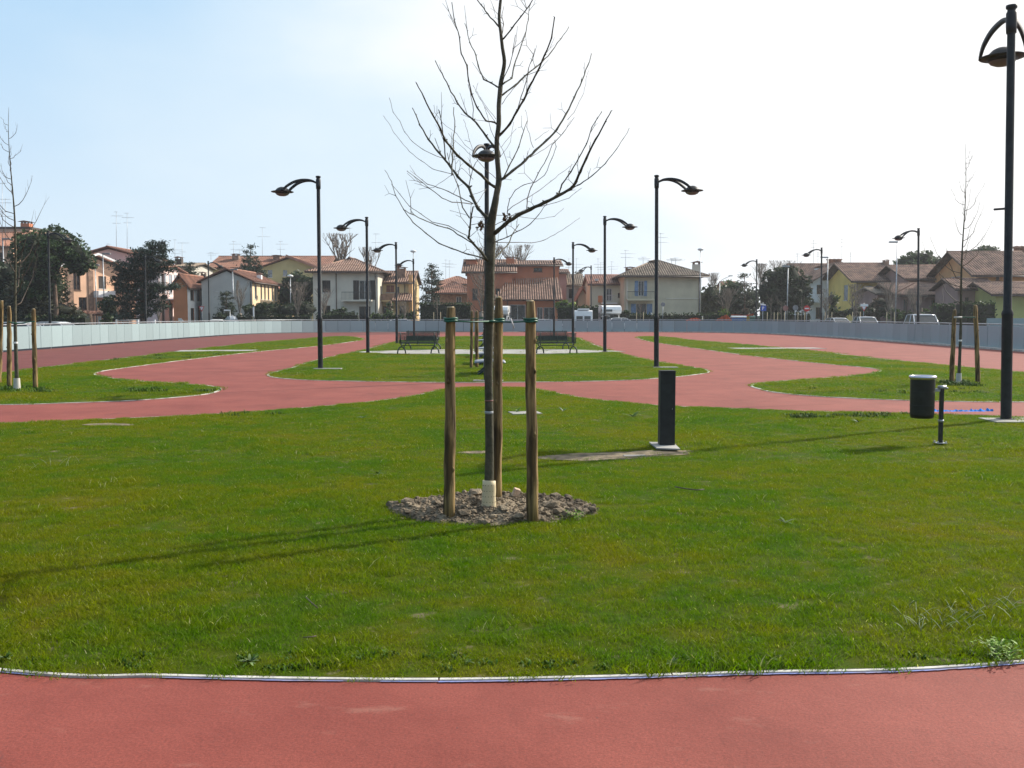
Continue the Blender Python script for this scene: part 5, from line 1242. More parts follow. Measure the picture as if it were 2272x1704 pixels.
for i in range(24): m.obox((X+1.15, 121+i*.32, 5.25), .03, .03, .95, 0)
m.tube([(X+1.15,121,5.73),(X+1.15,128.5,5.73)], .035, 5); o = m.build('railing', M_rail_w, sb)
sb = MB(); sb.box(X+.002, X+1.2, 121, 128.5, 2.0, 2.18); sb = sb.build('balcony_slab', W_white, h.root); m = MB()
for i in range(24): m.obox((X+1.15, 121+i*.32, 2.65), .03, .03, .95, 0)
m.tube([(X+1.15,121,3.13),(X+1.15,128.5,3.13)], .035, 5); m.build('railing', M_rail_w, sb)
# pink block whose side shows right of the cedar
h = House('apartment_block', 'pale pink sunlit block with white balconies between the cedar and the orange wall', 300, 352, 108, 8.4, 600, 592, 'x', W_pink, M_tile_o, [(310,620,320,645,'dark')],
    [(.08,.2,4.0,6.2,'dark+g'),(.36,.5,4.0,6.2,'shutg'),(.66,.8,4.0,6.2,'dark+g'),(.08,.2,.8,3.0,'dark'),(.36,.5,.8,3.0,'dark'),(.66,.8,.8,3.0,'shutg')], oh=.4, cat='apartment building')
for z in (3.5,):
    X = h.X1; sb = MB(); sb.box(X+.002, X+1.1, 110, 116.6, z-.16, z); sb = sb.build('balcony_slab', W_white, h.root); m = MB()
    for i in range(22): m.obox((X+1.05, 110+i*.31, z+.5), .03, .03, .95, 0)
    m.tube([(X+1.05,110,z+.98),(X+1.05,116.6,z+.98)], .035, 5); m.build('railing', M_rail_w, sb)
# grey-beige house with chimney behind
h = House('house', 'small beige house with a dark chimney above the orange wall', 385, 425, 128, 9, 592, 587, 'x', W_grey, M_tile_g, [(400,600,408,612,'dark')]); h.chimney(398, 569, 590, 130, M_eave, .8); h.antenna(388,532,588,130,((.0,.4),(.4,1.6),(.55,1.3))); h.antenna(404,538,590,130,((.02,1.5),(.4,.8)))
# orange-red gable with white side
h = House('house', 'house with orange-red end wall and bright cream side full of shutters', 384, 415, 104, 9.6, 632, 611, 'y', W_orange, M_tile_o, [],
    [(.10,.22,3.2,5.0,'shut'),(.34,.45,3.2,5.0,'shut'),(.55,.64,3.2,5.0,'shutg'),(.80,.90,3.2,5.0,'shut'),(.10,.22,.4,2.4,'shut'),(.34,.43,.2,2.6,'dark'),(.54,.66,.2,2.6,'white'),(.80,.90,.5,2.4,'shutg')], oh=.35)
X = h.X1; m = MB()
# the side is rendered cream: a full skin with the openings left free
sk = MB(); facade(sk, (X+.02,104,0), (0,1,0), (1,0,0), 9.6, -.1, h.ze-.02, [(a*9.6,b*9.6,c,d) for a,b,c,d in ((.10,.22,3.2,5.0),(.34,.45,3.2,5.0),(.55,.64,3.2,5.0),(.80,.90,3.2,5.0),(.10,.22,.4,2.4),(.34,.43,.2,2.6),(.54,.66,.2,2.6),(.80,.90,.5,2.4))], .02); sk.build('side_render', W_white, h.root)
# grey gable house with peach side
h = House('house', 'long house with plain grey-beige gable wall and peach side with shutters', 447, 559, 106, 11.5, 624, 598, 'y', W_grey, M_tile_o, [(492,669,500,676,'dark')],
    [(.08,.16,3.4,5.0,'white'),(.30,.36,3.4,5.0,'shut'),(.44,.50,3.4,5.0,'shut'),(.58,.64,3.4,5.0,'shut'),(.74,.80,3.4,5.0,'shut'),(.88,.94,3.4,5.0,'shut'),(.20,.28,1.4,3.0,'dark')], oh=.35)
X = h.X1; sk = MB(); facade(sk, (X+.02,106,0), (0,1,0), (1,0,0), 11.5, -.1, h.ze-.02, [(a*11.5,b*11.5,c,d) for a,b,c,d in ((.08,.16,3.4,5.0),(.30,.36,3.4,5.0),(.44,.50,3.4,5.0),(.58,.64,3.4,5.0),(.74,.80,3.4,5.0),(.88,.94,3.4,5.0),(.20,.28,1.4,3.0))], .02); sk.build('side_render', W_peach, h.root)
h.pipe(556, 626, 712)
h.chimney(576, 605, 624, 112, W_white, .5); h.chimney(452, 603, 622, 112, M_eave, .5)
m = MB(); m.tube(bez([P(468,643,105.8), P(490,649,105.8), P(512,648,105.8), P(548,634,105.8)],4), .02, 4); m.build('cable', M_frame, h.root)
h = House('house', 'low lean-to house with bright orange roof behind the peach side wall', 575, 646, 120, 8, 645, 633, 'x', W_peach, M_tile_o, [(600,655,610,668,'dark')])
# big olive block
h = House('apartment_block', 'big olive-ochre apartment block with long orange-brown roof and two chimneys', 468, 722, 146, 12, 593, 571, 'x', W_olive, M_tile_o, [(486,598,500,612,'shutg')], [], oh=.6, cat='apartment building')
h.chimney(524,563,576,150,W_brick,1.0); h.chimney(615,566,574,150,W_brick,1.0)
for x, yt in ((518,535),(531,553),(582,505),(622,535),(468,560)): h.antenna(x, yt, 572, 152, ((.02,.6),(.18,1.9),(.5,1.2)) if x != 582 else ((.0,.9),(.30,1.9)), dish=(x == 582))
h = House('apartment_block', 'olive-ochre projecting gable of the big block with two shuttered windows', 580, 704, 141, 6, 594, 571, 'y', W_olive, M_tile_o, [(594,599,604,615,'shutg'),(628,599,637,612,'shutg')], [], oh=.5, cat='apartment building')
m = MB(); b, c = P(634,570,140.4), P(703,596,140.4); m.prism([b, b+Vector((0,0,.35)), c+Vector((0,0,.35)), c], (0,.15,0)); m.build('bargeboard', M_tile_p, h.root)
# white-cream villa
h = House('villa', 'cream two-storey villa with hipped tile roof, balcony and arched door', 694, 838, 113, 10, 602, 577, 'hip', W_cream, M_tile, [(715,622,733,649,'shut'),(797,622,821,665,'door+d'),(716,678,733,712,'dark'),(797,680,822,713,'dark')], [(.2,.35,3.4,5.0,'dark'),(.6,.75,3.4,5.0,'dark')], oh=.75, hip=.85)
h.balcony(758, 648, 824, 665, 1.0, M_rail); h.pipe(746, 604, 712); h.pipe(833, 600, 712); h.box('door_arch', 796, 676, 823, 680, W_cream, .16)
h.antenna(834,519,606,117,((.0,.7),(.22,1.3))); h.antenna(776,503,575,117,((.05,.5),(.2,.6)))
# its dormer with yellow wall
d = House('roof_storey', 'small raised tile-roofed storey with ochre gable on top of the cream villa', 752, 800, 118, 5, 589, 574, 'y', W_ochre, M_tile, [(771,588,778,592,'dark')], oh=.5)
# ochre neighbour
h = House('house', 'ochre house with tiled roof, brown shutter and tiled canopy next to the cream villa', 838, 914, 117, 9, 627, 605, 'x', W_ochre, M_tile, [(857,633,875,649,'shutr'),(880,636,886,655,'dark'),(850,680,860,712,'dark'),(886,678,896,712,'dark')], [], oh=.35)
h.balcony(842, 652, 872, 666, 1.3, M_rail, solid=W_brick); h.chimney(891,592,606,119,W_brick,1.0)
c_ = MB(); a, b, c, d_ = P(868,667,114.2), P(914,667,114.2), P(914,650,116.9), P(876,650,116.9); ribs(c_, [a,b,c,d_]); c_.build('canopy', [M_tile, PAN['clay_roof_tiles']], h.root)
h.box('column', 908, 610, 915, 715, W_or2, .35); h.pipe(898,630,665)
# low brown brick
h = House('house', 'low brown brick house with hipped orange-brown roof and two white windows', 958, 1040, 133, 13, 650, 628, 'hip', W_brick, M_tile_o, [(964,658,976,675,'white'),(1012,658,1024,675,'white')], oh=.7)
h = House('house', 'brown-roofed house peeping above the low brown brick one', 968, 1052, 150, 12, 630, 616, 'hip', W_beigepink, M_tile_o, [], oh=.5)
for x, yt in ((989,576),(997,578)): h.antenna(x, yt, 620, 156, ((.02,.5),(.2,1.8),(.35,1.4)))
# terracotta house: left wing with low-eaved tile roof, right wing higher
h = House('house', 'terracotta red house wing with low tiled eave behind the big tree trunk', 1036, 1136, 112, 9, 602, 580, 'x', W_terra, M_tile, [(1048,640,1060,665,'dark'),(1100,640,1110,660,'dark')], oh=.6)
h.chimney(1132,570,582,115,W_terra,.9); h.chimney(1046,576,584,115,W_terra,1.2)
h = House('house', 'terracotta red main house with round blue window and thin tiled roof edge', 1097, 1240, 114, 9, 589, 582, 'x', W_terra, M_tile, [(1184,594,1203,603,'dark')], oh=.5)
m = MB(); c = P(1145,598,114); m.lathe([(0,0),(.34,0),(.38,.05),(.42,.06),(.42,0)], (0,0,0), 18); o = m.build('round_window', mat('blue_round_glass', (.10,.15,.20), rough=.2), h.root); o.location = Vector((c.x,113.99,c.z))-Vector(h.root.location); o.rotation_euler = (R(90),0,0)
h.box('corner_post', 1231, 665, 1235, 713, W_pink, .5)
# ground-floor wing with its broad tile roof
g_ = House('house_wing', 'terracotta single-storey wing with broad sunlit tile roof and glazed doors', 1092, 1238, 108.5, 5.2, 666, 661, 'x', W_terra, M_tile, [(1131,676,1166,712,'door'),(1192,682,1204,712,'white'),(1206,682,1230,712,'door')], oh=.3)
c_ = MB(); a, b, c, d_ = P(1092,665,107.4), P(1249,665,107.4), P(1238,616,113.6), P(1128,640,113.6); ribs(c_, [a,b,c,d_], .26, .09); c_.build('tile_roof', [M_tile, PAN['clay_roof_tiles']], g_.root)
g_.pipe(1126,668,700)
# small ones
h = House('house', 'narrow brown house squeezed behind the terracotta house', 1240, 1257, 126, 8, 606, 601, 'x', W_purple, M_tile, []); 
h = House('house', 'small grey-white house with grey-brown roof right of the terracotta house', 1243, 1290, 130, 8, 632, 612, 'x', W_grey, M_tile_g, [(1262,641,1272,662,'shut')])
h = House('shed', 'low outhouse with sloping salmon roof behind the white van', 1282, 1304, 124, 7, 660, 640, 'y', W_pale, M_tile_p, [])
for x, yt in ((1262,573),(1279,573),(1327,573),(1333,582),(1357,580)): h.antenna(x, yt, 618, 136, ((.03,.5),(.3,1.6),(.45,1.3)))
h = House('house', 'pale green-beige terraced house with bright salmon roof, skylight and white balcony door', 1309, 1387, 117, 9, 631, 613, 'x', W_pale, M_tile_p, [(1345,640,1358,668,'door'),(1371,650,1381,660,'dark')], oh=.3)
h.balcony(1336, 655, 1370, 671, 1.2, M_rail_w, slab_m=W_white); h.box('red_canopy', 1327, 656, 1337, 671, W_orange, .15)
m = MB(); a = P(1323,622,118.2); m.obox((a.x,117.9,a.z+.05), .45, .5, .25, 0); m.build('skylight', M_frame, h.root); h.pipe(1386,616,700)
# big cream villa
h = House('villa', 'large beige villa with wide hipped roof, blue shutters and balcony, plain wall beside', 1386, 1556, 112, 11, 612, 581, 'hip', W_beige, M_tile_g, [(1416,623,1429,657,'door+b'),(1412,674,1434,700,'dark'),(1364,0,1365,1,'dark')][:2], oh=.75, hip=.95)
h.balcony(1392, 647, 1452, 663, 1.2, M_rail); h.box('shutter', 1400,674,1411,698, M_shut_b,.06); h.box('shutter', 1435,674,1447,698, M_shut_b,.06)
h.box('shutter', 1408,624,1415,656, M_shut_b,.07) ; h.box('string_course', 1478, 661.5, 1552, 663.5, W_cream, .07); h.pipe(1551.5,613,712); h.box('pillar', 1389,620,1393,712,W_cream,.3)
h.box('awning_cloth', 1425,645,1450,658, M_shut_b,.0,-1.22) if 0 else None
h.chimney(1397,592,606,115,W_brick,.9); h.chimney(1448,578,587,117,W_brick,.8); h.chimney(1545,579,607,115,W_cream,.85)
for x, yt, yb in ((1388,555,604),(1466,517,580),(1427,570,590),(1490,573,590),(1499,572,590)): h.antenna(x, yt, yb, 119, ((.02,.6),(.16,1.8),(.33,1.6)))
# low distant roofs
h = House('house', 'distant low house with orange roof beyond the dark garden trees', 1615, 1642, 170, 10, 640, 627, 'x', W_peach, M_tile_o, [])
# white gabled
h = House('house', 'bluish-white gabled house with three round chimneys and a brown roof', 1797, 1868+64, 124, 10, 628, 586, 'y', W_bluew, M_tile, [(1841,602,1853,614,'dark'),(1812,632,1822,654,'dark'),(1810,682,1822,706,'dark')], oh=.5)
h.balcony(1792, 653, 1822, 668, 1.2, solid=W_bluew)
h = House('house', 'long brown-roofed wing west of the bluish-white gable', 1772, 1860, 133, 9, 622, 588, 'x', W_bluew, M_tile, [], oh=.4); h.chimney(1817,589,612,131,W_white,.9)
for x in (1841,1850.5,1860): h.chimney(x,574,588,134,M_tile,.85,round_=True)
for x, yt in ((1805,533),(1868,530),(1887,560),(1815,560),(1769,562)): h.antenna(x, yt, 588, 138, ((.02,.5),(.13,1.4),(.3,1.2)))
# yellow house
h = House('house', 'yellow house with brown tile roof, white skylight and deep brown eaves', 1901, 1978, 114, 10.5, 619, 587, 'x', W_yellow, M_tile, [(1920,634,1935,656,'shutg'),(1956,634,1970,645,'shutg')], [(.28,.42,3.4,5.2,'shutg'),(.75,.86,1.0,2.8,'shut')], oh=1.0)
h.pipe(1901,620,690); h.chimney(1965,576,589,119,W_brick,.6)
sk_ = P(1943,602,116.3); m = MB(); m.obox((0,0,0), .9, .7, .12, 0); o = m.build('skylight', M_white, h.root); o.location = Vector((sk_.x,116.2,sk_.z+.05))-Vector(h.root.location); o.rotation_euler = (R(32),0,0)
# brown terraces
h = House('house', 'brown-purple terraced house with slanting tile roof behind the silver people carrier', 2016, 2120, 108, 9, 616, 592, 'x', W_purple, M_tile, [(2100,622,2112,640,'dark')], [(.2,.5,3.8,5.2,'white')], oh=.8)
g_ = House('house_wing', 'low purple-brown front wing with tiled roof and porch behind the silver people carrier', 1996, 2098, 101, 8, 653, 632, 'x', W_purple, M_tile, [(2004,664,2014,706,'dark'),(2030,668,2038,706,'white'),(2066,664,2078,690,'dark')], [(.3,.5,1.0,2.6,'dark')], oh=.7)
m = MB(); a, b = P(1990,650,100.2), P(2028,630,100.2); m.prism([a, a+Vector((0,0,.14)), b+Vector((0,0,.14)), b], (0,.2,0)); m.build('verge_tiles', M_tile_p, g_.root)
g_ = House('house_wing', 'dim brown lean-to with sagging roof in front of the yellow house', 1948, 1990, 104, 6, 652, 641, 'x', W_purple, M_tile_g, [(1962,664,1972,700,'dark')], oh=.5)
h = House('house', 'brown tile-roofed house between the pines and the orange gable', 2060, 2135, 124, 9, 606, 586, 'x', W_or2, M_tile, [], oh=.5)
# orange house
h = House('house', 'warm orange house with tall gable and brown tile roof at the east edge', 2166, 2300, 98, 9.5, 604, 562, 'x', W_or2, M_tile, [(2210,612,2218,622,'dark')], [(.35,.6,3.9,5.6,'white')], oh=.9)
g_ = House('house_wing', 'olive-yellow ground-floor wing with low brown roof behind the tall lamp post', 2209, 2330, 91, 6, 650, 630, 'x', W_ol2, M_tile, [(2225,664,2236,694,'dark')], [], oh=.8)
g_ = House('house_wing', 'dark brown porch wing below the orange gable', 2125, 2206, 95, 5, 640, 622, 'x', W_purple, M_tile, [(2140,660,2150,705,'dark'),(2172,655,2186,700,'dark')], [], oh=.5)
h = House('house', 'brown-roofed house beyond the tall lamp at the east edge', 2250, 2400, 106, 9, 590, 562, 'x', W_or2, M_tile, []); 
for i, x in enumerate((2255,2266)): h.chimney(x,545,572,108,W_brick,.7,round_=True)
# kiosk with tiled roof at the west gate
r = empty('gate_porch', (P(205,700,92).x, 92, 0), 'small gate porch with orange tiled roof on white posts below the umbrella pine', 'porch')
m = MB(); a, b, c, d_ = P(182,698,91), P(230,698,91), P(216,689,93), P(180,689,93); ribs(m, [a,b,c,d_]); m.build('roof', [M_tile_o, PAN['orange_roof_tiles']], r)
for x in (193,221): a = P(x,700,91.5); m = MB(); m.obox((a.x,91.5,a.z/2-.3), .22, .22, a.z+.5, 0); m.build('post', W_white, r)
m = MB(); a, b = P(190,700,91.4), P(226,697,91.4); m.box(a.x,b.x,91.35,91.6,a.z,b.z); m.build('beam', W_white, r)
r = empty('garden_gate', (P(285,710,88).x, 88, 0), 'pale metal gate frame with white posts beneath the cedar', 'gate')
for x in (258,306,343): a = P(x,709,88); m = MB(); m.obox((a.x,88,a.z/2), .12, .12, a.z, 0); m.build('post', W_white, r)
m = MB(); a, b = P(258,711,88), P(306,710,88); m.tube([a,b], .035, 5); m.build('rail', M_rail_w, r)
# low parapet wall by the east houses
m = MB(); a, b = P(2192,706,78), P(2280,707,78); m.box(a.x,b.x,78,78.2,0,a.z); tag(m.build('boundary_wall', M_panel), 'pale grey low garden wall behind the fence below the olive-yellow wing', 'wall')
m = MB(); a, b = P(1330,671,112.5), P(1240,671,112.5); m.box(b.x,P(1386,700,112).x,112.5,112.75,0,P(0,690,112).z); tag(m.build('garden_wall', W_grey), 'low grey garden wall behind the camper van and white van', 'wall')
# ------------------------------------------------------------------ evergreens, hedges, bare trees beyond the fence
def leafmat(n, c, c2, tr=.25):
    m = mat('foliage_'+n, c, rough=.6, var=.3, scale=.9, col2=c2, detail=6, spec=.3); t = m.node_tree
    b = t.nodes['Principled BSDF']; tl = t.nodes.new('ShaderNodeBsdfTranslucent'); r = [x for x in t.nodes if x.type == 'VALTORGB'][0]
    t.links.new(r.outputs[0], tl.inputs[0]); ms = t.nodes.new('ShaderNodeMixShader'); ms.inputs[0].default_value = tr
    t.links.new(b.outputs[0], ms.inputs[1]); t.links.new(tl.outputs[0], ms.inputs[2]); t.links.new(ms.outputs[0], t.nodes['Material Output'].inputs[0]); return m
F_pine = leafmat('pine', (.050,.085,.030), (.022,.040,.016)); F_cedar = leafmat('cedar', (.030,.055,.035), (.015,.028,.02)); F_dark = leafmat('dark', (.032,.048,.022), (.016,.026,.014))
F_hedge = leafmat('hedge', (.035,.060,.020), (.018,.030,.012)); F_bright = leafmat('bright', (.16,.24,.03), (.08,.13,.02)); F_mid = leafmat('mid', (.065,.10,.03), (.03,.05,.016)); F_brown = leafmat('brown', (.11,.075,.05), (.05,.04,.028))
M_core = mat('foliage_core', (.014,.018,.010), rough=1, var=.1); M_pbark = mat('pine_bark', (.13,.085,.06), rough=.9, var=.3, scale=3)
def quads(mb, c, rad, n, s, q, shell=.55, flat=1.0, up=0.0):
    for _ in range(n):
        d = Vector((q.gauss(0,1), q.gauss(0,1), q.gauss(0,1))).normalized(); t = shell+(1-shell)*q.random()**.6
        p = Vector((c[0]+d.x*rad[0]*t, c[1]+d.y*rad[1]*t, c[2]+d.z*rad[2]*t))
        u = Vector((q.uniform(-1,1), q.uniform(-1,1), q.uniform(-1,1)*flat)).normalized(); v = u.cross(Vector((q.uniform(-1,1), q.uniform(-1,1), q.uniform(-1,1)))).normalized()
        a = s*q.uniform(.5,1.2); mb.add([p-u*a, p-v*a*.5, p+u*a, p+v*a*.55], [(0,1,2,3)])
def blob(mb, c, rad, q, k=.8):
    v, f = rock((0,0,0), 1, q, 1); mb.add([(c[0]+p[0]*rad[0]*k, c[1]+p[1]*rad[1]*k, c[2]+p[2]*rad[2]*k) for p in v], f, True)
def evergreen(name, label, blobs, Y, fm, seed, leaf=.26, n_per=1.0, trunk=None, depth=1.0, cat='tree', group=None, flat=.8):
    """blobs: (px, py, rx_px, ry_px) as seen from the camera, at depth Y"""
    q = random.Random(seed); s = Y/F; cx = sum(b[0] for b in blobs)/len(blobs); base = P(cx, 700, Y)
    root = empty(name, (base.x, Y, 0), label, cat, group); m = MB(); core = MB(); zmin = 99
    for (x, y, rx, ry) in blobs:
        c = P(x, y, Y); RX, RZ = rx*s, ry*s; RY = min(RX, 3.0)*depth; c = Vector((c.x, Y+q.uniform(-.3,.3)*RY, c.z)); zmin = min(zmin, c.z-RZ*.5)
        blob(core, c, (RX, RY, RZ), q, .80)
        area = RX*RZ*3.14
        # secondary lumps on the surface give clumped light and dark
        k = max(4, int(area*.9))
        for _ in range(min(k, 60)):
            d = Vector((q.gauss(0,1), q.gauss(0,1)-.4, q.gauss(0,1)+.2)).normalized(); cc = Vector((c.x+d.x*RX*.86, c.y+d.y*RY*.86, c.z+d.z*RZ*.86)); rr = min(.75, .34*min(RX,RZ)+.18)*q.uniform(.7,1.3)
            quads(m, cc, (rr,rr,rr*.8), int(26*n_per), leaf, q, .3, flat)
        quads(m, c, (RX,RY,RZ), int(area*22*n_per), leaf, q, .75, flat)
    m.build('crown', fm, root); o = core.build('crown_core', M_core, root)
    t = MB(); tx = base.x if trunk is None else P(trunk, 700, Y).x; t.tube([(tx,Y,-.05),(tx+.05,Y,zmin*.5),(tx,Y,zmin+.8)], [.28,.22,.16], 8); t.build('trunk', M_pbark, root)
    return root
evergreen('umbrella_pine', 'huge dark umbrella pine with broad rounded crown towering over the west fence', [(85,548,52,38),(125,540,46,36),(160,562,40,34),(60,565,40,38),(185,578,28,24),(110,585,60,34),(175,588,28,18),(85,620,52,40)], 84, F_pine, 1, .17, 3.0)
evergreen('dark_conifer', 'broad dark brownish conifer mass beneath the umbrella pine', [(95,650,58,44),(60,670,50,40),(115,690,66,30),(140,700,50,18),(60,705,60,18),(120,640,26,40)], 86, leafmat('brownish', (.060,.060,.030), (.028,.030,.016)), 61, .19, 2.2, flat=.5)
evergreen('dark_conifer', 'dark conifer filling the west picture edge under the pine', [(10,620,40,40),(20,670,45,40),(45,700,50,20)], 88, F_dark, 2, .34)
# cedar: tiers of drooping flat layers
def cedar(label, Y, tiers, seed, top, fm=F_cedar, name='cedar'):
    q = random.Random(seed); s = Y/F; b = P(top[0], 700, Y); root = empty(name, (b.x, Y, 0), label, 'tree'); m = MB(); lim = MB()
    for (xc, y, xl, xr, th) in tiers:
        nc = max(3, int((xr-xl)*s*5.5))
        for k_ in range(nc):
            t = (k_+q.random())/nc; e = abs(2*t-1); px_ = xl+(xr-xl)*t; c = P(px_, y+q.gauss(0,1)*th*.22, Y); dy = q.uniform(-1,1)*2.2*(1-e*.6); tilt = (.5-t)*.5
            rx_ = q.uniform(.35,.75); rz_ = .16+th*s*.35*(1-e*.6)
            for _ in range(34):
                ox, oy, oz = q.gauss(0,.5)*rx_, q.gauss(0,.5)*rx_, q.gauss(0,.45)*rz_
                u = Vector((q.uniform(-1,1), q.uniform(-1,1), q.uniform(-.6,.25))).normalized()*.23*q.uniform(.5,1.2); v = Vector((-u.y,u.x,q.uniform(-.1,.1)))*.40
                p = Vector((c.x+ox, Y+dy+oy, c.z+oz+ox*tilt*-1.0)); m.add([p-u, p-v, p+u+Vector((0,0,-.05)), p+v], [(0,1,2,3)])
        a, c, d = P(xl+4,y-1,Y), P(xc,y+6,Y), P(xr-4,y-1,Y); lim.tube([a,(a+c)/2,c,(c+d)/2,d], [.03,.07,.1,.07,.03], 5)
    lim.build('limbs', M_pbark, root); m.build('crown', fm, root); t = MB(); a = P(top[0], top[1], Y); tr_ = .35 if name == 'cedar' else .13; t.tube([(b.x,Y,0),(b.x,Y,a.z*.5),(a.x,Y,a.z)], [tr_,tr_*.7,.03], 8); t.build('trunk', M_pbark, root); return root
cedar('spreading dark cedar with drooping layered branches in front of the mauve gable', 92, [(345,541,340,366,8),(350,549,334,370,9),(330,558,306,372,10),(335,568,300,368,10),(300,575,282,350,10),(320,585,262,388,12),(310,597,252,380,11),(300,607,260,352,11),(300,618,246,345,11),(300,632,258,352,11),(310,645,262,360,12),(330,636,330,398,9),(300,660,262,370,14),(305,675,250,366,14),(300,690,262,350,14),(300,702,255,330,12)], 4, (318,560))
cedar('small dark spruce with upswept boughs in front of the olive block', 128, [(555,546,554,558,12),(556,558,551,560,10),(557,572,548,566,10),(558,582,542,572,9),(558,592,540,578,10),(560,602,536,586,10),(560,612,538,590,10)], 5, (556,545), F_cedar, 'spruce')
cedar('narrow conical fir beside the grey gable wall', 101, [(502,652,500,504,6),(502,662,497,507,8),(502,674,493,510,9),(502,686,490,513,9),(502,697,488,514,9)], 6, (502,648), F_dark, 'fir')
cedar('dark fir behind the white-sided house', 126, [(422,586,420,425,7),(423,596,414,430,9),(424,606,408,436,10),(424,616,400,438,10)], 7, (422,582), F_dark, 'fir')
cedar('dark conical conifer left of the low brown brick house', 122, [(958,590,955,961,7),(958,600,951,966,9),(960,612,946,972,12),(962,626,942,976,14),(964,642,938,976,14),(962,658,934,972,14),(958,674,932,965,14),(950,690,930,962,12)], 8, (958,588), F_cedar, 'conifer')
cedar('small dark conifer behind the terracotta house', 140, [(1284,606,1281,1287,6),(1285,614,1277,1293,8),(1286,626,1273,1297,10)], 9, (1284,603), F_dark, 'conifer')
cedar('dark pointed conifer in the garden trees by the blue bin', 118, [(1651,612,1648,1655,9),(1652,630,1642,1662,12),(1652,650,1636,1668,14),(1652,670,1632,1672,14),(1650,690,1632,1672,12)], 10, (1652,608), F_dark, 'conifer')
evergreen('holm_oak', 'round dense dark evergreen beside the cream villa', [(655,625,28,22),(680,640,22,30),(640,655,26,24),(668,668,24,22)], 118, F_hedge, 11, .30)
evergreen('garden_shrub', 'brown-twigged dark shrub mass under the holm oak', [(640,690,34,18),(672,688,26,20),(600,690,26,16),(578,696,20,14)], 108, F_dark, 12, .26, cat='shrub')
evergreen('garden_shrub', 'dark garden shrub in front of the peach side wall', [(565,690,22,16),(590,684,18,14)], 104, F_hedge, 13, .24, cat='shrub')
evergreen('garden_shrub', 'dark shrub between the villa and its arched door', [(757,698,12,14),(775,704,14,10),(740,700,12,14)], 108, F_hedge, 14, .22, cat='shrub')
evergreen('lollipop_tree', 'small clipped round tree in front of the ochre house', [(866,680,9,9)], 108, F_mid, 15, .2)
evergreen('garden_shrub', 'low green shrubs along the ochre house', [(845,704,14,9),(866,702,12,9),(890,704,16,10),(915,700,14,10),(832,706,10,10)], 106, F_mid, 16, .22, cat='shrub')
evergreen('garden_shrub', 'bright yellow-green shrub beside the terracotta wing', [(1252,674,14,8),(1264,678,10,7),(1244,680,8,7)], 106, F_bright, 17, .22, cat='shrub')
evergreen('round_pine', 'dark round-crowned pine far behind the salmon-roofed house', [(1305,640,18,16),(1298,655,14,14)], 140, F_dark, 18, .3)
evergreen('round_pine', 'dark round pine between the beige villa and the white gable', [(1720,620,30,26),(1752,612,32,26),(1780,640,26,28),(1740,650,40,30),(1705,650,22,28),(1765,676,34,24),(1720,685,34,20)], 104, F_dark, 19, .22, 1.7)
evergreen('garden_tree', 'dark green tree mass east of the beige villa', [(1564,672,12,30),(1576,652,20,24),(1598,672,28,26),(1575,688,24,20),(1618,655,24,22),(1636,680,30,28),(1660,690,26,20),(1668,664,22,26),(1610,692,30,20)], 120, F_dark, 20, .28)
evergreen('garden_tree', 'mid-green rounded tree behind the slanting-arm street light', [(1625,640,26,16),(1612,650,22,16)], 130, F_mid, 62, .28)
evergreen('umbrella_pine', 'flat-topped umbrella pine above the brown terraced roofs', [(2010,586,32,16),(2040,574,40,18),(2068,584,26,16)], 126, F_pine, 21, .22, 1.8)
evergreen('umbrella_pine', 'flat-topped umbrella pine behind the orange gable', [(2160,568,24,14),(2190,560,30,16),(2212,568,14,12)], 120, F_pine, 22, .22, 1.8)
evergreen('garden_shrub', 'green shrub in the garden below the bluish-white house', [(1846,664,12,16),(1850,690,16,18),(1866,700,20,14)], 108, F_mid, 23, .24, cat='shrub')
evergreen('garden_shrub', 'dark shrub mass before the yellow house', [(1905,690,22,16),(1935,694,24,14),(1960,690,18,14)], 100, F_dark, 24, .24, cat='shrub')
evergreen('garden_shrub', 'reddish-brown shrub beside the yellow house', [(1955,672,16,12),(1940,680,12,10)], 101, F_brown, 25, .2, cat='shrub')
evergreen('garden_shrub', 'yellow-green flowering shrub behind the parked cars', [(2058,696,18,10),(1985,698,16,10),(2085,690,16,16)], 92, F_mid, 26, .22, cat='shrub')
evergreen('garden_shrub', 'small red-leaved shrub behind the orange netting', [(1645,696,10,8),(1655,694,6,9)], 112, F_brown, 27, .2, cat='shrub')
evergreen('garden_shrub', 'bright green shrub beyond the hedge east of the beige villa', [(1605,692,12,8)], 112, F_bright, 28, .2, cat='shrub')
evergreen('garden_shrub', 'dark laurel by the gate porch', [(240,680,18,22),(250,700,18,14)], 94, F_hedge, 29, .24, cat='shrub')
evergreen('garden_shrub', 'low bright green ground shrub west of the gate porch', [(165,714,24,6),(235,708,12,8)], 86, F_mid, 30, .2, cat='shrub')
def hedge(label, xl, xr, yt, Y, fm, seed, th=1.1, bright=None):
    q = random.Random(seed); a, b = P(xl, yt, Y), P(xr, yt, Y); h = a.z; root = empty('hedge', ((a.x+b.x)/2, Y, 0), label, 'hedge', 'clipped hedges')
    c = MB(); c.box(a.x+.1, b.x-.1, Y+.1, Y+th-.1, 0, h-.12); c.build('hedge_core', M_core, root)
    m = MB(); n = int((b.x-a.x)*h*42)
    for _ in range(n):
        f_ = q.random(); x = q.uniform(a.x, b.x); 
        if f_ < .72: p = Vector((x, Y+q.uniform(-.08,.15), q.uniform(.0,h)))
        else: p = Vector((x, Y+q.uniform(0,th), h+q.gauss(0,.07)))
        u = Vector((q.uniform(-1,1), q.uniform(-1,1), q.uniform(-1,1))).normalized()*.15*q.uniform(.5,1.1); v = u.cross(Vector((q.random(), q.random(), q.random()))).normalized()*.08
        m.add([p-u, p-v, p+u, p+v], [(0,1,2,3)])
    m.build('leaves', fm, root)
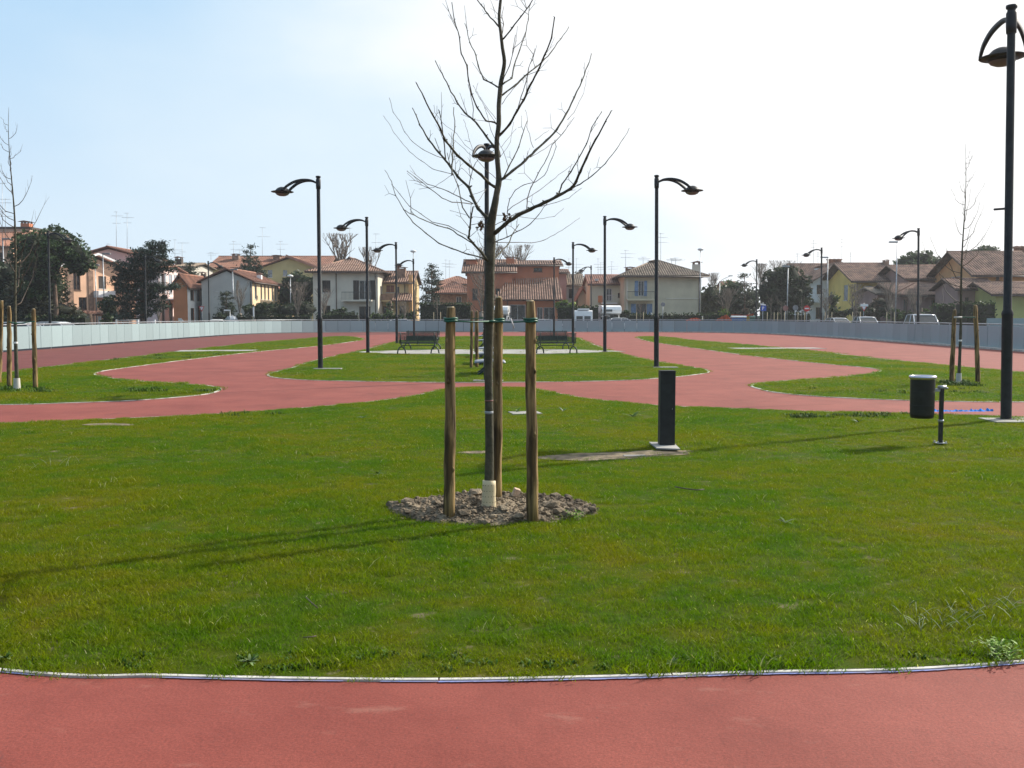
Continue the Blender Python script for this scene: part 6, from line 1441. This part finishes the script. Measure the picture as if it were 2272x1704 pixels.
hedge('tall dark hedge in front of the low brown brick house', 930, 1046, 673, 104, F_hedge, 1)
hedge('dark hedge behind the west camper van and terracotta posts', 1236, 1330, 680, 104, F_hedge, 2)
hedge('low clipped hedge along the foot of the beige villa', 1390, 1560, 697, 103, F_hedge, 3)
hedge('low hedge with pale tips beyond the orange netting', 1562, 1625, 697, 105, F_hedge, 4)
hedge('dark hedge below the olive block behind the car roofs', 565, 690, 700, 102, F_hedge, 5)
hedge('dark hedge before the villa ground floor', 700, 795, 697, 104, F_hedge, 6)
hedge('tall dark hedge behind the silver people carrier and east sapling', 2078, 2122, 676, 86, F_hedge, 7)
hedge('tall dark hedge between the east sapling and the olive-yellow wing', 2130, 2212, 672, 85, F_hedge, 8)
hedge('dark hedge below the brown front wing', 1985, 2066, 692, 94, F_hedge, 9)
hedge('long low dark hedge from the umbrella pine to the gate', 40, 190, 702, 80, F_hedge, 10)
hedge('dark clipped hedge under the round pine', 1690, 1800, 696, 100, F_hedge, 11)
hedge('low dark hedge by the gabled grey wall', 470, 560, 700, 100, F_dark, 12)
hedge('small dark hedge east of the camper van', 1372, 1400, 690, 106, F_hedge, 13)
M_far = mat('distant_bark', (.20,.165,.135), rough=.9, var=.2, scale=2)
def bare(name, label, px_, yt, yb, Y, spread_px, seed, style='plane', n0=6, tw=.035):
    q = random.Random(seed); b = P(px_, 700, Y); top = P(px_, yt, Y).z; z1 = P(px_, yb, Y).z; S = spread_px*Y/F; root = empty(name, (b.x, Y, 0), label, 'tree')
    t = MB(); t.tube([(b.x,Y,-.1),(b.x,Y,max(.8,z1))], [.30,.22] if style == 'plane' else [.12,.08], 8); t.build('trunk', M_far, root); m = MB()
    def grow(p, d, L_, r_, lv):
        k = 4; pts = [p]; dd = d.copy()
        for i in range(k): dd = (dd+Vector((q.gauss(0,.10), q.gauss(0,.10), .07))).normalized(); pts.append(pts[-1]+dd*L_/k)
        if pts[-1].z > top: 
            sc = (top-p.z)/max(.1, pts[-1].z-p.z); pts = [p+(x-p)*sc for x in pts]
        m.tube(pts, [r_*(1-.5*i/k) for i in range(k+1)], 4, caps=False)
        if lv > 0:
            for _ in range(4 if lv > 1 else 5):
                i = q.randint(1, k); ax = Vector((q.gauss(0,1), q.gauss(0,1), q.gauss(0,.5))).normalized(); nd = (dd*.9+ax*.65+Vector((0,0,.25))).normalized(); grow(pts[i], nd, L_*q.uniform(.45,.7), r_*.55, lv-1)
    p0 = Vector((b.x, Y, max(.8, z1))); H = top-p0.z
    for i in range(n0):
        a = 6.283*i/n0+q.uniform(-.3,.3); w_ = q.uniform(.25,1); d = Vector((math.cos(a)*S*w_, math.sin(a)*S*w_*.8, H)).normalized(); grow(p0, d, (H*H+S*S*w_*w_)**.5*q.uniform(.62,.85), tw*2.6, 2)
    m.build('crown', M_far, root)
bare('plane_tree', 'pollarded bare plane tree with knotty branches behind the cream villa', 757, 518, 600, 128, 44, 1, n0=9, tw=.038)
bare('bare_tree', 'bare tree beside the third west lamp behind the villa roof', 820, 548, 612, 132, 34, 2, n0=6, tw=.028)
bare('bare_tree', 'wide bare grey tree crown rising behind the terracotta house, east half', 1150, 543, 610, 140, 62, 3, n0=14, tw=.026)
bare('bare_tree', 'wide bare grey tree crown rising behind the terracotta house, west half', 1085, 548, 612, 142, 55, 4, n0=12, tw=.026)
bare('bare_tree', 'small bare tree in front of the terracotta house beside the trunk', 1068, 605, 690, 103, 22, 5, n0=7, tw=.016)
bare('bare_tree', 'bare forked sapling in front of the grey gable wall', 532, 622, 695, 102, 16, 6, n0=4, tw=.022)
bare('bare_tree', 'bare twiggy tree in front of the holm oak', 660, 625, 700, 104, 22, 7, n0=7, tw=.018)
bare('bare_tree', 'bare tree before the cream villa window', 718, 640, 700, 105, 18, 8, n0=6, tw=.016)
bare('bare_tree', 'tall bare grey tree behind the fence lamp and round pine', 1690, 585, 660, 132, 34, 9, n0=10, tw=.024)
bare('bare_tree', 'row of pale bare poplars above the dark round pine', 1735, 578, 640, 136, 34, 10, n0=11, tw=.022)
bare('bare_tree', 'pale bare poplar east of the beige villa', 1582, 605, 650, 140, 14, 11, n0=7, tw=.022)
bare('bare_tree', 'bare brown tree in front of the yellow house corner', 1896, 630, 700, 99, 20, 12, n0=7, tw=.018)
bare('bare_tree', 'bare brown tree between the yellow house and the front wing', 1975, 625, 700, 97, 26, 13, n0=8, tw=.018)
bare('bare_tree', 'bare brown tree before the purple-brown front wing', 2032, 640, 705, 93, 22, 14, n0=7, tw=.016)
bare('bare_tree', 'bare tree with thin pale twigs west of the olive block roof', 352, 625, 712, 96, 18, 15, n0=6, tw=.016)
bare('bare_tree', 'bare shrub tree before the ochre house canopy', 898, 668, 706, 105, 14, 16, n0=5, tw=.014)
bare('bare_tree', 'bare tree between the beige villa and the dark garden trees', 1612, 640, 700, 112, 24, 17, n0=8, tw=.018)
bare('bare_tree', 'bare tree in front of the bluish-white wall', 1832, 640, 700, 103, 12, 18, n0=5, tw=.014)
# ------------------------------------------------------------------ vehicles
M_tyre = mat('tyre', (.02,.02,.02), rough=.85); M_hub = mat('wheel_rim', (.45,.46,.48), rough=.3, metal=.8); M_light = mat('headlight_glass', (.6,.6,.6), rough=.1); M_tail = mat('tail_light', (.45,.03,.03), rough=.2)
def paint(n, c): return mat('car_paint_'+n, c, rough=.22, var=.03, scale=2, spec=.6)
M_cglass = mat('car_glass', (.05,.06,.065), rough=.06, var=.1, spec=.7)
def car(label, X, Y, rz, pm, H=1.45, L_=4.1, W=1.68, group='parked cars behind the fence'):
    """length along local X, nose at +X"""
    r = empty('parked_car', (0,0,0), label, 'car', group)
    # lower body stations along x: (x, half width, z top)
    st = [(-L_/2, W*.40, .62), (-L_/2+.08, W*.47, .88), (-L_*.36, W*.5, .93), (0, W*.5, .90), (L_*.24, W*.5, .88), (L_*.40, W*.48, .78), (L_/2-.06, W*.42, .66), (L_/2, W*.36, .50)]
    m = MB(); vs = []; fs = []
    for x, hw, zt in st:
        for y, z in ((-hw*.92,.24),(-hw,.45),(-hw*.98,zt-.06),(-hw*.86,zt),(hw*.86,zt),(hw*.98,zt-.06),(hw,.45),(hw*.92,.24)): vs.append((x, y, z))
    for i in range(len(st)-1):
        for j in range(8): fs.append((i*8+j, i*8+(j+1)%8, i*8+8+(j+1)%8, i*8+8+j))
    fs += [tuple(range(8))[::-1], tuple((len(st)-1)*8+j for j in range(8))]
    m.add(vs, fs, True); m.build('body', pm, r)
    xa, xb, xc, xd = -L_*.46, -L_*.33, L_*.04, L_*.24
    m = MB(); hb, ht = W*.44, W*.36; zb, zt = .87, H-.05
    V = [(xa,-hb,zb),(xd,-hb,zb),(xd,hb,zb),(xa,hb,zb),(xb,-ht,zt),(xc,-ht,zt),(xc,ht,zt),(xb,ht,zt)]
    m.add(V, [(0,1,5,4),(2,3,7,6)]); m.build('side_window', M_cglass, r)
    m = MB(); m.add([(xd+.004,-hb*.93,zb+.02),(xd+.004,hb*.93,zb+.02),(xc+.03,ht*.92,zt-.04),(xc+.03,-ht*.92,zt-.04)], [(0,1,2,3)]); m.add([(xd,-hb,zb),(xd,hb,zb),(xc,ht,zt),(xc,-ht,zt)], [(0,1,2,3)]); m.build('windscreen', M_cglass, r)
    m = MB(); m.add([(xa,-hb,zb),(xa,hb,zb),(xb,ht,zt),(xb,-ht,zt)], [(0,3,2,1)]); m.build('rear_window', M_cglass, r)
    m = MB(); vs = []; fs = []
    for x, k_ in ((xb-.06,.0),(xb+.15,.05),((xb+xc)/2,.06),(xc-.1,.05),(xc+.06,.0)):
        for y in (-ht-.03,-ht*.6,ht*.6,ht+.03): vs.append((x, y, zt-.01+k_+(.0 if abs(y) > ht else .02)))
    for i in range(4):
        for j in range(3): fs.append((i*4+j, i*4+4+j, i*4+5+j, i*4+1+j))
    m.add(vs, fs, True); o = m.build('car_roof', pm, r); s_ = o.modifiers.new('s','SOLIDIFY'); s_.thickness = .03
    for s in (-1,1):
        for a, b in (((xa,s*hb,zb),(xb,s*(ht+.01),zt)), ((xd,s*hb,zb),(xc,s*(ht+.01),zt)), ((-L_*.1,s*(hb+.01),zb),(-L_*.1,s*(ht+.01),zt))):
            m = MB(); m.tube([a,b], .035, 6); m.build('pillar', pm, r)
        m = MB(); m.obox((L_*.22,s*(W*.5+.07),.93), .10, .18, .12, 0); m.build('mirror', pm, r, bevel=.02)
        m = MB(); m.obox((L_/2-.09,s*W*.33,.62), .12, .34, .14, 0); m.build('headlight', M_light, r, bevel=.02)
        m = MB(); m.obox((-L_/2+.04,s*W*.38,.72), .08, .22, .20, 0); m.build('tail_light', M_tail, r, bevel=.02)
        for x in (-L_*.30, L_*.31):
            m = MB(); m.lathe([(.20,-.10),(.30,-.10),(.315,-.06),(.315,.06),(.30,.10),(.20,.10)], (0,0,0), 18); w_ = m.build('wheel', M_tyre, r); w_.location = (x, s*(W*.5-.12), .315); w_.rotation_euler.x = R(90)
            m = MB(); m.lathe([(.0,-.06*1),(.19,-.07),(.2,.0),(.19,.07),(0,.06)], (0,0,0), 12); m.build('rim', M_hub, w_, local=True)
    m = MB(); m.obox((L_/2+.01,0,.42), .03, .50, .11, 0); m.build('number_plate', M_white, r)
    r.location = (X, Y, -.02); r.rotation_euler.z = rz; return r
def carpx(label, px_, py_top, Y, rz, pm, **k):
    p = P(px_, py_top, Y); return car(label, p.x, Y, R(rz), pm, H=max(1.25, min(1.9, p.z+.02)), **k)
PS, PW, PB, PG_ = paint('silver', (.50,.52,.54)), paint('white', (.75,.75,.74)), paint('dark_blue', (.03,.05,.10)), paint('grey', (.25,.26,.27))
carpx('silver people carrier facing the fence, seen from the front beside the fence lamp', 2049, 697.5, 63, -97, PS, L_=4.2, W=1.75)
carpx('pale silver car facing the fence in front of the yellow house', 1923, 703, 84, -94, PS)
carpx('low pale car behind the fence in front of the bluish-white house', 1862, 705.5, 92, -84, PS)
carpx('white car roof behind the fence near the gate at the west, under the umbrella pine', 98, 722.5, 62, 172, PS)
carpx('pale car roof beside the west sapling behind the fence', 18, 723.5, 60, 176, PS)
carpx('white car in front of the grey gable, windscreen catching the sun', 480, 709.5, 98, -70, PW)
carpx('second white car in front of the grey gable, beside the grey recycling dome', 498, 710.5, 100, -70, PW)
carpx('white car roof just above the fence before the ochre house', 876, 709.5, 104, 178, PW)
carpx('white car with shiny roof behind the fence east of the camper van', 1385, 705.5, 103, 2, PW)
carpx('silver car roof behind the fence before the terracotta wing', 1216, 708.8, 103, 5, PS)
def camper(label, xc, yt, Y, rz):
    r = empty('camper_van', (0,0,0), label, 'camper van', 'white camper vans with overhanging cabs'); H = 2.85
    m = MB(); pr = [(-2.6,.45),(-2.7,1.4),(-2.65,2.75),(-2.4,2.85),(1.9,2.85),(2.5,2.70),(2.75,2.35),(2.6,1.95),(1.35,1.75),(1.2,.45)]
    m.prism([(x,-1.08,z) for x,z in pr], (0,2.16,0)); m.build('body', PW, r, bevel=.05)
    m = MB(); pr = [(1.22,.40),(1.22,1.74),(1.75,1.80),(2.25,1.20),(2.95,1.0),(3.05,.45)]; m.prism([(x,-.95,z) for x,z in pr], (0,1.9,0)); m.build('cab', PW, r, bevel=.04)
    m = MB(); m.add([(1.80,-.85,1.77),(1.80,.85,1.77),(2.27,.85,1.24),(2.27,-.85,1.24)], [(0,1,2,3)]); m.build('windscreen', M_cglass, r)
    m = MB(); m.obox((2.70,-.35,2.28), .12, .75, .24, 0); m.build('cab_bed_window', M_cglass, r)
    for s in (-1,1):
        for a, b, c, d in ((-1.9,-.9,1.55,2.1),(.1,.9,1.55,2.05),(1.85,2.35,2.15,2.45)):
            m = MB(); m.obox(((a+b)/2,s*1.085,(c+d)/2), b-a, .03, d-c, 0); m.build('window', M_cglass, r)
        m = MB(); m.obox((1.62,s*.955,1.4), .5, .02, .42, 0); m.build('cab_window', M_cglass, r)
        for x in (-1.5, 2.2):
            m = MB(); m.lathe([(.2,-.1),(.33,-.1),(.34,0),(.33,.1),(.2,.1)], (0,0,0), 16); w_ = m.build('wheel', M_tyre, r); w_.location = (x, s*.85, .34); w_.rotation_euler.x = R(90)
            m = MB(); m.lathe([(0,-.07),(.2,-.07),(.2,.07),(0,.07)], (0,0,0), 12); m.build('rim', M_hub, w_, local=True)
        m = MB(); m.obox((2.98,s*.7,.75), .1, .3, .2, 0); m.build('headlight', M_light, r)
        m = MB(); m.obox((2.1,s*1.1,1.45), .08, .14, .28, 0); m.build('mirror', M_tyre, r)
    p = P(xc, yt, Y); r.location = (p.x, Y, 0); s_ = p.z/2.87; r.scale = (s_,s_,s_); r.rotation_euler.z = R(rz); return r
camper('white camper van parked before the salmon-roofed house, crossed by a lamp post', 1349, 677.5, 106, -86)
camper('white camper van before the terracotta wing, seen between two stakes', 1110, 678.5, 106, -94)
# white box van
r = empty('white_van', (0,0,0), 'white van with large dark side windows parked between the hedge and the camper van', 'van')
m = MB(); pr = [(-2.3,.35),(-2.35,1.0),(-2.2,2.05),(-1.9,2.15),(1.1,2.12),(1.7,1.35),(2.4,1.1),(2.5,.35)]; m.prism([(x,-.92,z) for x,z in pr], (0,1.84,0)); m.build('body', PW, r, bevel=.04)
m = MB(); m.obox((-1.75,0,2.24), .8, 1.2, .16, 0); m.build('roof_box', PW, r, bevel=.03)
for s in (-1,1):
    for a, b in ((-1.95,-.75),(-.55,.65),(.75,1.25)): m = MB(); m.obox(((a+b)/2,s*.925,1.45), b-a, .03, .62, 0); m.build('window', M_cglass, r)
    for x in (-1.5, 1.7):
        m = MB(); m.lathe([(.2,-.1),(.31,-.1),(.32,0),(.31,.1),(.2,.1)], (0,0,0), 16); w_ = m.build('wheel', M_tyre, r); w_.location = (x, s*.8, .32); w_.rotation_euler.x = R(90)
m = MB(); m.add([(1.14,-.8,2.08),(1.14,.8,2.08),(1.71,.8,1.38),(1.71,-.8,1.38)], [(0,1,2,3)]); m.build('windscreen', M_cglass, r)
for s in (-1,1):
    m = MB(); m.obox((-2.36,s*.40,1.25), .03, .64, .62, 0); m.build('rear_window', M_cglass, r)
m = MB(); m.obox((-2.39,0,.62), .02, .5, .11, 0); m.build('number_plate', M_white, r)
p = P(1293,685,104); r.location = (p.x,104,0); k_ = p.z/2.32; r.scale = (k_,k_,k_); r.rotation_euler.z = R(88)
# ------------------------------------------------------------------ containers
M_cblue = mat('blue_plastic', (.04,.14,.36), rough=.45); M_cgreen = mat('green_plastic', (.02,.13,.09), rough=.45); M_cgrey = mat('grey_fibreglass', (.36,.40,.45), rough=.5); M_yel = mat('yellow_band', (.5,.3,.03), rough=.5)
def dumpster(label, xl, xr, yt, Y, mt):
    a, b = P(xl, yt, Y), P(xr, yt, Y); W = b.x-a.x; H = a.z; r = empty('rubbish_container', ((a.x+b.x)/2, Y, 0), label, 'container', 'wheeled rubbish containers'); x0, x1 = -W/2, W/2
    X = r.location.x
    m = MB(); m.prism([(X+x0+.08,Y-.38,.22),(X+x1-.08,Y-.38,.22),(X+x1,Y-.5,H-.25),(X+x0,Y-.5,H-.25)], (0,.9,0)); m.build('tub', mt, r, bevel=.03)
    m = MB(); v = []
    for i in range(7):
        t = i/6; v.append((X+x0-.03, Y-.53+1.0*t, H-.24+.22*math.sin(math.pi*min(1,t*.9+.1))))
    m.prism(v, (W+.06,0,0)); m.build('lid', mt if mt is M_cgreen else M_white, r)
    for i, (dx, dy) in enumerate(((.2,-.3),(W-.2,-.3),(.2,.25),(W-.2,.25))):
        m = MB(); m.tube([(X+x0+dx-.03,Y+dy,.1),(X+x0+dx+.03,Y+dy,.1)], .1, 10); m.build('wheel', M_tyre, r)
    for s in (x0,x1): m = MB(); m.tube([(X+s-.05*(1 if s<0 else -1)*1,Y-.3,H-.34),(X+s-.05*(1 if s<0 else -1),Y+.2,H-.34)], .03, 6); m.build('handle', M_grey, r)
dumpster('blue rubbish container with pale lid behind the fence next to orange netting', 1622, 1654, 700, 101, M_cblue)
dumpster('green rubbish container behind the fence beside the fence lamp, next to the blue one', 1662, 1679, 700.3, 101, M_cgreen)
dumpster('dark green rubbish container nearest the parking sign, last in its row', 1681, 1697, 700.3, 101.3, M_cgreen)
a = P(1658,703.5,101); r = empty('recycling_bin', (a.x,101,0), 'small yellow-brown bin between blue and green containers', 'bin'); m = MB(); m.prism([(a.x-.18,100.8,.05),(a.x+.18,100.8,.05),(a.x+.2,100.75,a.z),(a.x-.2,100.75,a.z)], (0,.4,0)); m.build('tub', M_yel, r); m = MB(); m.obox((a.x,100.95,a.z+.03),.44,.46,.06,0); m.build('lid', M_yel, r)
a = P(513,700,100); r = empty('recycling_dome', (a.x,100,0), 'grey domed recycling bell behind the fence by the grey gable house', 'recycling container'); h_ = a.z; m = MB(); m.lathe([(.0,.12),(.62,.12),(.70,.3),(.70,h_*.6),(.62,h_*.8),(.40,h_*.95),(0,h_)], (a.x,100,0), 8, smooth=False); m.build('body', M_cgrey, r)
m = MB(); m.tube([(a.x-.2,100,h_),(a.x,100,h_+.12),(a.x+.2,100,h_)], .02, 5); m.build('hook', M_grey, r); m = MB(); m.obox((a.x,99.36,h_*.55),.28,.1,.16,0); m.build('slot', M_tyre, r)
# orange plastic netting
M_net = mat('orange_netting', (.62,.10,.03), rough=.6, var=.15, scale=3)
def net(label, pts, Y):
    k = len(pts); m = MB(); q = random.Random(int(pts[0][0])); vs = []; nx = 34
    P_ = [P(x, y, Y) for x, y in pts]
    for i in range(nx+1):
        f_ = i/nx*(k-1); a = min(int(f_), k-2); p = P_[a].lerp(P_[a+1], f_-a)
        for j in range(5): vs.append((p.x, Y+.10*math.sin(i*.9+j), p.z*j/4))
    fs = [(i*5+j, i*5+5+j, i*5+6+j, i*5+1+j) for i in range(nx) for j in range(4)]
    m.add(vs, fs); o = m.build('safety_netting', M_net); wmod = o.modifiers.new('w','WIREFRAME'); wmod.thickness = .05; tag(o, label, 'netting', 'orange safety netting')
    m2 = MB(); 
    return o
net('sagging orange plastic netting behind the fence at the foot of the beige villa', [(1522,710),(1535,706),(1545,705),(1556,709)], 101)
net('peaked orange plastic netting west of the blue container', [(1588,710),(1600,703),(1612,698),(1620,706),(1624,708)], 100.6)
net('orange plastic netting strung behind the blue and green containers', [(1622,697),(1640,698.5),(1655,699),(1672,696)], 104)
# ------------------------------------------------------------------ road signs
M_sblue = mat('sign_blue', (.02,.08,.42), rough=.4, var=.02); M_sred = mat('sign_red', (.55,.03,.03), rough=.4, var=.02); M_swhite = mat('sign_white', (.75,.75,.75), rough=.4, var=.02); M_sback = mat('sign_back', (.22,.22,.23), rough=.5)
def sign_post(label, x, ytop, Y, group=None):
    p = P(x, ytop, Y); r = empty('road_sign', (p.x,Y,0), label, 'road sign', group); m = MB(); m.tube([(p.x,Y+.03,0),(p.x,Y+.03,p.z)], .03, 8); m.build('post', M_grey, r); return r, p
def disc(r, c, rad, mt, name='plate', n=24, dy=0, th=.012):
    m = MB(); m.prism([(c.x+rad*math.cos(2*math.pi*i/n), c.y-.01-dy, c.z+rad*math.sin(2*math.pi*i/n)) for i in range(n)], (0,th,0)); return m.build(name, mt, r)
Y = 92
r, p = sign_post('blue square parking sign with white P under a small pale plate', 1693, 671, Y)
a, b = P(1688,690,Y), P(1700,678,Y); m = MB(); m.box(a.x,b.x,Y-.02,Y,a.z,b.z); m.build('plate', M_sblue, r)
cx_, cz_ = (a.x+b.x)/2-.02, (a.z+b.z)/2; m = MB(); hgt = (b.z-a.z)*.62; m.box(cx_-.10,cx_-.035,Y-.028,Y-.021,cz_-hgt/2,cz_+hgt/2)
ri, ro_ = hgt*.12, hgt*.27; zc = cz_+hgt/2-ro_; vs = []; nn = 12
for i in range(nn+1):
    t = -math.pi/2+math.pi*i/nn
    for rr_ in (ri, ro_): vs.append((cx_-.02+rr_*math.cos(t)*1.15, Y-.028, zc+rr_*math.sin(t)))
m.add(vs, [(2*i,2*i+1,2*i+3,2*i+2) for i in range(nn)]); m.box(cx_-.034,cx_-.015,Y-.028,Y-.021,zc+ri,zc+ro_); m.box(cx_-.034,cx_-.015,Y-.028,Y-.021,zc-ro_,zc-ri); m.build('letter', M_swhite, r)
m = MB(); a, b = P(1687,676.5,Y), P(1699,673,Y); m.prism([(a.x,Y-.02,b.z),(b.x,Y-.02,a.z+.05),(b.x,Y-.02,a.z-.06),(a.x,Y-.02,a.z)], (0,.02,0)); m.build('sub_plate', M_swhite, r)
r, p = sign_post('red no-entry disc with white bar beside the bluish-white house', 1790, 678, 96); c = P(1790,684.5,96); disc(r, c, .30, M_sred); m = MB(); m.box(c.x-.2,c.x+.2,95.975,95.985,c.z-.06,c.z+.06); m.build('bar', M_swhite, r)
r, p = sign_post('faded reddish round sign seen before the dark pine', 1743, 677, 96); c = P(1743,684,96); disc(r, c, .27, mat('faded_red_sign', (.30,.14,.12), rough=.5))
r, p = sign_post('round grey sign back with a small lower plate before the dark pine', 1765, 677, 96); c = P(1765,683,96); disc(r, c, .27, M_sback); c2 = P(1765,690,96); disc(r, c2, .16, M_swhite, 'sub_plate', 3)
r, p = sign_post('round dark sign back in front of the beige villa wall', 1471, 670, 103); c = P(1471,675.5,103); disc(r, c, .22, M_sback)
r, p = sign_post('give-way triangle under a white rectangular plate before the yellow house', 1917, 672, 95); c = P(1917,684,95); m = MB(); m.prism([(c.x-.3,94.98,c.z+.22),(c.x+.3,94.98,c.z+.22),(c.x,94.98,c.z-.3)], (0,.012,0)); m.build('plate', M_sred, r)
m = MB(); m.prism([(c.x-.19,94.97,c.z+.15),(c.x+.19,94.97,c.z+.15),(c.x,94.97,c.z-.18)], (0,.008,0)); m.build('inner_plate', M_swhite, r); a, b = P(1909,680,95), P(1926,674.5,95); m = MB(); m.box(a.x,b.x,94.97,95,a.z,b.z); m.build('name_plate', M_swhite, r)
r, p = sign_post('give-way triangle in front of the bright cream side wall', 447.5, 677, 99); c = P(447.5,684,99); m = MB(); m.prism([(c.x-.3,98.98,c.z+.2),(c.x+.3,98.98,c.z+.2),(c.x,98.98,c.z-.36)], (0,.012,0)); m.build('plate', M_sred, r)
m = MB(); m.prism([(c.x-.19,98.97,c.z+.13),(c.x+.19,98.97,c.z+.13),(c.x,98.97,c.z-.22)], (0,.008,0)); m.build('inner_plate', M_swhite, r)
r, p = sign_post('white street-name plate beside the conical fir', 510, 687, 98); a, b = P(497,690,98), P(511,687,98); m = MB(); m.box(a.x,b.x,97.97,98,a.z,b.z); m.build('plate', M_swhite, r)
r, p = sign_post('white-blotched tilted arrow board at the foot of the orange-red wall', 401, 706, 94); a = P(395,706,94); b = P(407,715,94); m = MB(); m.prism([(a.x,93.97,a.z),(a.x+.3,93.97,a.z),(b.x,93.97,a.z-.2),(b.x,93.97,b.z+.1),(a.x+.25,93.97,b.z),(a.x+.05,93.97,a.z-.28)], (0,.02,0)); m.build('plate', M_swhite, r)
r, p = sign_post('slim white marker post before the dark shrubs', 563, 680, 99); m = MB(); a = P(563,692,99); m.obox((a.x,98.95,a.z),.14,.05,.9,0); m.build('plate', M_swhite, r)
# ------------------------------------------------------------------ thin grey street lights
def light_mast(label, x, yt, Y, kind, s=1):
    p = P(x, yt, Y); r = empty('light_mast', (p.x,Y,0), label, 'street light', 'thin grey street lights by the houses'); m = MB(); m.tube([(p.x,Y,0),(p.x,Y,p.z-.05)], [.07,.04], 8); m.build('mast', M_grey, r)
    if kind == 'flat': m = MB(); m.obox((p.x+s*.35,Y,p.z), .75, .28, .14, 0); m.build('lamp_head', M_grey if s < 0 else M_sback, r, bevel=.03)
    elif kind == 'ball': m = MB(); m.lathe([(0,-.12),(.2,-.1),(.36,0),(.28,.12),(0,.2)], (p.x,Y,p.z), 12); m.build('lamp_head', M_white, r)
    else:
        e = P(x+kind*24, yt-14, Y); m = MB(); m.tube(bez([(p.x,Y,p.z-.1),(p.x+.3*kind,Y,p.z+.3),(e.x,Y,e.z)],4), .035, 6); m.build('arm', M_grey, r); m = MB(); m.obox((e.x,Y,e.z),.5,.2,.12,0); m.build('lamp_head', M_grey, r, bevel=.03)
light_mast('thin grey street light with white flat head before the mauve gable', 228, 563, 94, 'flat', 1)
light_mast('thin grey street light with white flat head at the picture edge by the pine', 6, 530, 90, 'flat', 1)
light_mast('thin grey street light with bowl head over the ochre house roof', 917, 558, 112, 'ball')
light_mast('thin grey street light with white bowl head by the holm oak', 644, 613, 110, 'ball')
light_mast('thin grey street light with bowl head at the beige villa corner', 1554.5, 554, 110, 'ball')
light_mast('thin grey street light with flat head before the grey gable', 516, 598, 104, 'flat', .4)
light_mast('thin grey street light with flat dark head over the bluish-white house', 1837, 571, 100, 'flat', -1)
light_mast('thin grey street light with flat dark head west of the pine above the yellow house', 1991, 537, 88, 'flat', -1)
light_mast('thin grey street light with flat head before the dark round pine', 1748.5, 591, 100, 'flat', -.6)
light_mast('far grey street light with long slanting arm over the garden trees', 1597, 626, 125, 1)
light_mast('plain pale utility pole before the salmon apartment house', 211, 588, 93, 'flat', .02)
# young street trees with paired stakes between fence and houses
def street_sapling(x, yt, Y, label, sd_):
    q = random.Random(sd_); b = P(x, 700, Y); H = P(x, yt, Y).z; r = empty('street_sapling', (b.x,Y,0), label, 'tree', 'thin staked street saplings'); m = MB(); m.tube([(b.x,Y,0),(b.x+.03,Y,H*.5),(b.x-.02,Y,H)], [.04,.03,.01], 6)
    for i in range(9):
        z = H*q.uniform(.45,.95); a = q.uniform(0,6.28); L_ = H*.22; m.tube([(b.x,Y,z),(b.x+math.cos(a)*L_*.5,Y+math.sin(a)*L_*.5,z+L_*.45),(b.x+math.cos(a)*L_*.7,Y+math.sin(a)*L_*.7,z+L_)], [.015,.012,.006], 4)
    m.build('trunk', M_far, r)
    for s in (-1,1): m = MB(); m.tube([(b.x+s*.34,Y,0),(b.x+s*.34,Y,1.95)], .035, 6); m.build('stake', M_stake_cut, r)
for i, (x, yt, lb) in enumerate(((970,665,'thin staked sapling before the tall dark hedge, west of the trunk'),(1420,672,'thin staked sapling before the balcony of the beige villa'),(1710,660,'thin staked sapling beside the parking sign'),(1733,668,'thin staked sapling west of the no-entry sign'),(1778,664,'thin staked sapling between round sign and no-entry sign'),(1838,650,'thin staked sapling before the bluish-white wall'),(1900,640,'thin staked sapling by the give-way sign'),(1976,650,'thin staked sapling between the parked cars'),(2092,655,'thin staked sapling beside the dark east hedge'))):
    street_sapling(x, yt, 99 if x < 1850 else 88, lb, i)

# ------------------------------------------------------------------ thin winter haze
hm_ = bpy.data.materials.new('haze'); hm_.use_nodes = True; ht = hm_.node_tree; ht.nodes.clear()
ho = ht.nodes.new('ShaderNodeOutputMaterial'); hv = ht.nodes.new('ShaderNodeVolumePrincipled'); hv.inputs['Color'].default_value = (.92,.95,1,1); hv.inputs['Density'].default_value = .00034; hv.inputs['Anisotropy'].default_value = .35
ht.links.new(hv.outputs[0], ho.inputs['Volume'])
m = MB(); m.box(-720, 720, -130, 820, -1.1, 17); tag(m.build('haze', hm_), 'faint winter haze over the track and the houses', kind='stuff')
